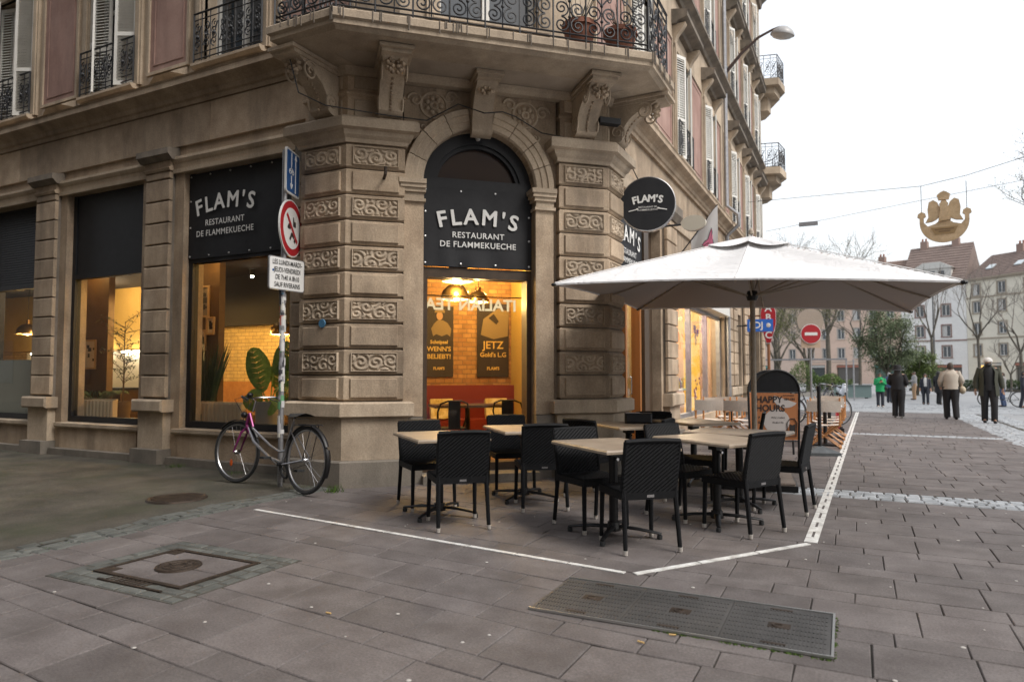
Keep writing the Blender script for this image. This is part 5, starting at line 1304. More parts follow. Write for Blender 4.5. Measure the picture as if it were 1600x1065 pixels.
# ------------------------------------------------------------------ A-frame board
OR = plain('board_orange', (.50, .20, .08), .55); WP = plain('board_pale', (.60, .56, .54), .6); PRINTD = plain('board_ink', (.035, .03, .03), .6)
af = thing('pavement_board', 'black round-topped pavement board with orange happy hours poster', 'sign board', (-1.24, 12.05, 0), R(17))
W2, ZT = .345, 1.08
def arc_pts(r, zc, n=16): return [(r * math.cos(math.pi * i / n), zc + r * math.sin(math.pi * i / n)) for i in range(n + 1)]
for sg, th in ((-1, 6), (1, -6)):
    fr2 = MB(); pts = [(W2, 0, 0.02)] + [(x, 0, z) for x, z in arc_pts(W2, ZT)] + [(-W2, 0, .02)]
    fr2.tube(pts, .018, 8)
    for z in (.28, ZT - .01): fr2.tube([(-W2, 0, z), (W2, 0, z)], .012, 6)
    M = Matrix.Translation((0, sg * .17, 0)) @ Matrix.Rotation(R(-sg * 6.5), 4, 'X')
    f_ = fr2.build('leg_frame', BLACKM, af, True, M)
    pn = MB().fprism(WORLD, [(-W2 + .02, ZT)] + [(x * .95, z) for x, z in reversed(arc_pts(W2, ZT))] + [(W2 - .02, ZT)], -.006, .006); pn.build('black_top', BLACKF, f_)
    MB().box(-W2 + .02, W2 - .02, -.006, .006, .3, ZT - .03).build('poster_sheet', OR, f_)
    if sg < 0:
        d = MB().fprism(WORLD, [(.14 + .19 * math.cos(i * .2618), .98 + .16 * math.sin(i * .2618)) for i in range(24) if .14 + .19 * math.cos(i * .2618) < W2 - .025 and .98 + .16 * math.sin(i * .2618) < ZT - .035], .007, .009)
        d.fprism(WORLD, [(.0 + .2 * math.cos(i * .2618), .60 + .2 * math.sin(i * .2618)) for i in range(24)], .007, .009); d.build('poster_shapes', WP, f_)
        tx = MB(); I = Matrix.Identity(4)
        for body, sz, x, z, bd in (('HAPPY', .15, -.12, .95, .004), ('HOURS', .15, -.10, .81, .004), ('SUR LES BIERES', .028, .18, 1.02, .001), ('18H-19H', .05, .19, .96, .002), ('PINTE A 5 EUROS', .03, .02, .66, .001), ('DE 18H A 19H', .03, .02, .58, .001), ('P', .05, -.27, .66, .003), ('G', .05, -.27, .58, .003)): tx = MB(); text_on(tx, I, body, sz, bd, dx=x, dy=z, lift=.0105, sx=.9); tx.build('lettering', PRINTD, f_)
        mg = MB().tube([(.17, -.012, .36), (.16, -.012, .58), (.2, -.012, .64), (.27, -.012, .65), (.31, -.012, .58), (.3, -.012, .36), (.17, -.012, .36)], .007, 5); mg.fprism(WORLD, [(.2, .4), (.28, .4), (.29, .56), (.24, .54), (.2, .56)], .009, .012); mg.build('beer_mug_drawing', PRINTD, f_)
# stanchion
st = thing('barrier_post', 'black barrier post on a grey rubber foot', 'post', (-.58, 12.75, 0), R(20))
MB().add([(-.26, -.26, 0), (.26, -.26, 0), (.26, .26, 0), (-.26, .26, 0), (-.26, -.26, .05), (.26, -.26, .05), (.26, .26, .05), (-.26, .26, .05), (-.06, -.06, .14), (.06, -.06, .14), (.06, .06, .14), (-.06, .06, .14)], [(0, 1, 5, 4), (1, 2, 6, 5), (2, 3, 7, 6), (3, 0, 4, 7), (4, 5, 9, 8), (5, 6, 10, 9), (6, 7, 11, 10), (7, 4, 8, 11), (8, 9, 10, 11)]).build('foot', mottled('rubber_grey', (.05, .055, .06), (.10, .11, .115), 6, .7, .2, 40), st)
MB().tube([(0, 0, .12), (0, 0, 1.12)], .032, 12).build('tube', BLACKM, st, True); MB().lathe([(0, .03), (.038, .03), (.038, -.05), (.03, -.05)], 12, (0, 0, 1.12)).build('cap', BLACKF, st)

# ------------------------------------------------------------------ director's chairs and tables of the neighbouring cafe
def director():
    t = thing('director_chair', 'x', 'chair')     # faces +x
    for sy in (-1, 1):
        MB().tube([(-.2, sy * .27, .42), (-.2, sy * .27, .88)], .016, 6).build('back_post', WOODB, t); MB().box(-.22, .24, sy * .27 - .025, sy * .27 + .025, .64, .665).build('armrest', WOODB, t)
        MB().box(-.24, .24, sy * .27 - .018, sy * .27 + .018, .40, .44).build('seat_rail', WOODB, t); MB().box(-.24, .24, sy * .27 - .018, sy * .27 + .018, .0, .035).build('foot_rail', WOODB, t)
        MB().box(.17, .20, sy * .27 - .013, sy * .27 + .013, .44, .64).build('arm_post', WOODB, t)
        for x in (-.19, .19): MB().tube([(x + .012 * sy, sy * .26, .42), (x + .012 * sy, -sy * .26, .02)], .015, 5).build('leg', WOODB, t)
    MB().grid(lambda u, v: ((u - .5) * .42, (v - .5) * .52, .43 - .02 * math.sin(math.pi * v)), 6, 8).build('seat', CREAM, t)
    MB().grid(lambda u, v: (-.2 - .025 * math.sin(math.pi * u), (u - .5) * .57, .66 + v * .2), 8, 4).grid(lambda u, v: (-.215 - .025 * math.sin(math.pi * u), (u - .5) * .57, .66 + v * .2), 8, 4).build('backrest', CREAM, t)
    return t
DC_ = [(-.56, 14.0, 92), (-.56, 14.9, -85), (-.54, 15.8, 95), (-.52, 16.7, -92), (-2.55, 13.6, 100), (-1.95, 13.5, 85), (-2.6, 14.6, -80), (-2.0, 14.7, -95), (-2.5, 15.7, 90), (-1.8, 16.2, 80)]
names = ['canvas folding chair nearest the black barrier post, back to the camera', 'canvas folding chair second from the barrier post along the white line', 'canvas folding chair third from the barrier post along the white line', 'canvas folding chair farthest along the white slotted line', 'canvas folding chair nearest the lit shop window, back to the camera', 'canvas folding chair left of the parasol pole, back to the camera', 'canvas folding chair across the cafe table by the shop window', 'canvas folding chair behind the pavement board facing the terrace', 'canvas folding chair in the second row by the shop window', 'canvas folding chair farthest behind the pavement board']
dp_ = director()
for i, ((x, y, a), lab) in enumerate(zip(DC_, names)):
    if i == 0: dp_.location = (x, y, .004); dp_.rotation_euler = (0, 0, R(a)); tag(dp_, lab, None, 'canvas folding chairs of the neighbouring cafe')
    else: dup(dp_, (x, y, .004), R(a), lab, 'canvas folding chairs of the neighbouring cafe')
ct = thing('cafe_table', 'small white cafe table between the canvas chairs by the white line', 'table', (-.56, 14.45, .004))
MB().box(-.3, .3, -.25, .25, .72, .75).build('table_top', plain('cafe_white', (.6, .6, .58), .4), ct); MB().tube([(0, 0, .02), (0, 0, .72)], .035, 8).build('column', BLACKM, ct); MB().box(-.22, .22, -.22, .22, 0, .025).build('foot_plate', BLACKM, ct)
dup(ct, (-2.25, 14.1, .004), 0, 'small white cafe table between the canvas chairs by the shop window'); dup(ct, (-.54, 16.25, .004), 0, 'small white cafe table farthest along the white line')
rb = thing('red_menu_board', 'narrow red board standing at the end of the canvas chairs', 'sign board', (-.42, 17.9, .004), R(4)); MB().box(-.03, .03, -.28, .28, .1, .8).build('panel', plain('red_paint', (.40, .03, .05), .5), rb); MB().box(-.12, .12, -.3, -.26, 0, .1).box(-.12, .12, .26, .3, 0, .1).build('feet', BLACKM, rb)
# ------------------------------------------------------------------ sign pole with three signs
BLUE = plain('sign_blue', (.015, .085, .26), .35); SREDM = plain('sign_red', (.36, .012, .02), .35); SWHITE = plain('sign_white', (.66, .66, .65), .4)
SB = plain('sign_ink', (.02, .02, .02), .5)
sp = thing('sign_pole', 'grey pole plastered with stickers beside the bicycle', 'pole', (-6.24, 6.16, .0), 0)
MB().tube([(0, 0, 0), (0, 0, 4.12)], .032, 12).build('tube', GREYM, sp, True)
for k in range(70):
    z = .95 + random.random() * 1.4 if k < 62 else random.uniform(.5, 1.0); a0 = random.uniform(3.2, 6.6); da = random.uniform(.6, 1.6); h_ = random.uniform(.03, .12); rr_ = .0335 + k * .00012
    m = MB().grid(lambda u, v: (rr_ * math.cos(a0 + da * u), rr_ * math.sin(a0 + da * u), z + h_ * v), 6, 1)
    m.build('sticker', plain('sticker%d' % k, random.choice(((.55, .55, .54), (.5, .5, .5), (.6, .6, .58), (.48, .48, .5), (.05, .05, .06), (.45, .08, .05), (.08, .25, .42), (.6, .58, .5), (.3, .3, .32), (.12, .3, .15))), .6), sp)
MB().tube([(0, -.04, 2.2), (.0, -.06, 2.5), (0, -.04, 2.55)], .012, 6).build('cable_tie', BLACKF, sp)
# the signs face the street on the right; their plane is turned away from the camera
SA = R(40)                                     # normal direction of the signs
fS = Fr((-6.24, 6.16), (math.cos(SA), math.sin(SA)), (math.sin(SA), -math.cos(SA)))
def rrect(w_, h_, r_, n=5):
    p = []
    for cx, cz, a0 in ((w_ / 2 - r_, h_ / 2 - r_, 0), (-w_ / 2 + r_, h_ / 2 - r_, 90), (-w_ / 2 + r_, -h_ / 2 + r_, 180), (w_ / 2 - r_, -h_ / 2 + r_, 270)):
        for i in range(n + 1): a = R(a0 + 90 * i / n); p.append((cx + r_ * math.cos(a), cz + r_ * math.sin(a)))
    return p
def sframe(ang, s0=0.0):
    a = R(ang); return Fr((-6.24 + s0 * math.cos(a), 6.16 + s0 * math.sin(a)), (math.cos(a), math.sin(a)), (math.sin(a), -math.cos(a)))
F1 = sframe(113, .12); z1 = 3.86
s1 = thing('cycle_lane_sign', 'blue and white upright sign with bicycle and arrows at the top of the sticker pole', 'sign')
MB().fprism(F1, [(x, z1 + z) for x, z in rrect(.44, .56, .04)], .035, .055).build('plate', SWHITE, s1); MB().fprism(F1, [(x, z1 + z) for x, z in rrect(.39, .51, .03)], .0555, .0575).build('blue_field', BLUE, s1)
mk = MB(); M1 = F1.M(0, .058, z1)
mk.tube([M1 @ Vector((-.06, -.001, -.2)), M1 @ Vector((-.06, -.001, -.05))], .008, 4).tube([M1 @ Vector((-.06, -.001, .06)), M1 @ Vector((-.06, -.001, .24))], .008, 4).tube([M1 @ Vector((.07, -.001, -.24)), M1 @ Vector((.07, -.001, .24))], .009, 4)
for dx in (-.03, .03): mk.tube([M1 @ Vector((-.06 + dx, -.001, -.15)), M1 @ Vector((-.06, -.001, -.21))], .008, 4)
for dx in (-.03, .03): mk.tube([M1 @ Vector((.07 + dx, -.001, .18)), M1 @ Vector((.07, -.001, .24))], .008, 4)
for dx in (-.1, -.02): mk.ring(M1 @ Vector((dx, -.001, .0)), F1.n, .03, .005, 14, 4)
mk.tube([M1 @ Vector((-.1, -.001, 0)), M1 @ Vector((-.075, -.001, .05)), M1 @ Vector((-.035, -.001, .05)), M1 @ Vector((-.02, -.001, 0))], .005, 4); mk.build('bicycle_and_arrows', SWHITE, s1)
MB().fbox(F1, -.05, .05, -.04, .036, z1 - .05, z1 + .05).build('clamp', GREYM, s1)
F2 = sframe(112, .10); z2 = 3.16
s2 = thing('no_vehicles_sign', 'round white sign with red rim and slash, small vehicles crossed out', 'sign')
circ = lambda r_, z: [(r_ * math.cos(i * math.pi / 20), z + r_ * math.sin(i * math.pi / 20)) for i in range(40)]
MB().fprism(F2, circ(.355, z2), .035, .055).build('plate', SWHITE, s2); MB().fprism(F2, circ(.34, z2), .0555, .0565).build('red_rim', SREDM, s2); MB().fprism(F2, circ(.255, z2), .057, .058).build('white_field', SWHITE, s2)
M2 = F2.M(0, .0585, z2); mk = MB()
def blob(pts): mk.add([M2 @ Vector((x, -.001, z)) for x, z in pts], [tuple(range(len(pts)))])
blob([(.03, .03), (.12, .03), (.12, .1), (.07, .1), (.05, .15), (.03, .15)]); blob([(-.14, 0), (-.1, .05), (-.05, .05), (-.03, 0), (-.05, -.02), (-.12, -.02)]); blob([(-.08, -.14), (-.02, -.05), (.05, -.06), (.07, -.13), (.0, -.1), (-.05, -.16)]); blob([(.05, -.15), (.09, -.1), (.11, -.15), (.08, -.18)])
mk.build('vehicle_symbols', SB, s2)
sl_ = MB(); sl_.add([M2 @ Vector((x, -.0025, z)) for x, z in ((-.175, .14), (-.14, .175), (.175, -.14), (.14, -.175))], [(0, 3, 2, 1)]); sl_.build('red_slash', SREDM, s2)
MB().fbox(F2, -.05, .05, -.04, .036, z2 - .05, z2 + .05).build('clamp', GREYM, s2)
F3 = sframe(88, .0); z3 = 2.57
s3_ = thing('hours_sign', 'white rectangular sign with four lines of black lettering below the round sign', 'sign')
MB().fprism(F3, [(x, z3 + z) for x, z in rrect(.56, .40, .03)], .045, .065).build('plate', GREYM, s3_); MB().fprism(F3, [(x, z3 + z) for x, z in rrect(.54, .38, .025)], .0655, .067).build('white_field', SWHITE, s3_)
t = MB(); M3 = F3.M(0, .068, z3)
for i, b in enumerate(('LES LUNDI-MARDI-', 'JEUDI-VENDREDI', 'DE 7h40 A 8h10', 'SAUF RIVERAINS')): t = MB(); text_on(t, M3, b, .084, .0006, dy=.132 - i * .09, sx=.66); t.build('lettering', SB, s3_)
MB().fbox(F3, -.05, .05, -.04, .046, z3 - .05, z3 + .05).build('clamp', GREYM, s3_)
MB().lathe([(0, .071), (.014, .071), (.014, .06)], 10, F3.P(-.22, 0, z3 + .03), F3.n).build('blue_sticker', BLUE, s3_)

# ------------------------------------------------------------------ projecting round sign, oval sign, flag
rs = thing('round_hanging_sign', 'round black projecting sign with white lettering on the right pier', 'sign')
FD = Fr((-2.64, 9.60), (math.cos(R(12)), math.sin(R(12))), (math.sin(R(12)), -math.cos(R(12)))); zc = 3.80; rd = .385
MB().lathe([(rd, -.06), (rd + .012, -.055), (rd + .012, .055), (rd, .06)], 48, FD.P(0, 0, zc), FD.n).build('metal_rim', plain('rim_metal', (.5, .5, .5), .25, .8), rs, True)
for sg in (-1, 1): MB().lathe([(0, sg * .061), (rd, sg * .061), (rd, sg * .05)], 48, FD.P(0, 0, zc), FD.n).build('black_face', BANNER, rs)
t = MB(); MD = FD.M(0, .063, zc); arc_text(t, MD, "FLAM'S", .145, .44, .03, .04, .006); text_on(t, MD, 'RESTAURANT DE', .034, .0002, dy=-.05); text_on(t, MD, 'FLAMMEKUECHE', .036, .0003, 1.1, dy=-.09)
for sg in (-1, 1): t.tube([MD @ Vector((sg * .15, -.003, -.075)), MD @ Vector((sg * .27, -.003, -.1))], .007, 5); t.ball(MD @ Vector((sg * .15, 0, -.072)), .018, .018, .012, 7, 5)
t.build('lettering', PRINTW, rs)
MB().tube([FD.P(-.3, 0, zc + .15), (Rc.x - .02, 9.55, zc + .15)], .02, 8).tube([FD.P(-.3, 0, zc - .15), (Rc.x - .02, 9.55, zc - .15)], .02, 8).build('wall_arm', IRON, rs)
ov = thing('oval_sign', 'blank pale oval sign sticking out behind the round black sign', 'sign')
FO = Fr((-2.62, 12.4), (1, 0), (0, -1)); MB().fprism(FO, [(.22 * math.cos(i * math.pi / 16) + .05, 4.08 + .14 * math.sin(i * math.pi / 16)) for i in range(32)], -.05, .05).build('plate', plain('oval_cream', (.56, .52, .43), .5), ov)
MB().fprism(FO, [(.22 * math.cos(i * math.pi / 16) + .05, 4.08 + .14 * math.sin(i * math.pi / 16)) for i in range(32)], -.065, -.051).build('edge', BLACKF, ov); MB().tube([(-3.3, 12.42, 4.08), (-2.8, 12.42, 4.08)], .02, 6).build('bracket', IRON, ov)
# flag on an angled staff: white with the tail of a pink whale
fg = thing('whale_flag', 'white pennant flag with a pink whale tail hanging behind the parasol', 'flag')
PA = Vector((-2.76, 13.05, 3.90)); PB = Vector((-2.25, 13.0, 4.52)); PC = Vector((-2.26, 13.0, 3.45)); PD = Vector((-2.76, 13.05, 3.3))
def flagp(u, v, off=0):
    p = (PA.lerp(PB, u)).lerp(PD.lerp(PC, u), v); return p + Vector((.0, -off + .015 * math.sin(u * 6 + v * 4), 0))
MB().grid(lambda u, v: flagp(u, v), 16, 16).build('cloth', plain('flag_white', (.74, .73, .72), .8), fg, True)
PINK = plain('flag_pink', (.70, .20, .32), .7)
def onflag(pts, off): return [flagp(u, v, off) for u, v in pts]
tail = [(.0, .62), (.14, .66), (.3, .74), (.45, .77), (.6, .72), (.68, .62), (.66, .54), (.5, .53), (.42, .48), (.52, .45), (.64, .46), (.72, .36), (.78, .30), (.8, .40), (.76, .5), (.82, .55), (.86, .7), (.8, .88), (.6, .97), (.0, .98)]
bm = bmesh.new(); vs2 = [bm.verts.new(p) for p in onflag(tail, .008)]; bm.faces.new(vs2); bmesh.ops.triangulate(bm, faces=bm.faces[:]); me = bpy.data.meshes.new('whale_print'); bm.to_mesh(me); bm.free(); me.materials.append(PINK); put('whale_print', me, fg)
MB().tube(onflag(tail, .009), .006, 4).build('whale_outline', SB, fg)
MB().tube([(-3.38, 13.2, 3.2), PA, PB], .012, 6).build('staff', IRON, fg)
# tabac sign and lottery sign
AC = thing('red_tobacco_sign', 'red lozenge sign with white letters hanging over the pavement behind the parasol pole', 'sign')
FT = Fr((-2.72, 25.3), (math.cos(R(10)), math.sin(R(10))), (math.sin(R(10)), -math.cos(R(10))))
hz = [(-.07, 4.15), (.07, 4.15), (.24, 3.5), (.24, 3.1), (.07, 2.45), (-.07, 2.45), (-.24, 3.1), (-.24, 3.5)]
MB().fprism(FT, hz, -.08, .08).build('box', SREDM, AC); MB().fprism(FT, [(x * 1.06, 3.37 + (z - 3.37) * 1.04) for x, z in hz], -.05, .05).build('rim', SWHITE, AC)
t = MB(); MT = FT.M(0, .083, 0)
for ch_, z in (('T', 3.95), ('A', 3.64), ('B', 3.32), ('A', 3.0), ('C', 2.7)): text_on(t, MT, ch_, .33, .008, dy=z)
t.build('lettering', SWHITE, AC); MB().tube([(-3.4, 25.3, 3.4), (-2.95, 25.3, 3.4)], .03, 6).tube([FT.P(0, 0, 2.5), FT.P(0, 0, .0)], .05, 8).build('support', plain('rust_post', (.25, .10, .04), .6), AC)
FJ = thing('blue_lottery_sign', 'blue box sign with white italic letters left of the red lozenge', 'sign')
FQ = Fr((-2.62, 22.2), (math.cos(R(10)), math.sin(R(10))), (math.sin(R(10)), -math.cos(R(10))))
MB().fbox(FQ, -.38, .37, -.06, .06, 2.66, 3.04).build('box', plain('lottery_blue', (.02, .12, .48), .4), FJ); t = MB(); MQ = FQ.M(-.02, .064, 2.85); text_on(t, MQ, 'FDJ', .28, .006, dx=-.1); t.ball(MQ @ Vector((.25, 0, 0)), .07, .012, .07, 10, 6); t.build('lettering', SWHITE, FJ)
MB().tube([(-3.4, 22.2, 2.85), FQ.P(-.37, 0, 2.85)], .025, 6).build('bracket', IRON, FJ)

# ------------------------------------------------------------------ street lamp on the facade
lp = thing('street_lamp', 'grey street lamp on a long curved arm high on the facade', 'street lamp', (0, 0, 0))
h0 = Vector((-1.72, 21.0, 11.28))
MB().tube([(-3.38, 21.3, 10.6), (-2.9, 21.2, 11.05), (-2.4, 21.1, 11.38), (-2.0, 21.05, 11.5), (-1.8, 21.0, 11.52), (-1.78, 21.0, 11.4)], [.055, .05, .04, .035, .03, .025], 8).build('arm', plain('lamp_arm', (.10, .07, .06), .5), lp, True)
ax = Vector((.25, -.15, 1)).normalized()
MB().lathe([(0, .22), (.14, .2), (.28, .1), (.34, 0), (.34, -.03), (.3, -.03)], 24, h0, ax).build('housing', plain('lamp_grey', (.34, .34, .34), .4), lp, True)
MB().lathe([(.31, -.02), (.26, -.09), (.12, -.13), (0, -.135)], 24, h0, ax).build('diffuser', plain('lamp_bowl', (.45, .45, .44), .15), lp, True)
MB().fbox(FR, 21.2, 21.4, 0, .06, 10.4, 10.8).build('wall_plate', IRON, lp)
# gilded eagle sign on wires
GOLD = mottled('gilt', (.42, .30, .17), (.56, .42, .26), 5, .5, .1, 30)
EG = thing('eagle_sign', 'gilded crescent sign with a crowned eagle hanging from a wire in the sky', 'sign')
EC = Vector((2.39, 23.38, 5.78))
a = R(26.75 - 32); FEg = Fr((EC.x, EC.y), (math.cos(a), math.sin(a)), (math.sin(a), -math.cos(a)))
z = EC.z; k = .0117 * 1.6
def eg(pts): return [(x * k, z + y * k) for x, y in pts]
cres = [(-33 * math.cos(t_) , -33 * math.sin(t_) + 2) for t_ in [math.pi * i / 24 for i in range(25)]]
inner = [(30, 6), (22, -4), (12, -1), (6, 4), (-6, 4), (-12, -1), (-22, -4), (-30, 6)]
MB().fprism(FEg, eg(cres + inner), -.04, .04).build('crescent', GOLD, EG)
MB().fprism(FEg, eg([(-8, 2), (-5, 20), (-6, 30), (0, 34), (6, 30), (5, 20), (9, 4)]), -.09, .09).build('eagle_body', GOLD, EG, True)
for sg in (-1, 1):
    MB().fprism(FEg, eg([(sg * x, y) for x, y in ((4, 20), (8, 32), (14, 37), (20, 34), (22, 22), (21, 10), (25, 2), (16, 3), (10, 6), (6, 10))][::sg]), -.06, .06).build('wing', GOLD, EG)
    MB().fprism(FEg, eg([(sg * 30 + dx, y) for dx, y in ((-3, 2), (3, 2), (3, 10), (6, 12), (5, 17), (0, 20), (-5, 17), (-6, 12), (-3, 10))]), -.05, .05).build('finial', GOLD, EG)
    MB().tube([FEg.P(sg * 30 * k, 0, z + 18 * k), FEg.P(sg * 30 * k, 0, z + 62 * k)], .008, 4).build('wire', IRON, EG)
MB().fprism(FEg, eg([(-7, 36), (7, 36), (9, 44), (4, 48), (0, 50), (-4, 48), (-9, 44)]), -.06, .06).build('crown', GOLD, EG)
MB().lathe([(0, .05), (4 * k, .03), (4.5 * k, 0), (4 * k, -.03), (0, -.05)], 12, FEg.P(0, 0, z + 32 * k), FEg.n).build('eagle_head', GOLD, EG)
pl = MB().fprism(FEg, eg([(-18, -7), (18, -7), (13, -18), (-13, -18)]), .041, .05); pl.build('name_plate', plain('gilt_dark', (.30, .20, .09), .5), EG)
ln = MB().fprism(FEg, eg([(-13, -9.5), (13, -9.5), (12.5, -11), (-12.5, -11)]), .051, .056).fprism(FEg, eg([(-8, -13), (8, -13), (7.5, -14.5), (-7.5, -14.5)]), .051, .056); ln.build('worn_inscription', plain('gilt_ink', (.16, .10, .05), .6), EG)
cb_ = thing('overhead_wire', 'thin wire strung across the street above the eagle sign', 'wire'); MB().tube([(-3.3, 25, 7.4), FEg.P(-30 * k, 0, z + 62 * k), FEg.P(30 * k, 0, z + 62 * k + .15), (16, 20, 9.6)], .008, 4).build('strand', IRON, cb_)
w2 = thing('overhead_wire', 'thin wire with a small lamp box leaving the far end of the facade', 'wire'); MB().tube([(-3.2, 29.5, 7.2), (6, 31, 8.6), (20, 33, 10.5)], .008, 4).build('strand', IRON, w2); MB().box(-1.95, -1.25, 29.6, 29.8, 7.32, 7.46).build('lamp_box', GREYM, w2)
# no entry sign at the edge of the square
ne = thing('no_entry_sign', 'red no entry disc with white bar on a post, back of another sign above it', 'sign')
FN = Fr((-1.33, 24.6), (math.cos(R(20)), math.sin(R(20))), (math.sin(R(20)), -math.cos(R(20))))
MB().fprism(FN, circ(.33, 2.68), .03, .05).build('plate', SWHITE, ne); MB().fprism(FN, circ(.31, 2.68), .051, .056).build('red_field', SREDM, ne); MB().fbox(FN, -.2, .2, .057, .062, 2.63, 2.73).build('white_bar', SWHITE, ne)
MB().fprism(FN, circ(.42, 3.1), -.01, .01).build('rear_disc', mottled('sign_back', (.30, .25, .20), (.36, .30, .25), 1, .5, 0), ne); MB().fbox(FN, -.3, .3, -.01, .01, 2.22, 2.6).build('rear_plate', plain('back_tan', (.45, .33, .24), .6), ne)
MB().tube([FN.P(0, -.04, 0), FN.P(0, -.04, 3.5)], .035, 8).build('post', GREYM, ne)
# ------------------------------------------------------------------ bicycle
def bicycle(label, loc, rz, lean, main, mud=True, r=.37, wb=1.22, steer=10, group=None):
    o = thing('bicycle', label, 'bicycle', loc, 0, group)
    o.rotation_euler = (lean, 0, rz)
    TY_ = RUBBER; RIM = plain('rim_steel' + label[:6], (.34, .34, .35), .3, .85); SIL = plain('frame_silver' + label[:6], (.36, .36, .38), .32, .7)
    PUR = plain('frame_purple' + label[:6], (.20, .02, .12), .32, .3) if main else plain('frame_dark' + label[:6], (.03, .03, .04), .4)
    if not main: SIL = PUR
    def wheel(c, ax):
        w_ = MB().ring(c, ax, r - .018, .018, 56, 8).build('wheel', TY_, o, True); c = Vector(c); ax = Vector(ax).normalized()
        MB().ring(c, ax, r - .045, .013, 48, 6).build('rim', RIM, w_, True)
        m = MB(); e = ax.orthogonal().normalized(); f = ax.cross(e)
        for k in range(28):
            a = k * math.pi / 14; b = a + (.35 if k % 2 else -.35); sg = .025 if (k // 2) % 2 else -.025
            m.tube([c + ax * sg + (e * math.cos(b) + f * math.sin(b)) * .03, c + (e * math.cos(a) + f * math.sin(a)) * (r - .05)], .0013, 3)
        tag(m.build('spokes', CHROME, w_), kind='stuff')
        MB().tube([c - ax * .05, c - ax * .03, c + ax * .03, c + ax * .05], [.012, .03, .03, .012], 10).build('hub', CHROME, w_, True)
        return w_
    wheel((0, 0, r), (0, 1, 0))
    st_ = Matrix.Translation((wb - .06, 0, 0)) @ Matrix.Rotation(R(steer), 4, 'Z') @ Matrix.Translation((-wb + .06, 0, 0))
    S = lambda p: st_ @ Vector(p)
    fw_ = wheel(S((wb, 0, r)), st_.to_3x3() @ Vector((0, 1, 0)))
    if main:
        MB().ball(S((wb + .1, -.012, r - .14)), .03, .012, .045, 8, 6).build('orange_reflector', plain('reflector', (.75, .13, .02), .3), fw_)
    bb = (.46, 0, .30); hd0 = (wb - .16, 0, .72); hd1 = (wb - .21, 0, .86); seat = (.28, 0, .80)
    f = MB()
    f.tube([bb, (.40, 0, .48), seat], .016, 8)
    f.tube([hd0, (wb - .34, 0, .52), (.72, 0, .36), (bb[0] + .02, 0, bb[2] + .02)], .018, 8)
    f.tube([hd1, (wb - .30, 0, .68), (.72, 0, .50), (.52, 0, .44), (.40, 0, .46)], .014, 8)
    for sy in (-1, 1):
        f.tube([(bb[0] - .04, sy * .03, bb[2]), (0, sy * .055, r)], .010, 6); f.tube([(.30, sy * .02, .70), (0, sy * .055, r)], .008, 6)
    f.build('frame', SIL, o, True)
    MB().tube([hd0, hd1], .021, 10).tube([hd1, (wb - .30, 0, .70)], .0165, 8).tube([hd0, (wb - .27, 0, .59)], .0195, 8).build('head_tube', PUR, o, True)
    fk = MB(); cr = S((wb - .14, 0, .69)); fk.tube([S((wb - .16, 0, .73)), cr], .018, 8)
    for sy in (-1, 1): fk.tube([cr, S((wb - .10, sy * .05, .62)), S((wb - .03, sy * .052, .46)), S((wb, sy * .055, r))], [.014, .014, .012, .009], 7)
    fk.build('fork', PUR, o, True)
    hb = MB(); st0 = S((wb - .22, 0, .88)); st1 = S((wb - .26, 0, 1.02)); hb.tube([st0, st1, S((wb - .20, 0, 1.05))], .012, 8)
    hb.tube([S((wb - .40, .29, 1.04)), S((wb - .30, .27, 1.07)), S((wb - .20, .12, 1.06)), S((wb - .18, 0, 1.05)), S((wb - .20, -.12, 1.06)), S((wb - .30, -.27, 1.07)), S((wb - .40, -.29, 1.04))], .011, 8)
    h_ = hb.build('handlebar', CHROME, o, True)
    for sy in (-1, 1):
        MB().tube([S((wb - .32, sy * .275, 1.065)), S((wb - .43, sy * .293, 1.035))], .017, 8).build('grip', RUBBER, h_, True); MB().tube([S((wb - .25, sy * .2, 1.06)), S((wb - .31, sy * .25, 1.03)), S((wb - .4, sy * .27, 1.0))], .006, 5).build('brake_lever', BLACKM, h_)
        MB().tube([S((wb - .2, sy * .15, 1.06)), S((wb - .05, sy * .14, 1.03)), S((wb - .08, sy * .03, .86)), S((wb - .12, sy * .02, .72))], .004, 5).build('brake_cable', RUBBER, h_)
    MB().ball(S((wb - .08, 0, .84)), .045, .04, .04, 10, 7).build('front_lamp', BLACKM, o, True)
    MB().ball(S((wb - .2, .04, 1.09)), .04, .04, .03, 8, 6).build('bell', BLACKM, o, True)
    sd_ = MB().grid(lambda u, v: (.06 + .30 * u, (v - .5) * (.22 * (1 - u) ** .8 + .05), .87 + .02 * math.sin(math.pi * v) + .012 * (1 - u) - .02 * abs(v - .5) * 2), 8, 8).grid(lambda u, v: (.06 + .30 * u, (v - .5) * (.2 * (1 - u) ** .8 + .045), .835 + .0 * u), 8, 8)
    sd_.build('saddle', RUBBER, o, True); MB().tube([seat, (.265, 0, .85)], .012, 8).build('seat_post', CHROME, o)
    MB().ring((bb[0], -.05, bb[2]), (0, 1, 0), .085, .006, 30, 5).tube([(bb[0], -.06, bb[2]), (bb[0], .06, bb[2])], .022, 8).tube([(bb[0], -.05, bb[2] + .085), (0, -.05, r + .035)], .004, 4).tube([(bb[0], -.05, bb[2] - .085), (0, -.05, r - .035)], .004, 4).build('chainring', BLACKM, o)
    for sg in (-1, 1):
        e = (bb[0] + sg * .15, sg * .075, bb[2] + sg * .07); c_ = MB().tube([(bb[0], sg * .065, bb[2]), e], .010, 6).build('crank', CHROME, o); MB().box(e[0] - .045, e[0] + .045, min(e[1], e[1] + sg * .1), max(e[1], e[1] + sg * .1), e[2] - .012, e[2] + .012).build('pedal', RUBBER, c_)
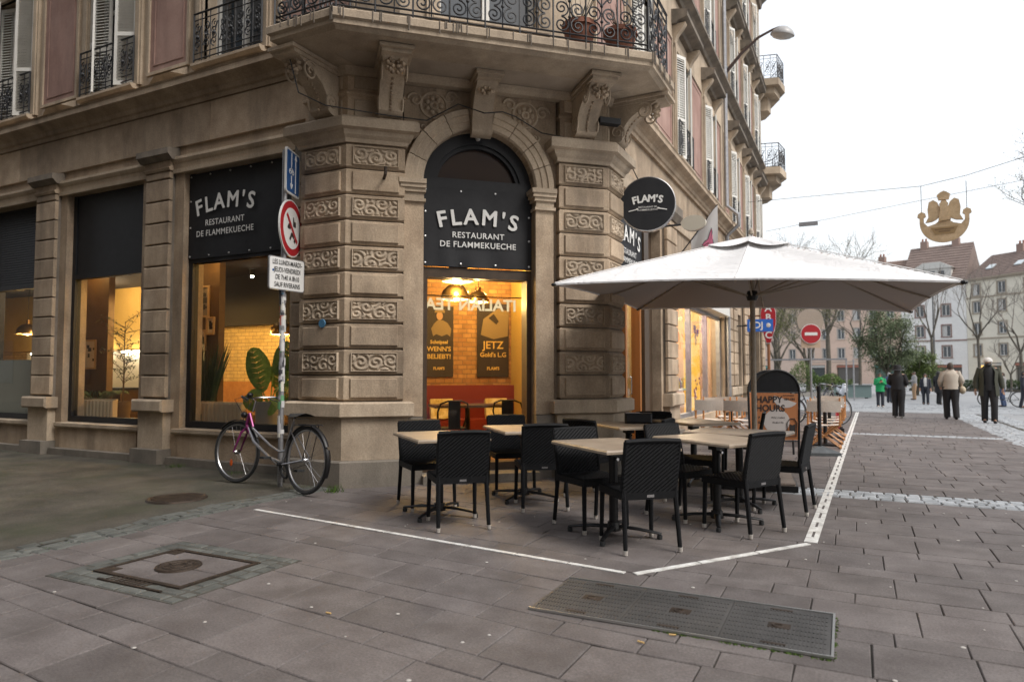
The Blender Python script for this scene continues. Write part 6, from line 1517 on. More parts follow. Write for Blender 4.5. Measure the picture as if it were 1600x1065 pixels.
    if mud:
        def guard(c, a0, a1, M_=None):
            m = MB(); n_ = 22
            for i in range(n_ + 1):
                a = R(a0 + (a1 - a0) * i / n_); pr = r + .022
                for w2, dr in ((-.028, -.012), (-.014, 0), (.014, 0), (.028, -.012)):
                    p = Vector((c[0] + (pr + dr) * math.cos(a), w2, c[2] + (pr + dr) * math.sin(a))); m.v.append(tuple(M_ @ p if M_ else p))
            for i in range(n_):
                for j in range(3): m.f.append((i * 4 + j, i * 4 + j + 1, i * 4 + j + 5, i * 4 + j + 4)); m.m.append(0)
            m.build('mudguard', BLACKM, o, True)
        guard((0, 0, r), 20, 215 - 60)
        guard((0, 0, r), -20 + 180, 205); guard((wb, 0, r), 40, 150, st_)
        rk = MB()
        for sy in (-.05, .05): rk.tube([(.2, sy, .76), (-.18, sy, .78), (-.2, sy, .76)], .006, 5); rk.tube([(-.12, sy, .775), (0, sy * 1.2, r)], .005, 5)
        for x in (-.15, 0, .12): rk.tube([(x, -.05, .775), (x, .05, .775)], .005, 5)
        rk.build('luggage_rack', BLACKM, o)
    return o
_d = R(169.5)
bicycle('step-through bicycle with purple head tube leaning by the sticker-covered pole', (-5.55, 5.85, .012), _d, R(3), True, steer=12, r=.38, wb=1.40)
lock = MB().ring((-6.12, 6.10, .22), (.4, 1, .2), .1, .016, 20, 6).build('bicycle_lock', RUBBER, smooth=True); tag(lock, 'black lock hanging low between bicycle and pole', 'lock')

# ------------------------------------------------------------------ people
SKIN = [plain('skin_a', (.42, .24, .16), .6), plain('skin_b', (.30, .17, .11), .6)]
def person(label, loc, rz, H, o_):
    """local: faces -y. o_: colours and pose"""
    g_ = lambda k, d: o_.get(k, d)
    t = thing('person', label, 'person', loc, rz); k = H / 1.75
    st = g_('stride', .0); sw = g_('sway', 0)
    J = {'pel': (0, 0, .97), 'sp': (0, 0, 1.16), 'ch': (0, .01, 1.36), 'nk': (0, .0, 1.50), 'hb': (0, -.015, 1.58), 'ht': (0, -.005, 1.685)}
    fl, fr_ = -st, st
    J.update(hl=(.095, 0, .92), kl=(.10, fl * .55 - .03, .50), al=(.10, fl * 1.0 + (.08 if st else 0), .09 + max(0, -0) ), tl=(.115, fl + (.08 if st else 0) - .15, .045))
    J.update(hr=(-.095, 0, .92), kr=(-.10, fr_ * .55 - .03, .50), ar=(-.10, fr_ * 1.0, .09), tr=(-.115, fr_ - .15, .045))
    ar = g_('arms', ((.22, .03, 1.15, .25, -.06, .92), (-.22, .03, 1.15, -.25, -.06, .92)))
    J.update(sl=(.175, .01, 1.42), el=ar[0][:3], wl=ar[0][3:], sr=(-.175, .01, 1.42), er=ar[1][:3], wr=ar[1][3:])
    def hand(w_, e):
        w_, e = Vector(w_), Vector(e); d = (w_ - e).normalized(); return tuple(w_ + d * .09)
    J['ml'] = hand(J['wl'], J['el']); J['mr'] = hand(J['wr'], J['er'])
    order = list(J); idx = {n: i for i, n in enumerate(order)}
    E_ = [('pel', 'sp'), ('sp', 'ch'), ('ch', 'nk'), ('nk', 'hb'), ('hb', 'ht'), ('pel', 'hl'), ('hl', 'kl'), ('kl', 'al'), ('al', 'tl'), ('pel', 'hr'), ('hr', 'kr'), ('kr', 'ar'), ('ar', 'tr'), ('ch', 'sl'), ('sl', 'el'), ('el', 'wl'), ('wl', 'ml'), ('ch', 'sr'), ('sr', 'er'), ('er', 'wr'), ('wr', 'mr')]
    rad = dict(pel=(.14, .11), sp=(.13, .10), ch=(.15, .11), nk=(.055, .055), hb=(.075, .085), ht=(.07, .085), hl=(.085, .09), kl=(.058, .06), al=(.042, .045), tl=(.045, .03), sl=(.06, .06), el=(.043, .043), wl=(.03, .025), ml=(.042, .022))
    me = bpy.data.meshes.new('sk'); me.from_pydata([tuple(c * k for c in J[n]) for n in order], [(idx[a], idx[b]) for a, b in E_], [])
    ob = bpy.data.objects.new('sk', me); COL.objects.link(ob); ob.modifiers.new('s', 'SKIN'); sub = ob.modifiers.new('u', 'SUBSURF'); sub.levels = 1; sub.render_levels = 1
    for n in order:
        q = rad.get(n) or rad[n[:-1] + 'l']; sv = me.skin_vertices[0].data[idx[n]]; sv.radius = (q[0] * k, q[1] * k); sv.use_root = (n == 'pel')
    dg = bpy.context.evaluated_depsgraph_get(); dg.update(); bm_ = bpy.data.meshes.new_from_object(ob.evaluated_get(dg)); bpy.data.objects.remove(ob)
    bm_.name = 'body'; bm_.materials.clear(); bm_.materials.append(g_('skin', SKIN[0])); bm_.polygons.foreach_set('use_smooth', [True] * len(bm_.polygons))
    b = put('body', bm_, t)
    # fingers
    for s_ in 'lr':
        m_, w_ = Vector(J['m' + s_]) * k, Vector(J['w' + s_]) * k; d = (m_ - w_).normalized(); sx = d.orthogonal().normalized(); fm_ = MB()
        for i in range(4): fm_.tube([m_ + sx * (.027 - .018 * i), m_ + sx * (.028 - .019 * i) + d * (.05 + .012 * (i in (1, 2))), m_ + sx * (.026 - .018 * i) + d * (.075 + .014 * (i in (1, 2))) + Vector((0, -.02, 0))], [.009, .0085, .007], 5)
        fm_.tube([m_ - d * .05 + sx * .03, m_ - d * .01 + sx * .055, m_ + d * .03 + sx * .06], [.01, .009, .008], 5); fm_.build('fingers', g_('skin', SKIN[0]), t, True)
    # face
    MB().ball((0, -.098 * k, 1.605 * k), .014, .022, .022, 7, 5).build('nose', g_('skin', SKIN[0]), t, True); MB().ball((0, -.088 * k, 1.572 * k), .026, .012, .007, 8, 5).build('mouth', g_('skin', SKIN[1]), t, True)
    for sx in (-1, 1): MB().ball((sx * .08 * k, .0, 1.615 * k), .014, .024, .034, 7, 5).build('ear', g_('skin', SKIN[0]), t, True)
    ey = MB()
    for sx in (-1, 1): ey.ball((sx * .032 * k, -.083 * k, 1.632 * k), .013, .008, .007, 7, 5)
    ey.build('eyes', DK, t)
    def wrap(name, secs, mat, open_front=False, fold=0):
        m_ = MB(); n_ = 28; span = 2 * math.pi - (g_('gap', .9) if open_front else 0); a0 = -math.pi / 2 + ((g_('gap', .9)) / 2 if open_front else 0)
        for (z, rx, ry, cx, cy) in secs:
            for i in range(n_ + 1):
                a = a0 + span * i / n_; w2 = 1 + fold * math.sin(i * 1.9 + z * 11); m_.v.append(((cx + rx * w2 * math.cos(a)) * k, (cy + ry * w2 * math.sin(a)) * k, z * k))
        for j in range(len(secs) - 1):
            for i in range(n_): m_.f.append((j * (n_ + 1) + i, j * (n_ + 1) + i + 1, (j + 1) * (n_ + 1) + i + 1, (j + 1) * (n_ + 1) + i)); m_.m.append(0)
        return m_.build(name, mat, t, True)
    hem = g_('hem', .86); fl_ = g_('flare', 1.0); top = g_('top', BLACKM); wd = g_('wide', 1.0)
    ob = g_('open', False)
    if ob: wrap('shirt', [(.9, .16, .125, 0, 0), (1.1, .15, .12, 0, 0), (1.35, .17, .13, 0, .01), (1.45, .14, .10, 0, .01), (1.52, .07, .07, 0, 0)], ob)
    if g_('long', None) is not None: pass
    wrap('jacket' if ob else 'top', [(hem, .19 * fl_, .155 * fl_, 0, 0), (hem + .12, .185 * fl_, .15 * fl_, 0, 0), (1.15, .175 * wd, .14 * wd, 0, 0), (1.35, .2 * wd, .15 * wd, 0, .01), (1.43, .19, .125, 0, .01), (1.49, .12, .09, 0, .01), (1.54, .075, .075, 0, .005)], top, bool(ob), .03)
    for s_ in 'lr':
        S_, e, w_ = Vector(J['s' + s_]), Vector(J['e' + s_]), Vector(J['w' + s_]); tw_ = g_('sleeve', 1.0)
        MB().tube([(S_ + Vector((0, 0, .03))) * k, (S_ * .7 + e * .3) * k, (e) * k, (e * .4 + w_ * .6) * k, (w_ * 1.0) * k], [.07 * k * tw_, .072 * k * tw_, .06 * k * tw_, .056 * k * tw_, .045 * k * tw_], 12).build('sleeve', top, t, True)
    pw2 = g_('leg_w', 1.0); pm = g_('pants', BLACKM)
    for s_ in 'lr':
        h2, kn, an = Vector(J['h' + s_]), Vector(J['k' + s_]), Vector(J['a' + s_])
        MB().tube([(h2 + Vector((0, 0, .08))) * k, (h2 * .75 + kn * .25) * k, (h2 * .3 + kn * .7) * k, kn * k, (kn * .4 + an * .6) * k, (an + Vector((0, 0, -.03))) * k], [x * k * pw2 for x in (.105, .108, .09, .078, .074, .072)], 14).build('trouser_leg', pm, t, True)
        a_, to = an * k, Vector(J['t' + s_]) * k
        MB().ball(((a_.x + to.x) / 2, (a_.y + to.y) / 2 - .0, .042), .045 * k, .135 * k, .042, 12, 8).build('shoe', g_('shoes', BLACKM), t, True)
    wrap('waistband', [(.86, .15, .125, 0, 0), (.95, .165, .13, 0, 0), (1.02, .16, .125, 0, 0)], pm)
    # hair
    hr = MB(); hl_ = g_('hair_len', .02)
    def hairf(u, v):
        a = u * 2 * math.pi; b = v * math.pi * .56; back = .5 + .5 * math.sin(a)      # +y is the back of the head
        r_ = 1.0; z = math.cos(b); zz = 1.615 + .118 * z if z > 0 else 1.615 + .118 * z * (1 + 2 * back) - hl_ * (1 if v > .93 else 0) * (.3 + .7 * back)
        front = max(0, -math.sin(a))
        if v > .55: zz = max(zz, 1.655) if front > .55 else zz
        return (.088 * math.sin(b) * math.cos(a) * k, (.005 + .108 * math.sin(b) * math.sin(a)) * k, zz * k)
    hr.grid(hairf, 24, 12); hr.build('hair', g_('hair', BLACKM), t, True)
    if hl_ > .1: wrap('long_hair', [(1.62 - hl_, .09, .05, 0, .1), (1.5, .105, .07, 0, .08), (1.6, .095, .095, 0, .03), (1.68, .085, .09, 0, .02)], g_('hair', BLACKM), True, .04)
    return t
BLK = plain('cloth_black', (.014, .014, .016), .85); DKB = plain('cloth_navy', (.022, .025, .035), .85); OLV = plain('cloth_olive', (.045, .048, .034), .85); CRM = plain('cloth_cream', (.42, .37, .31), .9); GRN = plain('cloth_green', (.008, .27, .09), .8); WHT = plain('cloth_white', (.55, .54, .52), .8); BGE = plain('cloth_beige', (.34, .22, .13), .85); GRY = plain('cloth_grey', (.25, .25, .25), .85); BLU = plain('cloth_blue', (.05, .08, .16), .85); HB = plain('hair_brown', (.05, .035, .025), .7); HBK = plain('hair_black', (.012, .01, .01), .6); WSH = plain('shoe_white', (.5, .5, .48), .6)
TOCAM = lambda x, y: math.atan2(y, x) - math.pi / 2      # faces the camera
phone = ((.23, -.02, 1.17, .07, -.25, 1.28), (-.23, -.02, 1.17, -.05, -.26, 1.26))
x, y = 3.27, 22.9
p = person('person in a white cap and open olive jacket walking towards the camera', (x, y, 0), TOCAM(x, y) + .1, 1.83, dict(skin=SKIN[1], top=OLV, open=BLK, pants=BLK, stride=.10, hem=.72, flare=1.25, wide=1.15, gap=1.2, leg_w=1.05, sleeve=1.15, arms=((.27, .05, 1.16, .30, .0, .92), (-.27, .05, 1.16, -.29, -.02, .9)), hair=WHT))
MB().grid(lambda u, v: (.115 * math.sin(v * 1.6) * math.cos(u * 6.2832), .125 * math.sin(v * 1.6) * math.sin(u * 6.2832) + .01, 1.70 + .12 * math.cos(v * 1.6)), 20, 8).build('cap', WHT, p, True)
MB().ball((0, -.075, 1.612), .072, .05, .052, 12, 8).build('beard', HBK, p, True)
x, y = 2.52, 24.3
p = person('person in a loose cream jumper and black trousers seen from behind', (x, y, 0), TOCAM(x, y) + math.pi + .2, 1.72, dict(top=CRM, pants=BLK, stride=.14, hem=.92, flare=1.12, wide=1.15, leg_w=1.2, sleeve=1.2, hair=HB, hair_len=.03, arms=((.28, .02, 1.17, .24, -.16, 1.02), (-.3, .0, 1.17, -.27, -.16, 1.0))))
bgm = MB().ball((-.30, .0, .88), .09, .14, .12, 12, 8); bgm.build('handbag', plain('bag_beige', (.42, .36, .26), .7), p, True); MB().tube([(-.29, 0, .98), (-.2, .02, 1.3), (-.16, 0, 1.45)], .01, 5).build('bag_strap', BGE, p)
x, y = 1.14, 24.4
p = person('person in a black bucket hat and black clothes walking away', (x, y, 0), TOCAM(x, y) + math.pi - .15, 1.62, dict(top=BLK, pants=BLK, stride=.08, hem=.95, flare=1.1, wide=1.1, leg_w=1.2, sleeve=1.15, hair=HBK, hair_len=.38, shoes=WSH, arms=((.27, .0, 1.17, .2, -.2, 1.1), (-.27, 0, 1.17, -.2, -.2, 1.1))))
MB().lathe([(.175, -.045), (.12, .0), (.112, .09), (.09, .125), (0, .135)], 20, (0, .01, 1.51)).build('bucket_hat', BLK, p, True)
x, y = .99, 37.1; Z = gz(y)
p = person('person in a bright green jacket looking at a phone', (x, y, Z), TOCAM(x, y) + .15, 1.66, dict(top=GRN, pants=DKB, hem=.80, flare=1.12, wide=1.15, sleeve=1.15, arms=phone, hair=HB, hair_len=.13, shoes=WSH))
MB().box(-.035, .04, -.30, -.29, 1.2, 1.34).build('phone', BLACKM, p); MB().ball((.24, -.05, .92), .09, .06, .08, 10, 7).build('shoulder_bag', BLK, p, True)
x, y = 1.62, 43.5
person('person in a blue jacket half hidden behind the black bucket hat', (x, y, gz(y)), TOCAM(x, y) + 2.8, 1.7, dict(top=BLU, pants=DKB, hair=GRY, stride=.1))
x, y = 3.18, 49
person('person in a grey top and beige trousers standing sideways', (x, y, gz(y)), TOCAM(x, y) - 1.3, 1.76, dict(top=GRY, pants=BGE, hair=HB, arms=((.22, -.05, 1.17, .2, -.3, 1.15), (-.22, -.05, 1.17, -.2, -.3, 1.1))))
x, y = 3.19, 41.5
person('person in a dark coat over a white shirt walking towards the camera', (x, y, gz(y)), TOCAM(x, y), 1.64, dict(top=DKB, open=WHT, pants=DKB, hem=.62, flare=1.2, gap=.9, stride=.12, hair=HB, hair_len=.25))
x, y = 3.85, 42.2
person('person in a long black coat left of the cream jumper', (x, y, gz(y)), TOCAM(x, y) + 2.6, 1.78, dict(top=BLK, pants=BLK, hem=.6, flare=1.1, hair=HBK, stride=.12))
x, y = 6.35, 40.2; zz = gz(y)
person('person in a pale top standing astride a bicycle behind the olive jacket', (x, y + .35, zz), TOCAM(x, y) - 1.4, 1.7, dict(top=GRY, pants=BLU, hair=HB, stride=.1, arms=((.22, -.1, 1.18, .2, -.3, 1.05), (-.22, -.1, 1.18, -.2, -.3, 1.05))))
bicycle('dark bicycle standing across the square behind the walking person', (6.9, 40.0, zz + .01), math.pi - .25, 0, False, False, r=.38, wb=1.3, steer=0)
x, y = 7.0, 39.4
person('person in dark clothes cut off by the right picture edge', (x, y, gz(y)), TOCAM(x, y) + 1.4, 1.75, dict(top=DKB, pants=DKB, hair=HBK, stride=.15))
bicycle('dark bicycle parked behind the pavement board', (-1.55, 19.6, .01), R(20), R(2), False, False, steer=20)
bicycle('dark bicycle parked in the square beside the planted bed', (-2.0, 40.0, gz(40) + .01), R(60), R(2), False, False, steer=-20)
# ------------------------------------------------------------------ the far side of the square
GZ = gz(100)
def far_building(label, O, ang, L_, z_e, z_r, wallc, roofc, cols, rows, ww=1.15, wh=1.75, gf=None, surround=None, setback=0, pitch0=1.6, dormers=0, skylights=0, band=None, pediment=False, chim=2, shut=None):
    a = R(ang); F = Fr(O, (math.cos(a), math.sin(a)), (math.sin(a), -math.cos(a)))
    o = thing('townhouse', label, 'building', (0, 0, 0), 0, 'townhouses across the square')
    wmat = mottled('wall_' + label[:14], wallc, tuple(min(1, c * 1.12) for c in wallc), .5, .9, .1, 5, fine=.05)
    rmat = mottled('roof_' + label[:14], tuple(c * .75 for c in roofc), roofc, 1.2, .9, .5, 9, fine=.22, bdist=.05)
    sm = plain('trim_' + label[:14], surround or tuple(c * .75 for c in wallc), .8)
    ops = []
    step = (L_ - pitch0 * 2) / max(1, cols - 1)
    for r_ in rows:
        for c in range(cols):
            s_ = pitch0 + c * step; ops.append((s_ - ww / 2, s_ + ww / 2, r_, r_ + wh))
    gops = gf or []
    m = MB(); wall_open(m, F, 0, L_, GZ, z_e, -.4, 0, [q for q in ops + gops]); m.build('wall', wmat, o)
    fm_ = MB().box(-ww / 2, -ww / 2 + .1, .1, .2, 0, wh).box(ww / 2 - .1, ww / 2, .1, .2, 0, wh).box(-.06, .06, .1, .18, 0, wh).box(-ww / 2 + .1, ww / 2 - .1, .1, .2, wh - .1, wh).box(-ww / 2 + .1, ww / 2 - .1, .1, .2, 0, .1).mesh('window', plain('frame_white' + label[:8], (.55, .55, .53), .6))
    pn_ = MB().box(-ww / 2, ww / 2, .2, .26, 0, wh).mesh('pane', GLASSD); sr_ = MB().box(-ww / 2 - .16, -ww / 2, -.05, .1, -.1, wh + .15).box(ww / 2, ww / 2 + .16, -.05, .1, -.1, wh + .15).box(-ww / 2, ww / 2, -.05, .1, wh, wh + .15).box(-ww / 2 - .2, ww / 2 + .2, -.14, .1, -.14, -.0).mesh('surround', sm)
    cm = MB().box(-ww / 2 + .1, -.1, .185, .195, .1, wh - .1).mesh('curtain', CURTAIN)
    for i, (a0, a1, z0, z1) in enumerate(ops):
        w_ = put('window', fm_, o, F.M((a0 + a1) / 2, 0, z0)); put('pane', pn_, w_); put('surround', sr_, w_)
        if i % 3 == 0: put('curtain', cm, w_)
    for i, (a0, a1, z0, z1) in enumerate(gops):
        s_ = MB().fbox(F, a0, a1, -.35, -.3, z0, z1).build('shop_front', plain('shop_dark%d%s' % (i, label[:6]), ((.04, .05, .05), (.1, .09, .08), (.05, .10, .09))[i % 3], .2), o)
        MB().fbox(F, a0, a1, -.3, .1, z1 - .45, z1 - .1).build('shop_sign', plain('shop_board%d%s' % (i, label[:6]), ((.4, .4, .38), (.30, .12, .08), (.08, .25, .24))[i % 3], .5), s_)
    for z in (band or []): MB().fbox(F, 0, L_, 0, .12, z, z + .18).build('string_course', sm, o)
    MB().sprof(F, [(-.4, z_e), (.35, z_e), (.5, z_e + .25), (.5, z_e + .35), (-.4, z_e + .35)], -.1, L_ + .1).build('eaves', sm, o)
    rf = MB().sprof(F, [(.4, z_e + .351), (-5.5, z_r), (-11, z_e + .351)], 0, L_).build('roof', rmat, o)
    tl_ = MB()
    for k in range(14):
        t_ = (k + .5) / 14; tl_.sprof(F, [(.4 - 5.9 * t_, z_e + .351 + (z_r - z_e - .351) * t_), (.43 - 5.9 * t_, z_e + .42 + (z_r - z_e - .351) * t_), (.40 - 5.9 * (t_ + .06), z_e + .36 + (z_r - z_e - .351) * (t_ + .06))], 0, L_)
    tag(tl_.build('tile_courses', rmat, o), kind='stuff')
    for k in range(dormers):
        s_ = L_ * (k + .7) / (dormers + .4); zb = z_e + (z_r - z_e) * .22
        d = MB().fbox(F, s_ - .75, s_ + .75, -3, -.6, zb, zb + 1.7).fprism(F, [(s_ - .9, zb + 1.7), (s_ + .9, zb + 1.7), (s_, zb + 2.4)], -3.4, -.5).build('dormer', plain('dormer%d%s' % (k, label[:6]), (.5, .49, .46), .7), o)
        MB().fbox(F, s_ - .45, s_ + .45, -.6, -.57, zb + .25, zb + 1.5).build('pane', GLASSD, d)
    for k in range(skylights):
        s_ = L_ * (k + .6) / (skylights + .3); t_ = .34; dd = .4 - 5.9 * t_; zz = z_e + .351 + (z_r - z_e - .351) * t_; sl2 = (z_r - z_e - .351) / 5.9
        MB().hexa([F.P(s_ - .5, dd + .12, zz), F.P(s_ + .5, dd + .12, zz), F.P(s_ + .5, dd - .85, zz + .85 * sl2 + .1), F.P(s_ - .5, dd - .85, zz + .85 * sl2 + .1), F.P(s_ - .5, dd + .2, zz + .12), F.P(s_ + .5, dd + .2, zz + .12), F.P(s_ + .5, dd - .78, zz + .85 * sl2 + .22), F.P(s_ - .5, dd - .78, zz + .85 * sl2 + .22)]).build('skylight', plain('skylight%d' % k, (.45, .5, .52), .15), o)
    if pediment:
        s_ = L_ * .5; zb = z_e + .36
        d = MB().fbox(F, s_ - 2.6, s_ + 2.6, -2.5, -.2, zb, zb + 2.2).fprism(F, [(s_ - 2.9, zb + 2.2), (s_ + 2.9, zb + 2.2), (s_ + 1.2, zb + 3.2), (s_ - 1.2, zb + 3.2)], -3, .0).build('pediment', plain('ped', (.52, .51, .48), .7), o)
        for q in (-1.3, .0, 1.3): MB().fbox(F, s_ + q - .4, s_ + q + .4, -.2, -.17, zb + .5, zb + 1.8).build('pane', GLASSD, d)
    for k in range(chim):
        s_ = L_ * (k + .45) / chim; c = MB().fbox(F, s_ - .5, s_ + .5, -6.2, -5.2, z_r - 1, z_r + 1.1).build('chimney', plain('chim%d%s' % (k, label[:6]), (.26, .18, .15), .9), o)
        for q in (-.25, .25): MB().tube([F.P(s_ + q, -5.7, z_r + 1.1), F.P(s_ + q, -5.7, z_r + 1.6)], .14, 8).build('chimney_pot', plain('cpot%d%d%s' % (k, q > 0, label[:6]), (.28, .13, .09), .9), c)
    return o
# frames run left to right as seen from the camera
far_building('white townhouse with pediment dormer behind the slim bare trees', (6.6, 125.9), -20.5, 9.0, 15.2, 22.0, (.66, .65, .63), (.20, .15, .13), 2, (3.9, 7.1, 10.3), gf=[(.6, 3.2, GZ, 2.8), (4.2, 8.2, GZ, 2.8)], surround=(.24, .15, .13), pitch0=2.7, band=(6.4,), pediment=True, chim=2)
far_building('cream townhouse with red roof and skylights at the right picture edge', (15.05, 122.6), -45, 60, 15.2, 19.5, (.60, .56, .47), (.20, .15, .13), 16, (4.0, 7.2, 10.4, 13.0), wh=1.7, gf=[(2, 5, GZ, 3.0), (7, 10, GZ, 3.0), (12, 15.5, GZ, 3.0), (18, 24, GZ, 3.0)], surround=(.32, .27, .21), band=(6.5, 12.6), skylights=14, chim=6)
far_building('pink townhouse seen through bare trees left of the white one', (-8.6, 131.6), -20.5, 16.2, 13.2, 20.3, (.56, .42, .34), (.235, .165, .135), 6, (4.0, 7.3, 10.4), gf=[(1, 4, GZ, 2.9), (6, 10, GZ, 2.9), (12, 15, GZ, 2.9)], surround=(.5, .42, .36), dormers=3, chim=2, band=(3.4,))
far_building('salmon townhouse farthest left behind the planted bed', (-34, 141.2), -20.5, 27.0, 13.2, 20.0, (.54, .42, .35), (.23, .16, .13), 9, (4.0, 7.3, 10.4), gf=[(2, 6, GZ, 2.9), (9, 13, GZ, 2.9), (16, 21, GZ, 2.9)], surround=(.46, .38, .32), dormers=4, chim=3)
yl = MB().box(16.2, 17.4, 119.1, 119.3, .9, 2.6).build('lit_shop_window', emis('lit_window', (1, .55, .12), 1.3)); tag(yl, 'small yellow lit shop window behind the walking people', 'window')
# ------------------------------------------------------------------ trees
BARK = mottled('bark', (.06, .052, .042), (.13, .115, .09), 5, .9, .5, 30); TWIG = plain('twigs_grey', (.17, .15, .13), .9)
def bare_tree(label, loc, H, seed, spread=.42, depth=5, r0=.16, trunk=.32, buds=False, lean=(0, 0)):
    rn = random.Random(seed); o = thing('bare_tree', label, 'tree', loc, 0, 'bare trees of the square'); tr = MB(); tw = MB()
    def grow(p, d, l, r_, lev):
        n_ = 3; pts = [p]; q = p
        for i in range(n_):
            d = (d + Vector((rn.gauss(0, .12), rn.gauss(0, .12), rn.gauss(.05, .07)))).normalized(); q = q + d * (l / n_); pts.append(q)
        (tr if lev < 2 else tw).tube(pts, [r_ * (1 - .35 * i / n_) for i in range(n_ + 1)], 6 if lev < 2 else 3, caps=False)
        if lev >= depth:
            return
        for k in range(3 if lev < 2 else rn.choice((2, 3, 3))):
            t_ = rn.uniform(.45, 1) if k else 1; bp_ = pts[0].lerp(pts[-1], t_) if t_ < 1 else pts[-1]
            nd = (d + Vector((rn.gauss(0, spread), rn.gauss(0, spread), rn.gauss(.12, spread * .5)))).normalized()
            grow(bp_, nd, l * rn.uniform(.58, .8), r_ * (.62 if k == 0 else .5), lev + 1)
    tr_d = Vector((lean[0], lean[1], 1)).normalized()
    base = Vector((0, 0, 0)); top = tr_d * H * trunk; tr.tube([base, base.lerp(top, .5) + Vector((.05, .03, 0)), top], [r0 * 1.15, r0, r0 * .85], 8)
    for k in range(4):
        a = k * 1.57 + rn.random(); grow(top, (tr_d + Vector((math.cos(a) * spread, math.sin(a) * spread, .1))).normalized(), H * .23, r0 * .6, 1)
    tr.build('trunk', BARK, o, True); tag(tw.build('crown', TWIG, o), kind='stuff')
    if buds:
        m = MB()
        for k in range(buds):
            f_ = rn.choice(tw.v); c = Vector(f_) + Vector((rn.gauss(0, .1), rn.gauss(0, .1), rn.gauss(0, .1))); leafquad(m, c, (rn.uniform(-1, 1), rn.uniform(-1, 1), rn.uniform(-.5, 1)), .13, .06)
        tag(m.build('young_leaves', plain('bud_green' + label[:8], (.14, .15, .05), .8), o), kind='stuff')
    return o
bare_tree('bushy bare tree behind the no entry sign with yellowish twigs', (-3.6, 62, GZ), 11.5, 3, .55, 6, .2, .2, 5000)
bare_tree('bare tree rising over the parasol top, left of the roofs', (-6.5, 66, GZ), 15.5, 5, .5, 6, .22, .3, 1500)
bare_tree('tall bare tree whose crown shows above the parasol ridge', (-2.4, 72, GZ), 16.5, 8, .42, 6, .22, .32, 800)
bare_tree('slim bare tree in front of the pink house', (.3, 78, GZ), 12, 11, .45, 6, .15, .35, 1200)
bare_tree('slim bare tree in front of the white townhouse', (6.2, 73, GZ), 12.0, 14, .38, 5, .13, .4)
bare_tree('thin straight bare tree at the left edge of the cream townhouse', (11.2, 84, GZ), 13.5, 17, .40, 5, .14, .38)
bare_tree('bare tree in front of the cream townhouse at the right', (14.2, 81, GZ), 12.0, 21, .5, 6, .16, .3)
bare_tree('small bare shrub-like tree behind the olive jacket', (12.2, 74, GZ), 6.0, 25, .6, 5, .09, .25)
bare_tree('near bare tree whose outer twigs reach in at the right picture edge', (12.0, 45, GZ), 14.8, 29, .6, 6, .26, .42, 2500)
bare_tree('bare tree left behind the planted bed', (-5.2, 55, GZ), 9.5, 33, .55, 6, .16, .22, 2500)
# evergreen tree
def leafy(label, loc, H, rx, rz, seed, n, c1, c2, leaf=.16):
    rn = random.Random(seed); o = thing('leafy_tree', label, 'tree', loc); tr = MB(); tr.tube([(0, 0, 0), (.1, 0, H * .25), (-.05, .05, H * .5)], [.2, .16, .1], 8)
    for k in range(9): a = k * .7; tr.tube([(.05, 0, H * .25), (math.cos(a) * rx * .4, math.sin(a) * rx * .4, H * .45), (math.cos(a) * rx * .8, math.sin(a) * rx * .8, H * (.5 + .04 * k))], [.08, .05, .02], 5)
    tr.build('trunk', BARK, o, True); cl = []
    for k in range(60):
        a = rn.uniform(0, 6.28); b = math.asin(rn.uniform(-1, 1)); q = rn.uniform(.45, 1.0); cl.append(Vector((rx * q * math.cos(a) * math.cos(b), rx * q * math.sin(a) * math.cos(b), H - rz + rz * q * math.sin(b) * (1 if b > 0 else .9))))
    m = MB()
    for k in range(n):
        c = rn.choice(cl); p_ = c + Vector((rn.gauss(0, rx * .16), rn.gauss(0, rx * .16), rn.gauss(0, rz * .13))); leafquad(m, p_, (rn.uniform(-1, 1), rn.uniform(-1, 1), rn.uniform(-.6, .8)), leaf * rn.uniform(.7, 1.3), leaf * .5)
    tag(m.build('crown', mottled('leaves_' + label[:10], c1, c2, .9, .6, 0, fine=0), o), kind='stuff'); return o
leafy('dense evergreen tree with rounded grey-green crown in the square', (1.95, 56, GZ), 6.2, 2.0, 2.3, 2, 13000, (.10, .135, .07), (.185, .22, .12))
leafy('smaller light green shrub right of the evergreen tree', (4.0, 60, GZ), 3.4, 1.6, 1.5, 4, 8000, (.08, .12, .03), (.15, .2, .06))
# hedge and planted bed
bed = thing('planted_bed', 'long green planted bed behind a low pale kerb across the square', 'hedge')
MB().box(-12, -.2, 52.6, 52.9, GZ, GZ + .3).build('kerb', plain('kerb_stone', (.36, .33, .29), .8), bed); MB().box(-12, -.2, 52.9, 58, GZ, GZ + .22).build('soil', JOINT, bed)
m = MB()
for k in range(16000):
    x = random.uniform(-11.5, -.3); y = random.uniform(53.0, 56.5); h_ = 1.5 + .5 * math.sin(x * 1.3) + .35 * math.sin(x * 3.1); z = random.random() ** .7 * h_
    leafquad(m, (x, y, GZ + .2 + z), (random.uniform(-1, 1), random.uniform(-1, .5), random.uniform(-.2, 1)), .26, .06)
tag(m.build('foliage', mottled('hedge_green', (.05, .095, .02), (.13, .19, .045), .8, .7, 0, fine=0), bed), kind='stuff')
bed2 = thing('planted_bed', 'low green hedge strip in front of the shops at the right', 'hedge'); MB().box(4.5, 26, 74.6, 76.4, GZ, GZ + .2).build('soil', JOINT, bed2); m = MB()
for k in range(12000): leafquad(m, (random.uniform(4.6, 26), random.uniform(74.7, 76.2), GZ + .15 + random.random() * .85), (random.uniform(-1, 1), random.uniform(-1, .5), random.uniform(-.2, 1)), .24, .08)
tag(m.build('foliage', mottled('hedge_dark', (.03, .06, .02), (.07, .11, .035), .8, .7, 0, fine=0), bed2), kind='stuff')
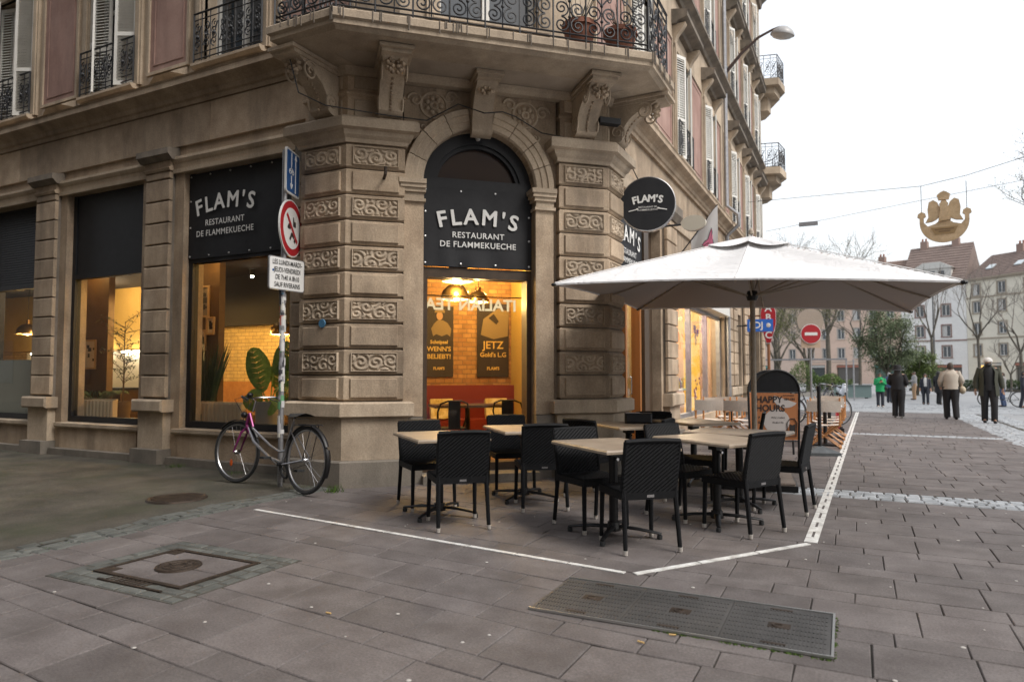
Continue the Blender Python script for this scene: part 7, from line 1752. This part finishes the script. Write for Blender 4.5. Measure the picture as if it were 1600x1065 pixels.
# box planter, scooter, glass frame, posts
pb = thing('box_planter', 'grey-green metal box planter in the square', 'planter', (-.25, 50.6, GZ)); MB().box(-1.1, 1.1, -.4, .4, .06, .8).build('body', plain('patina', (.16, .22, .21), .6), pb); MB().box(-1.15, 1.15, -.45, .45, .8, .88).build('rim', plain('patina_dark', (.09, .12, .115), .6), pb); MB().box(-.9, -.7, -.35, .35, 0, .06).box(.7, .9, -.35, .35, 0, .06).build('feet', BLACKM, pb)
sc_ = thing('motor_scooter', 'white and black scooter parked before the box planter', 'scooter', (-.85, 48.0, GZ), R(-70)); SW = plain('scooter_white', (.6, .62, .66), .3)
for x in (-.55, .62): w_ = MB().ring((x, 0, .23), (0, 1, 0), .17, .06, 24, 8).build('wheel', RUBBER, sc_, True); MB().lathe([(0, .03), (.11, .03), (.12, 0), (.11, -.03), (0, -.03)], 14, (x, 0, .23), (0, 1, 0)).build('rim', CHROME, w_)
MB().tube([(-.75, 0, .62), (-.4, 0, .68), (-.05, 0, .5), (.05, 0, .32)], [.1, .19, .17, .12], 12).build('rear_body', SW, sc_, True); MB().box(-.05, .4, -.17, .17, .26, .33).build('footboard', BLACKM, sc_); MB().tube([(.4, 0, .3), (.5, 0, .65), (.42, 0, .98)], [.17, .2, .1], 10).build('front_shield', SW, sc_, True); MB().box(-.72, .0, -.14, .14, .74, .82).build('seat', BLACKM, sc_); MB().tube([(.4, -.33, 1.05), (.43, 0, 1.0), (.4, .33, 1.05)], .02, 6).build('handlebar', BLACKM, sc_); MB().tube([(.5, 0, .6), (.62, 0, .23)], .03, 6).build('fork', CHROME, sc_); MB().ball((.5, 0, .93), .09).build('headlamp', CHROME, sc_, True)
sf = thing('shelter_frame', 'slim grey metal shelter frame with glass at the planted bed', 'shelter')
m = MB()
for x, y in ((-7.4, 47), (-.55, 47.0), (-.15, 46.5)): m.tube([(x, y, GZ), (x, y, 2.25)], .05, 6)
m.box(-7.4, -.5, 46.9, 47.1, 2.22, 2.32).build('posts_and_beam', GREYM, sf)
lpst = thing('lamp_post', 'tall slim grey lamp post before the white townhouse', 'lamp post', (7.0, 80, GZ)); MB().tube([(0, 0, 0), (0, 0, 1), (0, 0, 11)], [.16, .1, .06], 8).build('shaft', plain('post_grey', (.10, .10, .10), .6), lpst); MB().lathe([(0, .3), (.3, .1), (.32, 0), (0, -.05)], 12, (0, 0, 11)).build('lantern', GREYM, lpst)
# unseen houses behind the camera, placed and sized to darken the street
def block(label, x0, x1, y0, y1, h_, faces):
    o = thing('shading_block', label, 'building'); MB().box(x0, x1, y0, y1, -.01, h_).build('wall', mottled('block_' + label[:10], (.26, .21, .165), (.34, .28, .22), .6, .9, .2, 20), o)
    wm = MB().box(-.6, .6, -.03, .0, 0, 2.1).mesh('window', GLASSD)
    for F, L_ in faces:
        s_ = 2.0
        while s_ < L_ - 1.5:
            for z in (.9, 5.6, 9.4, 13.0): put('window', wm, o, F.M(s_, .01, z))
            s_ += 3.1
block('sandstone block on the opposite side of the street behind the camera', -44, -1.5, -24, -4.6, 21, [(Fr((-1.5, -4.6), (-1, 0), (0, 1)), 42)])
block('sandstone block behind the camera on the far street corner', 6.5, 24, -26, -7.2, 17, [(Fr((24, -7.2), (-1, 0), (0, 1)), 17)])
